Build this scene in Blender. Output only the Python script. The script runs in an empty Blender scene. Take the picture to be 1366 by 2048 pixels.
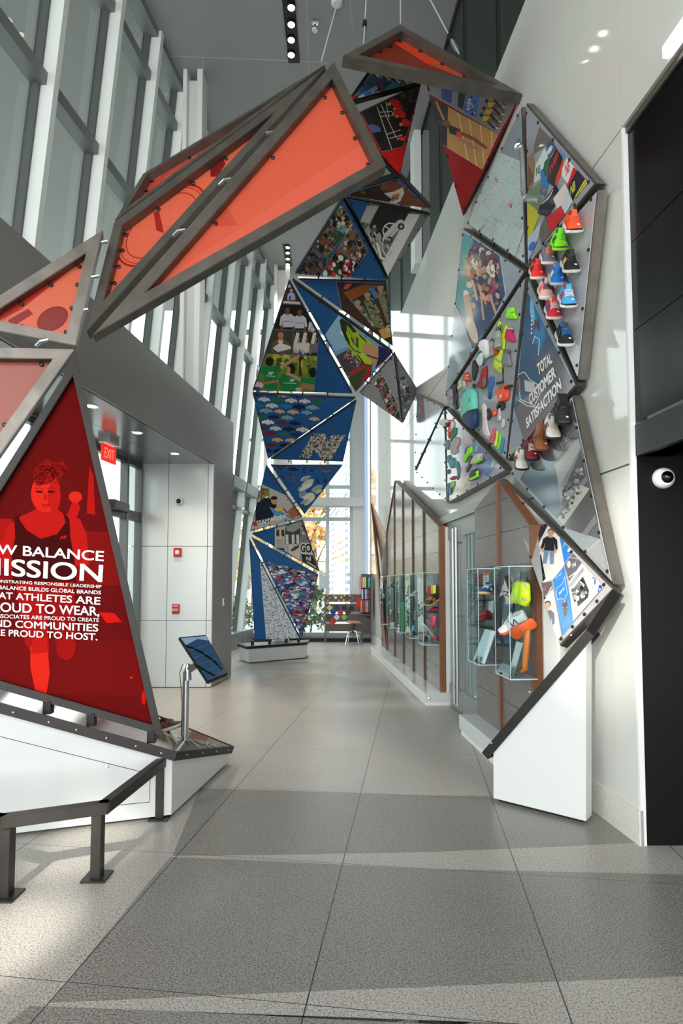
import bpy, bmesh, math, random
from mathutils import Vector, Matrix
PI = math.pi
R = math.radians
scene = bpy.context.scene
COL = scene.collection

# ---------------------------------------------------------------- camera, sky, lights, exposure
FOC, CX, PPY, PITCH, EYE = 1150.0, 683.0, 1106.0, R(3.0), 1.6
cam_data = bpy.data.cameras.new('camera')
cam = bpy.data.objects.new('camera', cam_data)
COL.objects.link(cam)
cam.location = (0, 0, EYE)
cam.rotation_euler = (R(90) + PITCH, 0, 0)
cam_data.sensor_fit = 'VERTICAL'
cam_data.sensor_height = 36.0
cam_data.lens = FOC / 2048.0 * 36.0
cam_data.shift_y = (PPY - 1024.0) / 2048.0
cam_data.clip_start = 0.05
cam_data.clip_end = 400
scene.camera = cam

scene.view_settings.view_transform = 'Standard'
scene.view_settings.look = 'None'
scene.view_settings.gamma = 1.0
scene.view_settings.exposure = 0.48
scene.view_settings.use_curve_mapping = False
scene.cycles.use_denoising = True
scene.cycles.max_bounces = 10
scene.cycles.diffuse_bounces = 4
scene.cycles.glossy_bounces = 4
scene.cycles.transparent_max_bounces = 24
scene.cycles.sample_clamp_indirect = 6.0
scene.cycles.caustics_reflective = False
scene.cycles.caustics_refractive = False

world = bpy.data.worlds.new('sky')
scene.world = world
world.use_nodes = True
wt = world.node_tree
bg = wt.nodes['Background']
tc = wt.nodes.new('ShaderNodeTexCoord')
sp = wt.nodes.new('ShaderNodeSeparateXYZ')
cr = wt.nodes.new('ShaderNodeValToRGB')
cr.color_ramp.elements[0].position = 0.0
cr.color_ramp.elements[0].color = (1.0, 0.99, 0.96, 1)
cr.color_ramp.elements[1].position = 0.9
cr.color_ramp.elements[1].color = (0.78, 0.88, 1.0, 1)
wt.links.new(tc.outputs['Generated'], sp.inputs[0])
wt.links.new(sp.outputs['Z'], cr.inputs[0])
wt.links.new(cr.outputs[0], bg.inputs[0])
bg.inputs[1].default_value = 3.8

def lamp(name, kind, loc, target, energy, color=(1, 1, 1), size=None, size_y=None, spot=None, blend=0.5):
    d = bpy.data.lights.new(name, kind)
    d.energy = energy
    d.color = color
    if kind == 'AREA':
        d.shape = 'RECTANGLE'
        d.size = size
        d.size_y = size_y or size
    if kind == 'SPOT':
        d.spot_size = spot
        d.spot_blend = blend
        d.shadow_soft_size = size or 0.05
    if kind == 'SUN':
        d.angle = R(0.8)
    o = bpy.data.objects.new(name, d)
    COL.objects.link(o)
    o.location = loc
    o.rotation_euler = (Vector(target) - Vector(loc)).to_track_quat('-Z', 'Y').to_euler()
    return o
# daylight from the glazed entrance front behind the photographer
lamp('daylight_front', 'AREA', (-0.5, -5.5, 4.6), (-0.1, 6, 2.8), 200, (1.0, 0.98, 0.95), 7, 7)
# added spot lamps standing in for the sun, each aimed at one sunlit patch
lamp('sun_standin_floor', 'SPOT', (-2.4, -3.2, 5.8), (-1.52, 2.66, 0), 4200, (1.0, 0.95, 0.86), 0.10, spot=R(4.6), blend=0.8)
lamp('sun_standin_pedestal', 'SPOT', (-2.2, -3.4, 6.2), (-1.55, 3.58, 0), 4200, (1.0, 0.95, 0.86), 0.10, spot=R(4.5), blend=0.9)
lamp('sun_standin_wall', 'SPOT', (-2.6, -2.6, 5.4), (1.82, 3.64, 1.6), 3000, (1.0, 0.96, 0.9), 0.12, spot=R(11), blend=0.8)

# the ceiling slot lights and the entrance downlights shine down warm on the floor
for x_, y_, p_ in ((-0.7, 7.7, 620), (-1.27, 13.2, 900)):
    lamp('slot_light_beam', 'SPOT', (x_, y_, 9.25), (x_ + .4, y_ + .4, 0), p_, (1.0, 0.94, 0.87), 0.15, spot=R(75), blend=1.0)
for x_, y_ in ((-2.63, 5.97), (-2.53, 7.04), (-2.40, 8.20)):
    lamp('downlight_beam', 'SPOT', (x_, y_, 3.44), (x_, y_, 0), 70, (1.0, 0.82, 0.64), 0.05, spot=R(110), blend=0.8)

# ---------------------------------------------------------------- pixel rays of the photograph
CAMP = Vector((0, 0, EYE))
FW = Vector((0, math.cos(PITCH), math.sin(PITCH)))
UP = Vector((0, -math.sin(PITCH), math.cos(PITCH)))
def ray(px, py):
    d = FW + Vector((1, 0, 0)) * ((px - CX) / FOC) + UP * ((PPY - py) / FOC)
    return d / d.y
def at(px, py, depth):
    return CAMP + ray(px, py) * depth
def hit(px, py, p0, n):
    d = ray(px, py)
    return CAMP + d * ((p0 - CAMP).dot(n) / d.dot(n))
def fp(px, py, z=0.0):
    return hit(px, py, Vector((0, 0, z)), Vector((0, 0, 1)))
# right wall: x = RA - RB*y
RA, RB = 2.125, 0.083
RN = Vector((-1, -RB, 0)).normalized()
RD = Vector((-RB, 1, 0)).normalized()
def rw(y, off=0.0, z=0.0):
    return Vector((RA - RB * y, y, z)) + RN * off
def rwp(px, py, off=0.0):
    return hit(px, py, rw(0, off), RN)

# ---------------------------------------------------------------- materials
def lin(c):
    c = c / 255.0
    return c / 12.92 if c <= 0.04045 else ((c + 0.055) / 1.055) ** 2.4
def rgb(r, g, b):
    return (lin(r), lin(g), lin(b), 1.0)
MATS = {}
def mat(name, col=None, rough=0.5, metal=0.0, noise=0.0, nscale=20.0, bump=0.0, emit=None, estr=1.0, coat=0.0, spec=0.5, stretch=None, trans=0.0):
    if name in MATS:
        return MATS[name]
    m = bpy.data.materials.new(name)
    m.use_nodes = True
    nt = m.node_tree
    b = nt.nodes['Principled BSDF']
    b.inputs['Roughness'].default_value = rough
    b.inputs['Metallic'].default_value = metal
    b.inputs['Specular IOR Level'].default_value = spec
    b.inputs['Coat Weight'].default_value = coat
    b.inputs['Coat Roughness'].default_value = 0.05
    c = rgb(*col) if col else (0.5, 0.5, 0.5, 1)
    b.inputs['Base Color'].default_value = c
    if emit:
        b.inputs['Emission Color'].default_value = rgb(*emit)
        b.inputs['Emission Strength'].default_value = estr
    if noise or bump:
        t = nt.nodes.new('ShaderNodeTexCoord')
        mp = nt.nodes.new('ShaderNodeMapping')
        if stretch:
            mp.inputs['Scale'].default_value = stretch
        n = nt.nodes.new('ShaderNodeTexNoise')
        n.inputs['Scale'].default_value = nscale
        n.inputs['Detail'].default_value = 5
        nt.links.new(t.outputs['Object'], mp.inputs[0])
        nt.links.new(mp.outputs[0], n.inputs['Vector'])
        if noise:
            mx = nt.nodes.new('ShaderNodeMixRGB')
            mx.inputs[1].default_value = tuple(max(0, v * (1 - noise)) for v in c[:3]) + (1,)
            mx.inputs[2].default_value = tuple(min(1, v * (1 + noise)) for v in c[:3]) + (1,)
            nt.links.new(n.outputs['Fac'], mx.inputs[0])
            nt.links.new(mx.outputs[0], b.inputs['Base Color'])
        if bump:
            bp = nt.nodes.new('ShaderNodeBump')
            bp.inputs['Strength'].default_value = bump
            bp.inputs['Distance'].default_value = 0.01
            nt.links.new(n.outputs['Fac'], bp.inputs['Height'])
            nt.links.new(bp.outputs[0], b.inputs['Normal'])
    if trans:
        tr = nt.nodes.new('ShaderNodeBsdfTranslucent')
        tr.inputs[0].default_value = c
        ms = nt.nodes.new('ShaderNodeMixShader')
        ms.inputs[0].default_value = trans
        nt.links.new(b.outputs[0], ms.inputs[1])
        nt.links.new(tr.outputs[0], ms.inputs[2])
        nt.links.new(ms.outputs[0], nt.nodes['Material Output'].inputs[0])
    MATS[name] = m
    return m
def glass(name, tint=(235, 245, 245), refl=0.5, ior=1.45, rough=0.0):
    if name in MATS:
        return MATS[name]
    m = bpy.data.materials.new(name)
    m.use_nodes = True
    nt = m.node_tree
    nt.nodes.remove(nt.nodes['Principled BSDF'])
    tr = nt.nodes.new('ShaderNodeBsdfTransparent')
    tr.inputs[0].default_value = rgb(*tint)
    gl = nt.nodes.new('ShaderNodeBsdfGlossy')
    gl.inputs['Roughness'].default_value = rough
    fr = nt.nodes.new('ShaderNodeFresnel')
    ge = nt.nodes.new('ShaderNodeNewGeometry')
    io = nt.nodes.new('ShaderNodeMapRange')        # no second reflection on the way out of a thin pane
    io.inputs['To Min'].default_value = ior
    io.inputs['To Max'].default_value = 1.0
    nt.links.new(ge.outputs['Backfacing'], io.inputs['Value'])
    nt.links.new(io.outputs[0], fr.inputs[0])
    mu = nt.nodes.new('ShaderNodeMath')
    mu.operation = 'MULTIPLY'
    mu.inputs[1].default_value = refl
    ms = nt.nodes.new('ShaderNodeMixShader')
    nt.links.new(fr.outputs[0], mu.inputs[0])
    nt.links.new(mu.outputs[0], ms.inputs[0])
    nt.links.new(tr.outputs[0], ms.inputs[1])
    nt.links.new(gl.outputs[0], ms.inputs[2])
    nt.links.new(ms.outputs[0], nt.nodes['Material Output'].inputs[0])
    MATS[name] = m
    return m
def print_mat(name, rough, trans=0.0, spec=0.5, grain=0.10):
    m = bpy.data.materials.new(name)
    m.use_nodes = True
    nt = m.node_tree
    b = nt.nodes['Principled BSDF']
    b.inputs['Roughness'].default_value = rough
    b.inputs['Specular IOR Level'].default_value = spec
    a = nt.nodes.new('ShaderNodeAttribute')
    a.attribute_name = 'ink'
    t = nt.nodes.new('ShaderNodeTexCoord')
    n = nt.nodes.new('ShaderNodeTexNoise')
    n.inputs['Scale'].default_value = 60
    n.inputs['Detail'].default_value = 6
    mr = nt.nodes.new('ShaderNodeMapRange')
    mr.inputs['To Min'].default_value = 1 - grain * 2
    mr.inputs['To Max'].default_value = 1 + grain * 2
    mx = nt.nodes.new('ShaderNodeMixRGB')
    mx.blend_type = 'MULTIPLY'
    mx.inputs[0].default_value = 1
    nt.links.new(t.outputs['Object'], n.inputs['Vector'])
    nt.links.new(n.outputs['Fac'], mr.inputs['Value'])
    nt.links.new(a.outputs['Color'], mx.inputs[1])
    nt.links.new(mr.outputs[0], mx.inputs[2])
    nt.links.new(mx.outputs[0], b.inputs['Base Color'])
    if trans:
        tr = nt.nodes.new('ShaderNodeBsdfTranslucent')
        ms = nt.nodes.new('ShaderNodeMixShader')
        ms.inputs[0].default_value = trans
        nt.links.new(mx.outputs[0], tr.inputs[0])
        nt.links.new(b.outputs[0], ms.inputs[1])
        nt.links.new(tr.outputs[0], ms.inputs[2])
        nt.links.new(ms.outputs[0], nt.nodes['Material Output'].inputs[0])
    return m
STEEL = mat('raw_steel', (108, 103, 96), 0.4, 0.7, 0.5, 6, 0.05)
DARKSTEEL = mat('dark_steel', (38, 36, 34), 0.45, 0.5, 0.35, 9, 0.05)
BLACK = mat('black_plastic', (14, 14, 15), 0.35)
CHROME = mat('chrome', (225, 228, 230), 0.12, 1.0)
BRUSHED = mat('brushed_aluminium', (176, 180, 182), 0.32, 0.9)
WHITE = mat('white_gloss_laminate', (204, 207, 205), 0.18)
MATTEWHITE = mat('white_paint', (222, 224, 222), 0.5)
WALLWHITE = mat('white_glass_wall', (204, 204, 198), 0.05, spec=0.6)
CEILGREY = mat('ceiling_grey', (152, 150, 149), 0.6)
FASCIA = mat('grey_metal_cladding', (142, 139, 137), 0.36, 0.3, 0.04, 2)
PANELW = mat('pale_metal_panel', (205, 212, 212), 0.25, 0.25)
JOINT = mat('joint_dark', (46, 46, 46), 0.8)  # dark grey for seam lines and the low far strip
MULL = mat('white_mullion', (224, 228, 226), 0.4)
TRANSOM = mat('grey_transom', (126, 130, 132), 0.4, 0.3)
BLACKGLASS = mat('black_glass', (4, 5, 8), 0.2, spec=0.3)
BLACKWALL = mat('black_wall', (8, 8, 9), 0.42, spec=0.2)
GLASS = glass('window_glass', (226, 232, 230), 0.75)
ACRYL = glass('clear_acrylic', (242, 248, 248), 1.0)
PRINT = print_mat('printed_sheet', 0.55, spec=0.2)
PRINTD = print_mat('deep_red_print', 0.7, spec=0.05, grain=0.04)
PRINTG = print_mat('printed_gloss_sheet', 0.12, spec=0.6)
PRINTR = print_mat('red_translucent_sheet', 0.3, 0.55, grain=0.03)
CASTW = mat('lettering_white', (232, 232, 228), 0.5)
RUBBER = mat('rubber_black', (22, 22, 23), 0.6)

# ---------------------------------------------------------------- mesh builder
class MB:
    def __init__(s):
        s.v, s.f, s.m = [], [], []
        s.k = 0
    def add(s, vs, fs):
        o = len(s.v)
        s.v += [tuple(v) for v in vs]
        s.f += [[i + o for i in f] for f in fs]
        s.m += [s.k] * len(fs)
        return s
    def box(s, c, sx, sy, sz, ax=None):
        X, Y, Z = ax or (Vector((1, 0, 0)), Vector((0, 1, 0)), Vector((0, 0, 1)))
        c = Vector(c)
        vs = [c + X * (a * sx / 2) + Y * (b * sy / 2) + Z * (d * sz / 2) for a in (-1, 1) for b in (-1, 1) for d in (-1, 1)]
        return s.add(vs, [(0, 1, 3, 2), (4, 6, 7, 5), (0, 4, 5, 1), (2, 3, 7, 6), (0, 2, 6, 4), (1, 5, 7, 3)])
    def bar(s, a, b, w, h, up=(0, 0, 1), ext=0.0):
        a, b = Vector(a), Vector(b)
        d = (b - a).normalized()
        a = a - d * ext
        b = b + d * ext
        u = Vector(up)
        x = d.cross(u)
        if x.length < 1e-5:
            x = d.cross(Vector((1, 0, 0)))
        x.normalize()
        u = x.cross(d).normalized()
        return s.box((a + b) / 2, (b - a).length, w, h, (d, x, u))
    def prism(s, pts, vec):
        vec = Vector(vec)
        n = len(pts)
        vs = [Vector(p) for p in pts] + [Vector(p) + vec for p in pts]
        return s.add(vs, [list(range(n))[::-1], list(range(n, 2 * n))] + [(i, (i + 1) % n, n + (i + 1) % n, n + i) for i in range(n)])
    def poly(s, pts):
        return s.add(pts, [list(range(len(pts)))])
    def rings(s, rr, cap=True):
        n = len(rr[0])
        vs = [p for r in rr for p in r]
        fs = []
        for i in range(len(rr) - 1):
            for j in range(n):
                k = (j + 1) % n
                fs.append((i * n + j, i * n + k, (i + 1) * n + k, (i + 1) * n + j))
        if cap:
            fs.append(list(range(n))[::-1])
            fs.append([(len(rr) - 1) * n + j for j in range(n)])
        return s.add(vs, fs)
    def tube(s, pts, r, n=10):
        pts = [Vector(p) for p in pts]
        rr = []
        ux = None
        for i, p in enumerate(pts):
            d = (pts[min(i + 1, len(pts) - 1)] - pts[max(i - 1, 0)]).normalized()
            if ux is None:
                ux = d.cross(Vector((0, 0, 1)))
                if ux.length < 1e-3:
                    ux = d.cross(Vector((1, 0, 0)))
            ux = (ux - d * ux.dot(d)).normalized()
            uy = d.cross(ux)
            q = r[i] if isinstance(r, (list, tuple)) else r
            rr.append([p + (ux * math.cos(2 * PI * k / n) + uy * math.sin(2 * PI * k / n)) * q for k in range(n)])
        return s.rings(rr)
    def lathe(s, base, axis, prof, n=16, cap=True):
        base, axis = Vector(base), Vector(axis).normalized()
        ux = axis.cross(Vector((0.3, 0.9, 0.2))).normalized()
        uy = axis.cross(ux)
        return s.rings([[base + axis * h + (ux * math.cos(2 * PI * k / n) + uy * math.sin(2 * PI * k / n)) * max(r, 1e-4) for k in range(n)] for r, h in prof], cap)
    def ball(s, c, rx, ry=None, rz=None, ax=None, n=12, m=8):
        ry = ry or rx
        rz = rz or rx
        X, Y, Z = ax or (Vector((1, 0, 0)), Vector((0, 1, 0)), Vector((0, 0, 1)))
        c = Vector(c)
        rr = []
        for i in range(m + 1):
            t = PI * (i + 0.02) / (m + 0.04) 
            rr.append([c + X * (rx * math.sin(t) * math.cos(2 * PI * k / n)) + Y * (ry * math.sin(t) * math.sin(2 * PI * k / n)) - Z * (rz * math.cos(t)) for k in range(n)])
        return s.rings(rr)
    def build(s, name, m, parent=None, smooth=False, bevel=0.0):
        me = bpy.data.meshes.new(name)
        me.from_pydata(s.v, [], s.f)
        ms = m if isinstance(m, (list, tuple)) else [m]
        for x in ms:
            me.materials.append(x)
        if len(ms) > 1:
            me.polygons.foreach_set('material_index', s.m)
        bm = bmesh.new()
        bm.from_mesh(me)
        bmesh.ops.recalc_face_normals(bm, faces=bm.faces)
        if bevel:
            bmesh.ops.bevel(bm, geom=[e for e in bm.edges if e.is_manifold and e.calc_face_angle(0) > 0.5], offset=bevel, segments=2, affect='EDGES', clamp_overlap=True)
        bm.to_mesh(me)
        bm.free()
        if smooth:
            me.polygons.foreach_set('use_smooth', [True] * len(me.polygons))
            if smooth != 'all':
                me.set_sharp_from_angle(angle=R(40))
        o = bpy.data.objects.new(name, me)
        COL.objects.link(o)
        if parent:
            attach(o, parent)
        return o
def attach(o, parent):
    o.parent = parent
    o.matrix_parent_inverse = Matrix.Translation(parent_loc(parent)).inverted()
def parent_loc(p):
    l = Vector(p.location)
    # a parented part keeps its mesh in world coordinates: its own origin stays at the world origin
    return l if p.parent is None else Vector((0, 0, 0))
def tag(o, label=None, cat=None, group=None, kind=None):
    if label: o['label'] = label
    if cat: o['category'] = cat
    if group: o['group'] = group
    if kind: o['kind'] = kind
    return o
def thing(name, loc, label, cat, group=None):
    o = bpy.data.objects.new(name, None)
    o.empty_display_size = 0.05
    COL.objects.link(o)
    o.location = loc
    return tag(o, label, cat, group)
def struct(name, mb, m, parent=None, smooth=False, label=None, bevel=0.0):
    o = mb.build(name, m, parent, smooth, bevel)
    o['kind'] = 'structure'
    if label: o['label'] = label
    return o
# ---------------------------------------------------------------- floor
CEIL = 9.35
def floor_material(name, c0, c1, c2):
    m = bpy.data.materials.new(name)
    m.use_nodes = True
    nt = m.node_tree
    b = nt.nodes['Principled BSDF']
    b.inputs['Roughness'].default_value = 0.3
    b.inputs['Specular IOR Level'].default_value = 0.5
    N = nt.nodes.new
    L = nt.links.new
    tcn = N('ShaderNodeTexCoord')
    n1 = N('ShaderNodeTexNoise'); n1.inputs['Scale'].default_value = 120; n1.inputs['Detail'].default_value = 3
    n2 = N('ShaderNodeTexNoise'); n2.inputs['Scale'].default_value = 150; n2.inputs['Detail'].default_value = 2
    n3 = N('ShaderNodeTexNoise'); n3.inputs['Scale'].default_value = 1.3; n3.inputs['Detail'].default_value = 4
    for n in (n1, n2, n3):
        L(tcn.outputs['Object'], n.inputs['Vector'])
    r1 = N('ShaderNodeValToRGB')
    e = r1.color_ramp.elements
    e[0].position = 0.33; e[0].color = rgb(*c0)
    e[1].position = 0.66; e[1].color = rgb(*c2)
    k = e.new(0.46); k.color = rgb(*c1)
    r2 = N('ShaderNodeValToRGB')
    r2.color_ramp.elements[0].position = 0.34; r2.color_ramp.elements[0].color = (0.25, 0.25, 0.25, 1)
    r2.color_ramp.elements[1].position = 0.42; r2.color_ramp.elements[1].color = (1, 1, 1, 1)
    L(n1.outputs['Fac'], r1.inputs[0]); L(n2.outputs['Fac'], r2.inputs[0])
    mx = N('ShaderNodeMixRGB'); mx.blend_type = 'MULTIPLY'; mx.inputs[0].default_value = 0.8
    L(r1.outputs[0], mx.inputs[1]); L(r2.outputs[0], mx.inputs[2])
    mr = N('ShaderNodeMapRange'); mr.inputs['To Min'].default_value = 0.85; mr.inputs['To Max'].default_value = 1.15
    L(n3.outputs['Fac'], mr.inputs['Value'])
    mx2 = N('ShaderNodeMixRGB'); mx2.blend_type = 'MULTIPLY'; mx2.inputs[0].default_value = 1
    L(mx.outputs[0], mx2.inputs[1]); L(mr.outputs[0], mx2.inputs[2])
    # joints
    sx = N('ShaderNodeSeparateXYZ'); L(tcn.outputs['Object'], sx.inputs[0])
    def op(kind, a, bb, c=None):
        x = N('ShaderNodeMath'); x.operation = kind
        for i, v in enumerate((a, bb)):
            if v is None: continue
            if isinstance(v, (int, float)): x.inputs[i].default_value = v
            else: L(v, x.inputs[i])
        return x.outputs[0]
    def lines(coord, off, pitch, w):
        a = op('DIVIDE', op('SUBTRACT', coord, off), pitch)
        fr = op('FRACT', op('ADD', a, 0.5), None)
        d = op('ABSOLUTE', op('SUBTRACT', fr, 0.5), None)
        return op('LESS_THAN', d, w / pitch)
    u = op('SUBTRACT', sx.outputs['X'], op('MULTIPLY', sx.outputs['Y'], 0.127))
    v = op('ADD', sx.outputs['Y'], op('MULTIPLY', sx.outputs['X'], 0.127))
    p1 = fp(608, 1420); p2 = fp(764, 1420); q = fp(640, 1724)
    j = op('MAXIMUM', lines(u, p1.x - .127 * p1.y, p2.x - p1.x, 0.0028), lines(v, q.y + .127 * q.x, 1.12, 0.0018))
    mx3 = N('ShaderNodeMixRGB'); mx3.inputs[2].default_value = rgb(52, 51, 50)
    L(j, mx3.inputs[0]); L(mx2.outputs[0], mx3.inputs[1])
    L(mx3.outputs[0], b.inputs['Base Color'])
    # polish differs a little from grain to grain
    mr2 = N('ShaderNodeMapRange'); mr2.inputs['To Min'].default_value = 0.22; mr2.inputs['To Max'].default_value = 0.42
    L(n2.outputs['Fac'], mr2.inputs['Value']); L(mr2.outputs[0], b.inputs['Roughness'])
    return m
GRANITE = floor_material('granite_floor', (118, 115, 110), (164, 159, 151), (190, 184, 175))
LIGHTGRANITE = mat('pale_granite', (206, 203, 196), 0.35, 0, 0.34, 85)
fl = MB().box((0, 5, -0.1), 16, 24, 0.2)
struct('floor', fl, GRANITE)
DARKFLOOR = floor_material('dark_granite_floor', (86, 84, 80), (125, 122, 116), (153, 149, 142))
for i, pts in enumerate(([(400, 1576), (620, 1583), (860, 1591), (1175, 1594), (1290, 1660), (1282, 1685), (1120, 1693), (860, 1704), (600, 1709), (345, 1712)],
                         [(340, 1714), (620, 1726), (860, 1738), (1366, 1749), 5.2, (1366, 1953), (620, 1983), (98, 2006)],
                         [(60, 2012), (330, 2022), (620, 2035), (1366, 2072), 5.2, (1366, 2150), (-120, 2150)])):
    P = []
    for k, q in enumerate(pts):
        if isinstance(q, tuple): P.append(fp(*q))
        else:               # carry both long edges on to the right, well past the frame
            a, b, c = fp(*pts[k - 2]), fp(*pts[k - 1]), fp(*pts[k + 1])
            e = (b - a).normalized()
            d = (fp(*pts[k + 1]) - fp(*pts[k + 2])).normalized()
            P += [b + e * (q - b.x) / e.x, c + d * (q - c.x) / d.x]
    struct('trim_%d' % (i + 1), MB().prism([p + Vector((0, 0, -0.004)) for p in P], (0, 0, 0.0046)), DARKFLOOR)

# ---------------------------------------------------------------- ceiling
struct('ceiling', MB().box((0, 5, CEIL + 0.1), 18, 22, 0.2), CEILGREY)
cj = MB()
for (a, b) in (((340, 112), (660, 125)), ((406, 118), (408, 150)), ((614, 0), (625, 440)), ((700, 0), (706, 60))):
    pa, pb = fp(*a, z=CEIL - 0.001), fp(*b, z=CEIL - 0.001)
    cj.bar(pa, pb, 0.012, 0.004)
struct('trim_4', cj, mat('ceiling_joint', (176, 177, 178), 0.5))

# ---------------------------------------------------------------- right wall of white glass panels
Y0 = 3.61            # where the wall ends against the dark recess
def rwall(name, y0, y1, z0, z1, m, off=0.0, th=0.12):
    return struct(name, MB().prism([rw(y0, off, z0), rw(y1, off, z0), rw(y1, off, z1), rw(y0, off, z1)], -RN * th), m)
wr = MB()
seams_z = (2.36, 4.56)
zz = [0.0, 2.34, 2.36, 4.55, 4.57, 7.0]
ys = [Y0, 4.35, 5.55, 7.0, 9.0, 11.0, 13.2, 16.0]
for y0, y1 in zip(ys[:-1], ys[1:]):
    for z0, z1 in ((0, 2.348), (2.36, 4.556), (4.566, 7.0)):
        g = 0.003
        wr.prism([rw(y0 + g, 0, z0), rw(y1 - g, 0, z0), rw(y1 - g, 0, z1), rw(y0 + g, 0, z1)], -RN * 0.03)
for y0, y1 in ((1.6, Y0), (-0.6, 1.6), (-4, -0.6)):
    wr.prism([rw(y0 + .003, 0, 4.566), rw(y1 - .003, 0, 4.566), rw(y1 - .003, 0, 7), rw(y0 + .003, 0, 7)], -RN * 0.03)
struct('wall_right', wr, WALLWHITE)
rwall('wall_right_backing', Y0, 16.0, 0, 7.0, mat('seam_grey', (120, 120, 116), 0.7), off=-0.03, th=0.1)
rwall('wall_right_upper_backing', -4, Y0, 4.56, 7.0, MATS['seam_grey'], off=-0.03, th=0.1)
# return edge of the white wall beside the dark glass
struct('trim_5', MB().prism([rw(Y0, 0.0, 0), rw(Y0 - 0.02, 0.0, 0), rw(Y0 - 0.02, 0.0, 4.56), rw(Y0, 0, 4.56)], -RN * 0.035), MATTEWHITE)
rwall('baseboard_right', Y0 - 0.02, 15.9, 0, 0.21, LIGHTGRANITE, off=0.012, th=0.03)
# dark glass over the recess
bgm = MB()
for z0, z1 in ((2.62, 3.20), (3.206, 3.78), (3.786, 4.56)):
    bgm.prism([rw(-4, -0.035, z0), rw(Y0 - .02, -0.035, z0), rw(Y0 - .02, -0.035, z1), rw(-4, -0.035, z1)], -RN * 0.05)
struct('wall_dark_glass', bgm, BLACKGLASS)
rwall('trim_6', -4, Y0 - .02, 2.40, 2.60, mat('dark_fascia', (34, 36, 39), 0.45), off=-0.03, th=0.2)
rwall('trim_7', -4, Y0 - .02, 4.52, 4.566, STEEL, off=-0.02, th=0.2)
struct('wall_recess_back', MB().box((RA - RB * Y0 + 2.53, Y0 + 0.02, 1.2), 5.0, 0.06, 2.4), BLACKWALL)
struct('wall_recess_side', MB().box((6.0, 0.0, 1.2), 0.1, 7.3, 2.4), BLACKWALL)
struct('ceiling_recess', MB().prism([rw(Y0, -0.07, 2.40), rw(-4, -0.07, 2.40), Vector((6.05, -4, 2.4)), Vector((6.05, Y0, 2.4))], (0, 0, 0.05)), BLACKWALL)
# balcony glazing above the wall
bal = MB(); bfr = MB()
bys = [-4, 1.5, 3.0, 4.6, 5.9, 7.05, 8.3, 9.9, 11.4, 12.9, 14.4, 15.9]
for y0, y1 in zip(bys[:-1], bys[1:]):
    bal.prism([rw(y0, -0.03, 7.0), rw(y1, -0.03, 7.0), rw(y1, -0.03, CEIL), rw(y0, -0.03, CEIL)], -RN * 0.012)
    bfr.bar(rw(y0, -0.05, 7.0), rw(y0, -0.05, CEIL), 0.05, 0.05, RN)
bfr.bar(rw(-4, -0.05, CEIL - 0.04), rw(15.9, -0.05, CEIL - 0.04), 0.07, 0.08)
struct('window_1', bal, glass('balcony_glass', (188, 204, 198), 0.9))
struct('trim_8', bfr, DARKSTEEL)
struct('wall_balcony', MB().prism([rw(-4, -2.4, 6.9), rw(16, -2.4, 6.9), rw(16, -2.4, CEIL), rw(-4, -2.4, CEIL)], -RN * 0.1), mat('balcony_wall', (190, 186, 172), 0.7))
struct('floor_balcony', MB().prism([rw(-4, -0.05, 6.88), rw(16, -0.05, 6.88), rw(16, -2.5, 6.88), rw(-4, -2.5, 6.88)], (0, 0, 0.06)), CEILGREY)
struct('pillar_upper', MB().prism([rw(9.45, 0.1, 7.0), rw(9.78, 0.1, 7.0), rw(9.78, -0.02, 7.0), rw(9.45, -0.02, 7.0)], (0, 0, CEIL - 7.0)), MATTEWHITE)

# ---------------------------------------------------------------- entrance box along the left wall
LDX = 0.127
def fx(y):           # fascia plane
    return -2.0 + LDX * (y - 8.93)
def gx(y, z=0.0):    # inner face of the leaning glazing
    return -4.58 + LDX * y + 0.09 * z
def lbox(y0, y1, z0, z1, d0, d1):
    """box following the fascia line: d0..d1 are set-backs behind the fascia plane"""
    return MB().prism([Vector((fx(y) - d, y, z0)) for y, d in ((y0, d0), (y1, d0), (y1, d1), (y0, d1))], (0, 0, z1 - z0))
YF0, YF1 = -4.0, 9.88
fas = MB()
cuts = [YF0, 0.35, 2.55, 4.74, 6.96, 9.15, YF1]
for a, b in zip(cuts[:-1], cuts[1:]):
    q = lbox(a + .003, b - .003, 3.47, 4.38, 0, 0.03)
    fas.add(q.v, q.f)
struct('wall_left', fas, FASCIA)
q = lbox(YF0, YF1, 3.49, 4.36, 0.02, 1.12)
struct('wall_left_core', q, MATS['seam_grey'])
sof = MB()
for a, b in zip(cuts[:-1], cuts[1:]):
    for d0, d1 in ((0.035, 0.62), (0.627, 1.15)):
        q = lbox(a + .003, b - .003, 3.465, 3.49, d0, d1)
        sof.add(q.v, q.f)
struct('ceiling_entrance', sof, mat('soffit_metal', (132, 134, 134), 0.22, 0.6))
# pillar: grey side, pale panelled front
struct('wall_pillar_side', MB().prism([Vector((fx(y) - d, y, 0.015)) for y, d in ((8.945, 0), (YF1, 0), (YF1, 0.03), (8.945, 0.03))], (0, 0, 3.455)), FASCIA)
pf = MB()
xs = [-3.32, -2.70, -2.085, fx(8.93)]
for x0, x1 in zip(xs[:-1], xs[1:]):
    for z0, z1 in ((0.01, 1.02), (1.028, 2.17), (2.178, 3.465)):
        pf.box(((x0 + x1) / 2, 8.93, (z0 + z1) / 2), x1 - x0 - .008, 0.03, z1 - z0)
struct('wall_pillar_front', pf, PANELW)
struct('wall_pillar_core', MB().prism([(fx(8.95) - .02, 8.95, 0), (fx(YF1) - .03, YF1, 0), (-3.28, YF1, 0), (-3.28, 8.95, 0)], (0, 0, 3.47)), MATS['seam_grey'])
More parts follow.
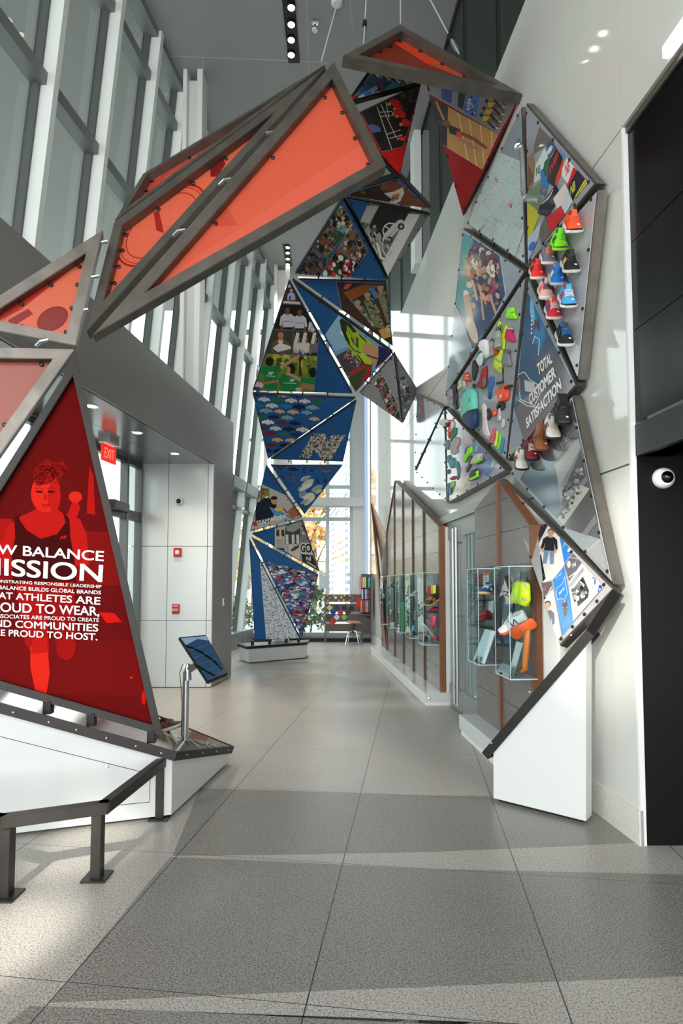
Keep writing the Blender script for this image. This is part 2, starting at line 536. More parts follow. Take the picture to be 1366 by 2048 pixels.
# entrance doors behind, on a line 1.15 m back
DSET = 1.15
dg = MB(); df = MB()
def dpt(y, z): return Vector((fx(y) - DSET, y, z))
dys = [8.9, 8.45, 7.45, 6.45, 5.45, 4.45, 3.45, 2.45, 1.45, 0.2]
for a, b in zip(dys[:-1], dys[1:]):
    dg.prism([dpt(a, 0.02), dpt(b, 0.02), dpt(b, 3.46), dpt(a, 3.46)], (-0.012, 0, 0))
    df.bar(dpt(a, 0), dpt(a, 3.46), 0.07, 0.11)
for z, h in ((2.62, 0.14), (0.06, 0.12), (3.42, 0.08)):
    df.bar(dpt(dys[0], z), dpt(dys[-1], z), 0.09, h)
d1 = struct('door_1', df, mat('anodised_frame', (92, 94, 95), 0.35, 0.6))
struct('glazing', dg, GLASS, d1)

# ---------------------------------------------------------------- leaning glazed wall on the left
mys = [-4.0, -3.0, -2.0, -1.0, 0.0, 0.95, 1.9, 2.86, 3.82, 4.78, 5.74, 6.72, 7.68, 8.58, 9.45, 10.4, 11.4, 12.4, 13.4, 14.4, 15.4]
def gp(y, z, inn=0.0):
    return Vector((gx(y, z) + inn, y, z))
wn = 2
for i, y in enumerate(mys[:-1]):
    y1 = mys[i + 1]
    z0 = 4.38 if y < 9.4 else 0.0
    w = MB()
    w.prism([gp(y, z0, 0.0), gp(y, z0, 0.24), gp(y, CEIL, 0.24), gp(y, CEIL, 0.0)], (LDX * 0.075, 0.075, 0))
    o = struct('window_%d' % wn, w, MULL)
    wn += 1
    t = MB()
    for z, h, d in ((6.86, 0.13, 0.16), (8.68, 0.13, 0.16), (9.3, 0.1, 0.2)) + (((3.85, 0.24, 0.3), (3.35, 0.08, 0.14), (0.2, 0.4, 0.26)) if z0 == 0 else ((4.44, .12, .16),)):
        t.prism([gp(y + .075, z - h / 2, 0.0), gp(y + .075, z - h / 2, d), gp(y + .075, z + h / 2, d), gp(y + .075, z + h / 2, 0.0)], (LDX * (y1 - y - .075), y1 - y - .075, 0))
    struct('transom', t, TRANSOM, o)
    e = MB()
    e.prism([gp(y - .03, z0, 0.0), gp(y - .03, z0, 0.10), gp(y - .03, CEIL, 0.10), gp(y - .03, CEIL, 0.0)], (LDX * 0.03, 0.03, 0))
    struct('gasket', e, mat('gasket_grey', (84, 88, 88), 0.5), o)
    g = MB().prism([gp(y + .075, z0, .03), gp(y1, z0, .03), gp(y1, CEIL, .03), gp(y + .075, CEIL, .03)], (-0.012, 0, 0))
    struct('pane', g, GLASS, o)
# two channel columns just inside the glazing
for k, (px0, px1, py) in enumerate(((372, 436, 155), (550, 581, 536))):
    a, b = fp(px0, py, CEIL), fp(px1, py, CEIL)
    if k == 0: b.x = min(b.x, fx(b.y) - .03)
    z0 = 4.38 if k == 0 else 0.0
    c = MB()
    w = b.x - a.x
    y = a.y
    c.box((a.x + w * .1, y, (z0 + CEIL) / 2), w * .2, 0.3, CEIL - z0)
    c.box((b.x - w * .14, y, (z0 + CEIL) / 2), w * .28, 0.3, CEIL - z0)
    c.box(((a.x + b.x) / 2, y + .06, (z0 + CEIL) / 2), w * .7, 0.14, CEIL - z0 - .12)
    struct('pillar_channel' if k == 0 else 'pillar_channel_far', c, MATTEWHITE)

# ---------------------------------------------------------------- far glazed wall
YB = 15.9
def bx(px): return (px - CX) / FOC * YB
fw_ = MB()
def fbar(x0, x1, z0, z1, d=0.16):
    fw_.box(((x0 + x1) / 2, YB - d / 2 + .05, (z0 + z1) / 2), x1 - x0, d, z1 - z0)
xl, xr = -2.75, 0.85
fbar(bx(705), bx(729), 0.25, CEIL, 0.3)
fbar(bx(740), xr + .15, 0.25, CEIL, 0.1)
for z, h in ((4.27, .09), (3.37, .10), (6.86, .12), (8.68, .12), (5.6, .07)):
    fbar(xl, bx(706), z - h / 2, z + h / 2, 0.1)
for px in (530, 580, 655, 703):
    fbar(bx(px) - .05, bx(px) + .05, 0.25, CEIL, 0.14)
wf = struct('window_%d' % wn, fw_, mat('window_frame_grey', (176, 182, 184), 0.4, 0.3))
wn += 1
struct('pane', MB().box(((xl + bx(706)) / 2, YB + .02, CEIL / 2), bx(706) - xl, 0.012, CEIL), GLASS, wf)
struct('beam', MB().bar((xl, YB - .2, 3.81), (bx(728), YB - .2, 3.81), 0.2, 0.22).bar((xl, YB - .2, 3.81), (bx(728), YB - .2, 3.81), 0.16, 0.26), mat('beam_grey', (186, 192, 194), 0.4, 0.2), wf)
struct('wall_far', MB().box(((xl + xr) / 2, YB + .02, 0.12), xr - xl, 0.14, 0.24).box(((xl + xr) / 2, YB - .09, 0.2), xr - xl, 0.14, 0.09), TRANSOM)
struct('baseboard_far', MB().box(((xl + xr) / 2, YB - .06, 0.05), xr - xl, 0.03, 0.09), JOINT)

# ---------------------------------------------------------------- outside
OUT = mat('paving_outside', (196, 194, 186), 0.8, 0, 0.1, 3)
struct('ground', MB().box((0, 40, -0.35), 220, 200, 0.3), OUT)
struct('canopy', MB().box((-9.5, 3, CEIL + .5), 12.6, 26, 0.3), mat('canopy_grey', (196, 198, 196), 0.6))
lt = thing('louvre_tower', (0.2, 20, 0), 'white slatted louvre tower standing outside the far window', 'tower')
s = MB()
a, b = Vector((0.40, 18.4, 0)), Vector((-0.55, 27.0, 0))
for k in range(46):
    z = 0.2 + k * 0.26
    s.bar(a + Vector((0, 0, z)), b + Vector((0, 0, z)), 0.06, 0.13)
s.build('slat_screen', mat('louvre_white', (214, 222, 232), 0.5), lt)
s = MB()
for t in (0.02, 0.35, 0.98):
    p = a.lerp(b, t) + Vector((0.12, 0, 0))
    s.bar(p, p + Vector((0, 0, 12)), 0.1, 0.1)
s.bar(a + Vector((.3, 0, 0)), a + Vector((.3, 0, 12)), .3, .3)
s.build('post', mat('louvre_blue_grey', (150, 168, 196), 0.6), lt)  # blue grey posts behind the white slats
bd = thing('building', (-6, 48, 0), 'pale low building seen across the street through the far window', 'building')
MB().box((-3, 52, 1.6), 16, 8, 3.6).build('facade', mat('pale_render', (226, 222, 212), 0.8), bd)
for k in range(5):
    MB().box((-8 + k * 2.2, 47.95, 1.9), 0.9, 0.12, 1.5).build('window', mat('window_dark', (120, 126, 128), 0.3), bd)
MB().box((-3, 52, 3.55), 16.4, 8.4, 0.25).build('roof_edge', mat('roof_edge', (190, 184, 174), 0.7), bd)
def tree(loc, h, rad, col, label, n, seed, cat='tree', leaf=0.2):
    random.seed(seed)
    t = thing('autumn_tree' if cat == 'tree' else 'shrub', loc, label, cat)
    loc = Vector(loc)
    tk = MB()
    tk.tube([loc, loc + Vector((.1, 0, h * .35)), loc + Vector((0, .1, h * .8))], [h * .02, h * .014, h * .004], 8)
    for k in range(9):
        z = h * random.uniform(.3, .75)
        an = random.uniform(0, 6.28)
        tk.tube([loc + Vector((0.05, 0, z)), loc + Vector((math.cos(an) * rad * .5, math.sin(an) * rad * .5, z + h * .12)), loc + Vector((math.cos(an) * rad * .9, math.sin(an) * rad * .9, z + h * .2))], [h * .007, h * .005, h * .002], 5)
    tk.build('trunk', mat('bark', (128, 108, 88), 0.9), t)
    lf = MB()
    cl = [(Vector((random.gauss(0, rad * .45), random.gauss(0, rad * .45), h * random.uniform(.35, .98))), rad * random.uniform(.2, .42)) for _ in range(26)]
    for _ in range(n):
        c, r = random.choice(cl)
        p = loc + c + Vector((random.gauss(0, r * .5), random.gauss(0, r * .5), random.gauss(0, r * .4)))
        u = Vector((random.gauss(0, 1), random.gauss(0, 1), random.gauss(0, 1))).normalized()
        v = u.cross(Vector((random.gauss(0, 1), random.gauss(0, 1), random.gauss(0, 1)))).normalized()
        q = leaf * random.uniform(.6, 1.3)
        lf.poly([p + u * q, p + v * q * .6, p - u * q, p - v * q * .6])
    lf.build('foliage', mat('leaf_' + cat + str(seed), col, 0.8, 0, 0.35, 1.5), t)
tree((-1.6, 33, -.2), 8.6, 2.0, (236, 186, 128), 'orange autumn tree beyond the far window beside the louvre tower', 2200, 3)
tree((-6.2, 40, -.2), 6.4, 2.2, (232, 196, 140), 'smaller yellow autumn tree left of the tall orange one outside', 1600, 5)
tree((-9.5, 36, -.2), 7.0, 2.4, (206, 190, 140), 'olive tree seen outside between the left glazing and the blue panels', 1500, 9)
tree((-1.0, 17.6, -.2), 1.6, 0.8, (104, 124, 84), 'green shrub outside right behind the peg board', 900, 11, 'shrub', .07)
tree((-3.4, 18.6, -.2), 1.3, 0.8, (116, 134, 92), 'low green shrub outside left of the peg board', 900, 12, 'shrub', .07)
# ---------------------------------------------------------------- printed artwork: flat ink polygons on a sheet
def clip_poly(pts, clip):
    """both 2-D, clip convex and counter-clockwise"""
    out = pts
    n = len(clip)
    for i in range(n):
        ax, ay = clip[i]
        bx_, by = clip[(i + 1) % n]
        src, out = out, []
        if not src:
            return []
        def side(p): return (bx_ - ax) * (p[1] - ay) - (by - ay) * (p[0] - ax)
        for j in range(len(src)):
            p, q = src[j], src[(j + 1) % len(src)]
            sp_, sq = side(p), side(q)
            if sp_ >= 0: out.append(p)
            if (sp_ > 0 and sq < 0) or (sp_ < 0 and sq > 0):
                t = sp_ / (sp_ - sq)
                out.append((p[0] + (q[0] - p[0]) * t, p[1] + (q[1] - p[1]) * t))
    return out
def ccw(pts):
    a = sum(pts[i][0] * pts[(i + 1) % len(pts)][1] - pts[(i + 1) % len(pts)][0] * pts[i][1] for i in range(len(pts)))
    return list(pts) if a > 0 else list(pts)[::-1]
def inset(poly, d):
    """2-D convex ccw polygon moved inwards by d"""
    n = len(poly)
    L = []
    for i in range(n):
        p, q = Vector(poly[i]), Vector(poly[(i + 1) % n])
        e = (q - p).normalized()
        L.append((p + Vector((-e.y, e.x)) * d, e))
    out = []
    for i in range(n):
        (p, e), (q, f) = L[i - 1], L[i]
        det = e.x * f.y - e.y * f.x
        t = ((q.x - p.x) * f.y - (q.y - p.y) * f.x) / det
        out.append((p.x + e.x * t, p.y + e.y * t))
    return out
TEXTS = {}
def text_tris(s, bold=0.0, shear=0.0):
    key = (s, bold, shear)
    if key in TEXTS:
        return TEXTS[key]
    c = bpy.data.curves.new('t', 'FONT')
    c.body = s
    c.fill_mode = 'FRONT'
    c.offset = 0.0 if 'M' in s else bold
    c.shear = shear
    o = bpy.data.objects.new('t', c)
    COL.objects.link(o)
    bpy.context.view_layer.update()
    me = o.evaluated_get(bpy.context.evaluated_depsgraph_get()).to_mesh()
    vs = [(v.co.x, v.co.y) for v in me.vertices]
    me.calc_loop_triangles()
    ts = [tuple(t.vertices) for t in me.loop_triangles]
    o.evaluated_get(bpy.context.evaluated_depsgraph_get()).to_mesh_clear()
    bpy.data.objects.remove(o)
    bpy.data.curves.remove(c)
    if 'M' in s and bold > 0:        # the font's M folds over when offset, so thicken it by shifted copies
        base, bt = vs, ts
        vs, ts = [], []
        for dx, dy in ((-1, -.7), (1, -.7), (1, .7), (-1, .7)):
            ts += [tuple(i + len(vs) for i in t) for t in bt]
            vs += [(x + dx * bold, y + dy * bold) for x, y in base]
    x0 = min(v[0] for v in vs); x1 = max(v[0] for v in vs)
    y0 = min(v[1] for v in vs); y1 = max(v[1] for v in vs)
    vs = [((x - x0) / (x1 - x0), (y - y0) / (y1 - y0)) for x, y in vs]
    TEXTS[key] = (vs, ts)
    return TEXTS[key]
def quad_map(q):
    """projective map of the unit square onto q = bottom-left, bottom-right, top-right, top-left"""
    (x0, y0), (x1, y1), (x2, y2), (x3, y3) = q
    dx1, dx2, sx = x1 - x2, x3 - x2, x0 - x1 + x2 - x3
    dy1, dy2, sy = y1 - y2, y3 - y2, y0 - y1 + y2 - y3
    det = dx1 * dy2 - dx2 * dy1
    g = (sx * dy2 - dx2 * sy) / det
    h = (dx1 * sy - sx * dy1) / det
    a, b = x1 - x0 + g * x1, x3 - x0 + h * x3
    d, e = y1 - y0 + g * y1, y3 - y0 + h * y3
    return lambda u, v: ((a * u + b * v + x0) / (g * u + h * v + 1), (d * u + e * v + y0) / (g * u + h * v + 1))

class Sheet:
    """a flat printed sheet; all artwork is given where it lies on that sheet"""
    def __init__(s, poly3):
        s.p0 = poly3[0]
        n = (poly3[1] - poly3[0]).cross(poly3[2] - poly3[0]).normalized()
        if n.dot(CAMP - s.p0) < 0: n = -n
        s.n = n
        s.x = (poly3[1] - poly3[0]).normalized()
        s.y = n.cross(s.x)
        s.poly = ccw([s.to2(p) for p in poly3])
        s.v, s.f, s.c = [], [], []
        s.layer = 0
        s.sub = None
        s.step = 0.00015
    def to2(s, p): return ((p - s.p0).dot(s.x), (p - s.p0).dot(s.y))
    def to3(s, q, h=0.0): return s.p0 + s.x * q[0] + s.y * q[1] + s.n * h
    z = (0, 0, 1)
    def px(s, p, lift=0.0): return s.to2(hit(s.z[0] + p[0] * s.z[2], s.z[1] + p[1] * s.z[2], s.p0 + s.n * lift, s.n))
    def set_clip(s, pts=None):
        s.sub = ccw([s.px(p) for p in pts]) if pts else None
    def _put(s, pts2, col, h=None):
        q = clip_poly(pts2, s.poly)
        if s.sub and q: q = clip_poly(q, s.sub)
        r = []
        for p in q:
            if not r or abs(p[0] - r[-1][0]) + abs(p[1] - r[-1][1]) > 1e-5: r.append(p)
        if len(r) > 1 and abs(r[0][0] - r[-1][0]) + abs(r[0][1] - r[-1][1]) < 1e-5: r.pop()
        if len(r) < 3: return
        r = ccw(r)
        o = len(s.v)
        s.v += [tuple(s.to3(p, s.layer * s.step if h is None else h)) for p in r]
        s.f.append(list(range(o, o + len(r))))
        s.c.append(rgb(*col))
    def poly_(s, pts, col, nl=True):
        if nl: s.layer += 1
        s._put([s.px(p) for p in pts], col)
    def rect(s, x0, y0, x1, y1, col, nl=True):
        s.poly_([(x0, y0), (x1, y0), (x1, y1), (x0, y1)], col, nl)
    def ell(s, cx, cy, rx, ry, col, rot=0.0, n=16, nl=True):
        c, q = math.cos(rot), math.sin(rot)
        s.poly_([(cx + rx * math.cos(t) * c - ry * math.sin(t) * q, cy + rx * math.cos(t) * q + ry * math.sin(t) * c) for t in (2 * PI * k / n for k in range(n))], col, nl)
    def band(s, pts, w, col, nl=True):
        if nl: s.layer += 1
        for a, b in zip(pts[:-1], pts[1:]):
            dx, dy = b[0] - a[0], b[1] - a[1]
            l = math.hypot(dx, dy) or 1
            nx, ny = -dy / l * w / 2, dx / l * w / 2
            s._put([s.px(p) for p in ((a[0] + nx, a[1] + ny), (b[0] + nx, b[1] + ny), (b[0] - nx, b[1] - ny), (a[0] - nx, a[1] - ny))], col)
    def text(s, t, quad, col, bold=0.0, shear=0.0):
        vs, ts = text_tris(t, bold, shear)
        m = quad_map(quad if len(quad) == 4 else [quad[k] for k in (0, 1, 3, 4)])
        s.layer += 1
        P = [s.px(m(*v)) for v in vs]
        for a in ts: s._put([P[a[0]], P[a[1]], P[a[2]]], col)
    def photo(s, quad, base, edge=(226, 226, 222), ew=1.0):
        """a printed photograph: thin pale border, base tone, and a clip for what follows"""
        s.set_clip()
        s.poly_(quad, edge)
        cx = sum(p[0] for p in quad) / len(quad); cy = sum(p[1] for p in quad) / len(quad)
        q = []
        for x, y in quad:
            l = math.hypot(x - cx, y - cy)
            q.append((x + (cx - x) / l * ew * 1.4, y + (cy - y) / l * ew * 1.4))
        s.poly_(q, base)
        s.set_clip(q)
    def crowd(s, quad, pal, n, size, seed=1, tall=1.0, rot=0.0):
        rnd = random.Random(seed)
        m = quad_map(quad if len(quad) == 4 else [quad[k] for k in (0, 1, 3, 4)])
        s.layer += 1
        for k in range(n):
            u, v = rnd.random(), rnd.random()
            x, y = m(u, v)
            q = size * rnd.uniform(.5, 1.3)
            c = rnd.choice(pal)
            j = rnd.uniform(.75, 1.15)
            if k % 12 == 0: s.layer += 1
            s.ell(x, y, q, q * tall * rnd.uniform(.7, 1.3), tuple(min(255, w * j) for w in c), rot + rnd.uniform(-.5, .5), 7, False)
    def man(s, x, y, h, shirt, skin=(176, 128, 100), hair=(46, 34, 26), rot=0.0, legs=None):
        """bust or figure: (x, y) top of the head, h figure height"""
        c, q = math.cos(rot), math.sin(rot)
        T = lambda u, v: (x + (u * c - v * q) * h, y + (u * q + v * c) * h)
        P = lambda pts, col: s.poly_([T(*p) for p in pts], col)
        if legs:
            P([(-.14, .5), (.14, .5), (.16, 1.0), (.05, 1.0), (.0, .6), (-.05, 1.0), (-.16, 1.0)], legs)
        P([(-.2, .3), (-.1, .22), (.1, .22), (.2, .3), (.24, .56), (.17, .58), (.14, .4), (.15, .62), (-.15, .62), (-.14, .4), (-.17, .58), (-.24, .56)], shirt)
        P([(-.24, .56), (-.17, .58), (-.13, .68), (-.19, .68)], skin)
        P([(.24, .56), (.17, .58), (.13, .68), (.19, .68)], skin)
        P([(-.045, .17), (.045, .17), (.06, .25), (-.06, .25)], skin)
        s.ell(*T(0, .09), .085 * h, .10 * h, hair, rot, 12)
        s.ell(*T(0, .115), .07 * h, .085 * h, skin, rot, 12)
    def build(s, name, m, parent, thick=0.006, back=(120, 120, 120)):
        me = bpy.data.meshes.new(name)
        n = len(s.poly)
        o = len(s.v)
        v = s.v + [tuple(s.to3(p, -thick)) for p in s.poly] + [tuple(s.to3(p, 0)) for p in s.poly]
        f = s.f + [[o + i for i in range(n)][::-1]] + [[o + i, o + (i + 1) % n, o + n + (i + 1) % n, o + n + i] for i in range(n)]
        c = s.c + [rgb(*back)] * (n + 1)
        me.from_pydata(v, [], f)
        at_ = me.attributes.new('ink', 'FLOAT_COLOR', 'CORNER')
        flat = []
        for k, fc in zip(c, f): flat += list(k) * len(fc)
        at_.data.foreach_set('color', flat)
        me.materials.append(m)
        ob = bpy.data.objects.new(name, me)
        COL.objects.link(ob)
        if parent: attach(ob, parent)
        return ob
def letters(sheet, items, parent, m, name='lettering', h=None):
    h = h or sheet.layer * sheet.step + 0.002
    mb = MB()
    for t, quad, bold, shear in items:
        vs, ts = text_tris(t, bold, shear)
        mp = quad_map(quad)
        P = [sheet.px(mp(*v)) for v in vs]
        for k, a in enumerate(ts):
            hk = h + (k * 4 // len(ts)) * .0004 if 'M' in t else h
            q = clip_poly(ccw([P[a[0]], P[a[1]], P[a[2]]]), sheet.poly)
            if len(q) > 2: mb.poly([sheet.to3(p, hk) for p in q])
    return mb.build(name, m, parent)

bolt_mb = MB().lathe((0, 0, -0.012), (0, 0, 1), [(0.0, 0), (.009, 0), (.009, .014), (.012, .014), (.012, .021), (.007, .024), (0, .024)], 10)
BOLT = None
def put_bolts(parent, spots, n, name='bolt', m=None, scale=1.0):
    global BOLT
    if BOLT is None:
        o = bolt_mb.build('bolt', BLACK)
        BOLT = o.data
        bpy.data.objects.remove(o)
    rot = Vector(n).to_track_quat('Z', 'Y').to_euler()
    for p in spots:
        o = bpy.data.objects.new(name, BOLT)
        COL.objects.link(o)
        o.parent = parent
        o.location = Vector(p) - parent_loc(parent)
        o.rotation_euler = rot
        o.scale = (scale,) * 3
        if m:
            o.material_slots[0].link = 'OBJECT'
            o.material_slots[0].material = m
def panel(verts, label, style='A', group=None, art=None, base=(120, 120, 122), sheet_m=None, frame_m=None, fw=0.05, fd=0.075,
          bolts=4, studs=(), bscale=1.0, lettering=None, name='display_panel', cat='panel', skip_frame=(), bolt_edges=None, inner=0.012):
    """verts: 3-D corners of the frame's front face. Style A: sheet bolted over the frame; style B: sheet sunk behind the frame."""
    S0 = Sheet(verts)
    n = S0.n
    outer = S0.poly
    inn = inset(outer, fw)
    cen = S0.to3((sum(p[0] for p in outer) / len(outer), sum(p[1] for p in outer) / len(outer)))
    low = min(verts, key=lambda v: v.z)
    t = thing(name, low, label, cat, group)
    fm = MB()
    k = len(outer)
    h0 = -0.008 if style == 'A' else 0.0
    ring = [[S0.to3(p, h) for p in outer] for h in (h0, -fd)] + [[S0.to3(p, h) for p in inn] for h in (-fd, h0)]
    vs = [p for r in ring for p in r]
    fs = []
    for a in range(4):
        b = (a + 1) % 4
        for j in range(k):
            i = (j + 1) % k
            fs.append((a * k + j, a * k + i, b * k + i, b * k + j))
    fm.add(vs, fs)
    fm.build('frame', frame_m or DARKSTEEL, t, bevel=0.004)
    if style == 'A':
        so = inset(outer, inner)
        lift = 0.0
    else:
        so = inset(outer, fw * 0.75)
        lift = -fd * 0.8
    S = Sheet([S0.to3(p, lift) for p in so])
    S.poly_in = S.poly
    # re-seat the sheet on stable axes
    S._put(S.poly, base, 0.0)
    if art: art(S)
    S.set_clip()
    sh = S.build('graphic_sheet', sheet_m or PRINT, t, back=base)
    if lettering: letters(S, lettering, sh, CASTW)
    bi = inset(outer, fw * 0.55 if style == 'A' else fw * 1.25)
    sp_ = []
    for i in range(k):
        if bolt_edges is not None and i not in bolt_edges: continue
        a, b = Vector(bi[i]), Vector(bi[(i + 1) % k])
        for j in range(bolts):
            sp_.append(S0.to3(a.lerp(b, (j + .12) / bolts), 0.0 if style == 'A' else lift))
    put_bolts(t, sp_, n, scale=bscale)
    for sx_, sy_ in studs:
        w = Vector(S0.px((sx_, sy_)))
        i = min(range(k), key=lambda j: ((Vector(outer[j]) + Vector(outer[(j + 1) % k])) / 2 - w).length)
        a, b = Vector(outer[i]), Vector(outer[(i + 1) % k])
        e = (b - a).normalized()
        o2 = Vector((e.y, -e.x))
        for q in (.25, .5, .75):
            p = a.lerp(b, q)
            MB().tube([S0.to3(p - o2 * .01, -fd * .5), S0.to3(p + o2 * .075, -fd * .5)], .011, 8).build('spacer', DARKSTEEL, t)
    return t, S
def vz(*pts): return [at(x, y, d) for x, y, d in pts]
# close looks at the photograph that the artwork was measured in: corner and scale
ZA, ZB, ZC = (480, 340, .3075), (480, 740, .3075), (460, 1000, .3075)
ZD, ZE, ZF = (780, 560, .3221), (500, 530, .1684), (860, 100, .2635)
ZG, ZH, ZI = (1000, 790, .1953), (1000, 1020, .1757), (620, 30, .205)
ZJ, ZK, ZL = (800, 770, .1684), (0, 600, .3807), (0, 1050, .3807)
ZM, ZN, ZO = (870, 580, .1464), (1000, 400, .1611), (0, 0, .5124)
BLUE = (34, 86, 142)
GREYW = (150, 153, 158)
SKIN, SKIN2, SKIN3 = (205, 150, 118), (122, 82, 60), (176, 122, 92)
CROWD = [(150, 60, 50), (60, 70, 110), (210, 200, 190), (40, 40, 44), (120, 110, 96), (190, 150, 120), (80, 90, 70)]
DARK = (30, 28, 28)
# ---------------------------------------------------------------- entrance pedestal
A_, B_, C_ = at(0, 1405, 3.67), at(352, 1503, 4.0), at(466, 1492, 5.2)
TN = (B_ - A_).cross(C_ - A_).normalized()
def tp(px, py, lift=0.0): return hit(px, py, A_ + TN * lift, TN)
def tz(x, y, lift=0.0):
    return A_.z - (TN.x * (x - A_.x) + TN.y * (y - A_.y)) / TN.z + lift
L_ = A_ + (A_ - B_) * 0.9
D_ = Vector((-1.75, 5.6, 0)); D_.z = tz(D_.x, D_.y)
E_ = Vector((-3.1, 4.4, 0)); E_.z = tz(E_.x, E_.y)
ped = thing('pedestal', fp(333, 1629), 'low white wedge shaped pedestal under the red arch with a dark steel rim', 'pedestal')
ft = [L_, B_, C_, D_, E_]
body = MB()
cc = sum(ft, Vector()) / 5
bt = [p + (Vector((cc.x, cc.y, p.z)) - p) * .035 for p in ft]
lo = [Vector((p.x, p.y, .02)) for p in bt]
hi = [Vector((p.x, p.y, tz(p.x, p.y, -.055))) for p in bt]
n_ = 5
body.add(lo + hi, [list(range(n_)), list(range(n_, 2 * n_))] + [(i, (i + 1) % n_, n_ + (i + 1) % n_, n_ + i) for i in range(n_)])
body.build('body', WHITE, ped)
fo = [p + (Vector((cc.x, cc.y, p.z)) - p) * .09 for p in bt]
MB().prism([Vector((p.x, p.y, 0)) for p in fo], (0, 0, .03)).build('plinth_foot', BLACK, ped)
rim = MB()
for i in range(5):
    a, b = ft[i], ft[(i + 1) % 5]
    rim.bar(a - TN * .03, b - TN * .03, .02, .062, TN, .008)
rim.build('rim', DARKSTEEL, ped)
S = Sheet([p - TN * .004 for p in ft])
S._put(S.poly, (112, 22, 20), 0.0)
S.poly_([(200, 1440), (262, 1452), (352, 1503), (470, 1492), (345, 1468), (300, 1440)], (60, 58, 58))
rnd = random.Random(4)
for k in range(26):
    x, y = 250 + k * 8, 1450 + k * 1.7
    S.band([(x, y), (x + rnd.uniform(12, 40), y + rnd.uniform(6, 26))], rnd.uniform(2, 5), rnd.choice([(150, 142, 128), (30, 30, 32), (120, 116, 110), (176, 166, 146)]))
S.build('top_sheet', PRINTG, ped)
sp_ = [a.lerp(b, q) - TN * .03 for a, b in ((L_, B_),) for q in (.45, .52, .62, .7, .79, .88, .96)]
put_bolts(ped, [p + Vector((0, -.012, 0)) for p in sp_], (0.25, -1, 0), 'screw', BRUSHED, .6)
put_bolts(ped, [B_.lerp(C_, q) - TN * .03 + Vector((.012, 0, 0)) for q in (.15, .4, .65, .88)], (1, -.1, 0), 'screw', BRUSHED, .6)
put_bolts(ped, [B_.lerp(C_, q) - Vector((.06, 0, 0)) for q in (.1, .3, .5, .7, .9)], TN, 'bolt', None, .8)
# access panel outline and lock on the front
fn = (bt[1] - bt[0]).cross(Vector((0, 0, 1))).normalized()
if fn.y > 0: fn = -fn
fpnt = lambda x, y: hit(x, y, bt[1] + fn * .001, fn)
sm = MB()
for q in (((0, 1473), (300, 1548)), ((300, 1548), (299, 1604)), ((299, 1604), (120, 1622))):
    sm.bar(fpnt(*q[0]), fpnt(*q[1]), .003, .0035, fn)
sm.build('access_panel_seam', JOINT, ped)
MB().lathe(fpnt(215, 1532), fn, [(0, 0), (.011, 0), (.011, .006), (.004, .007), (.004, .003), (0, .003)], 14).build('lock', CHROME, ped)

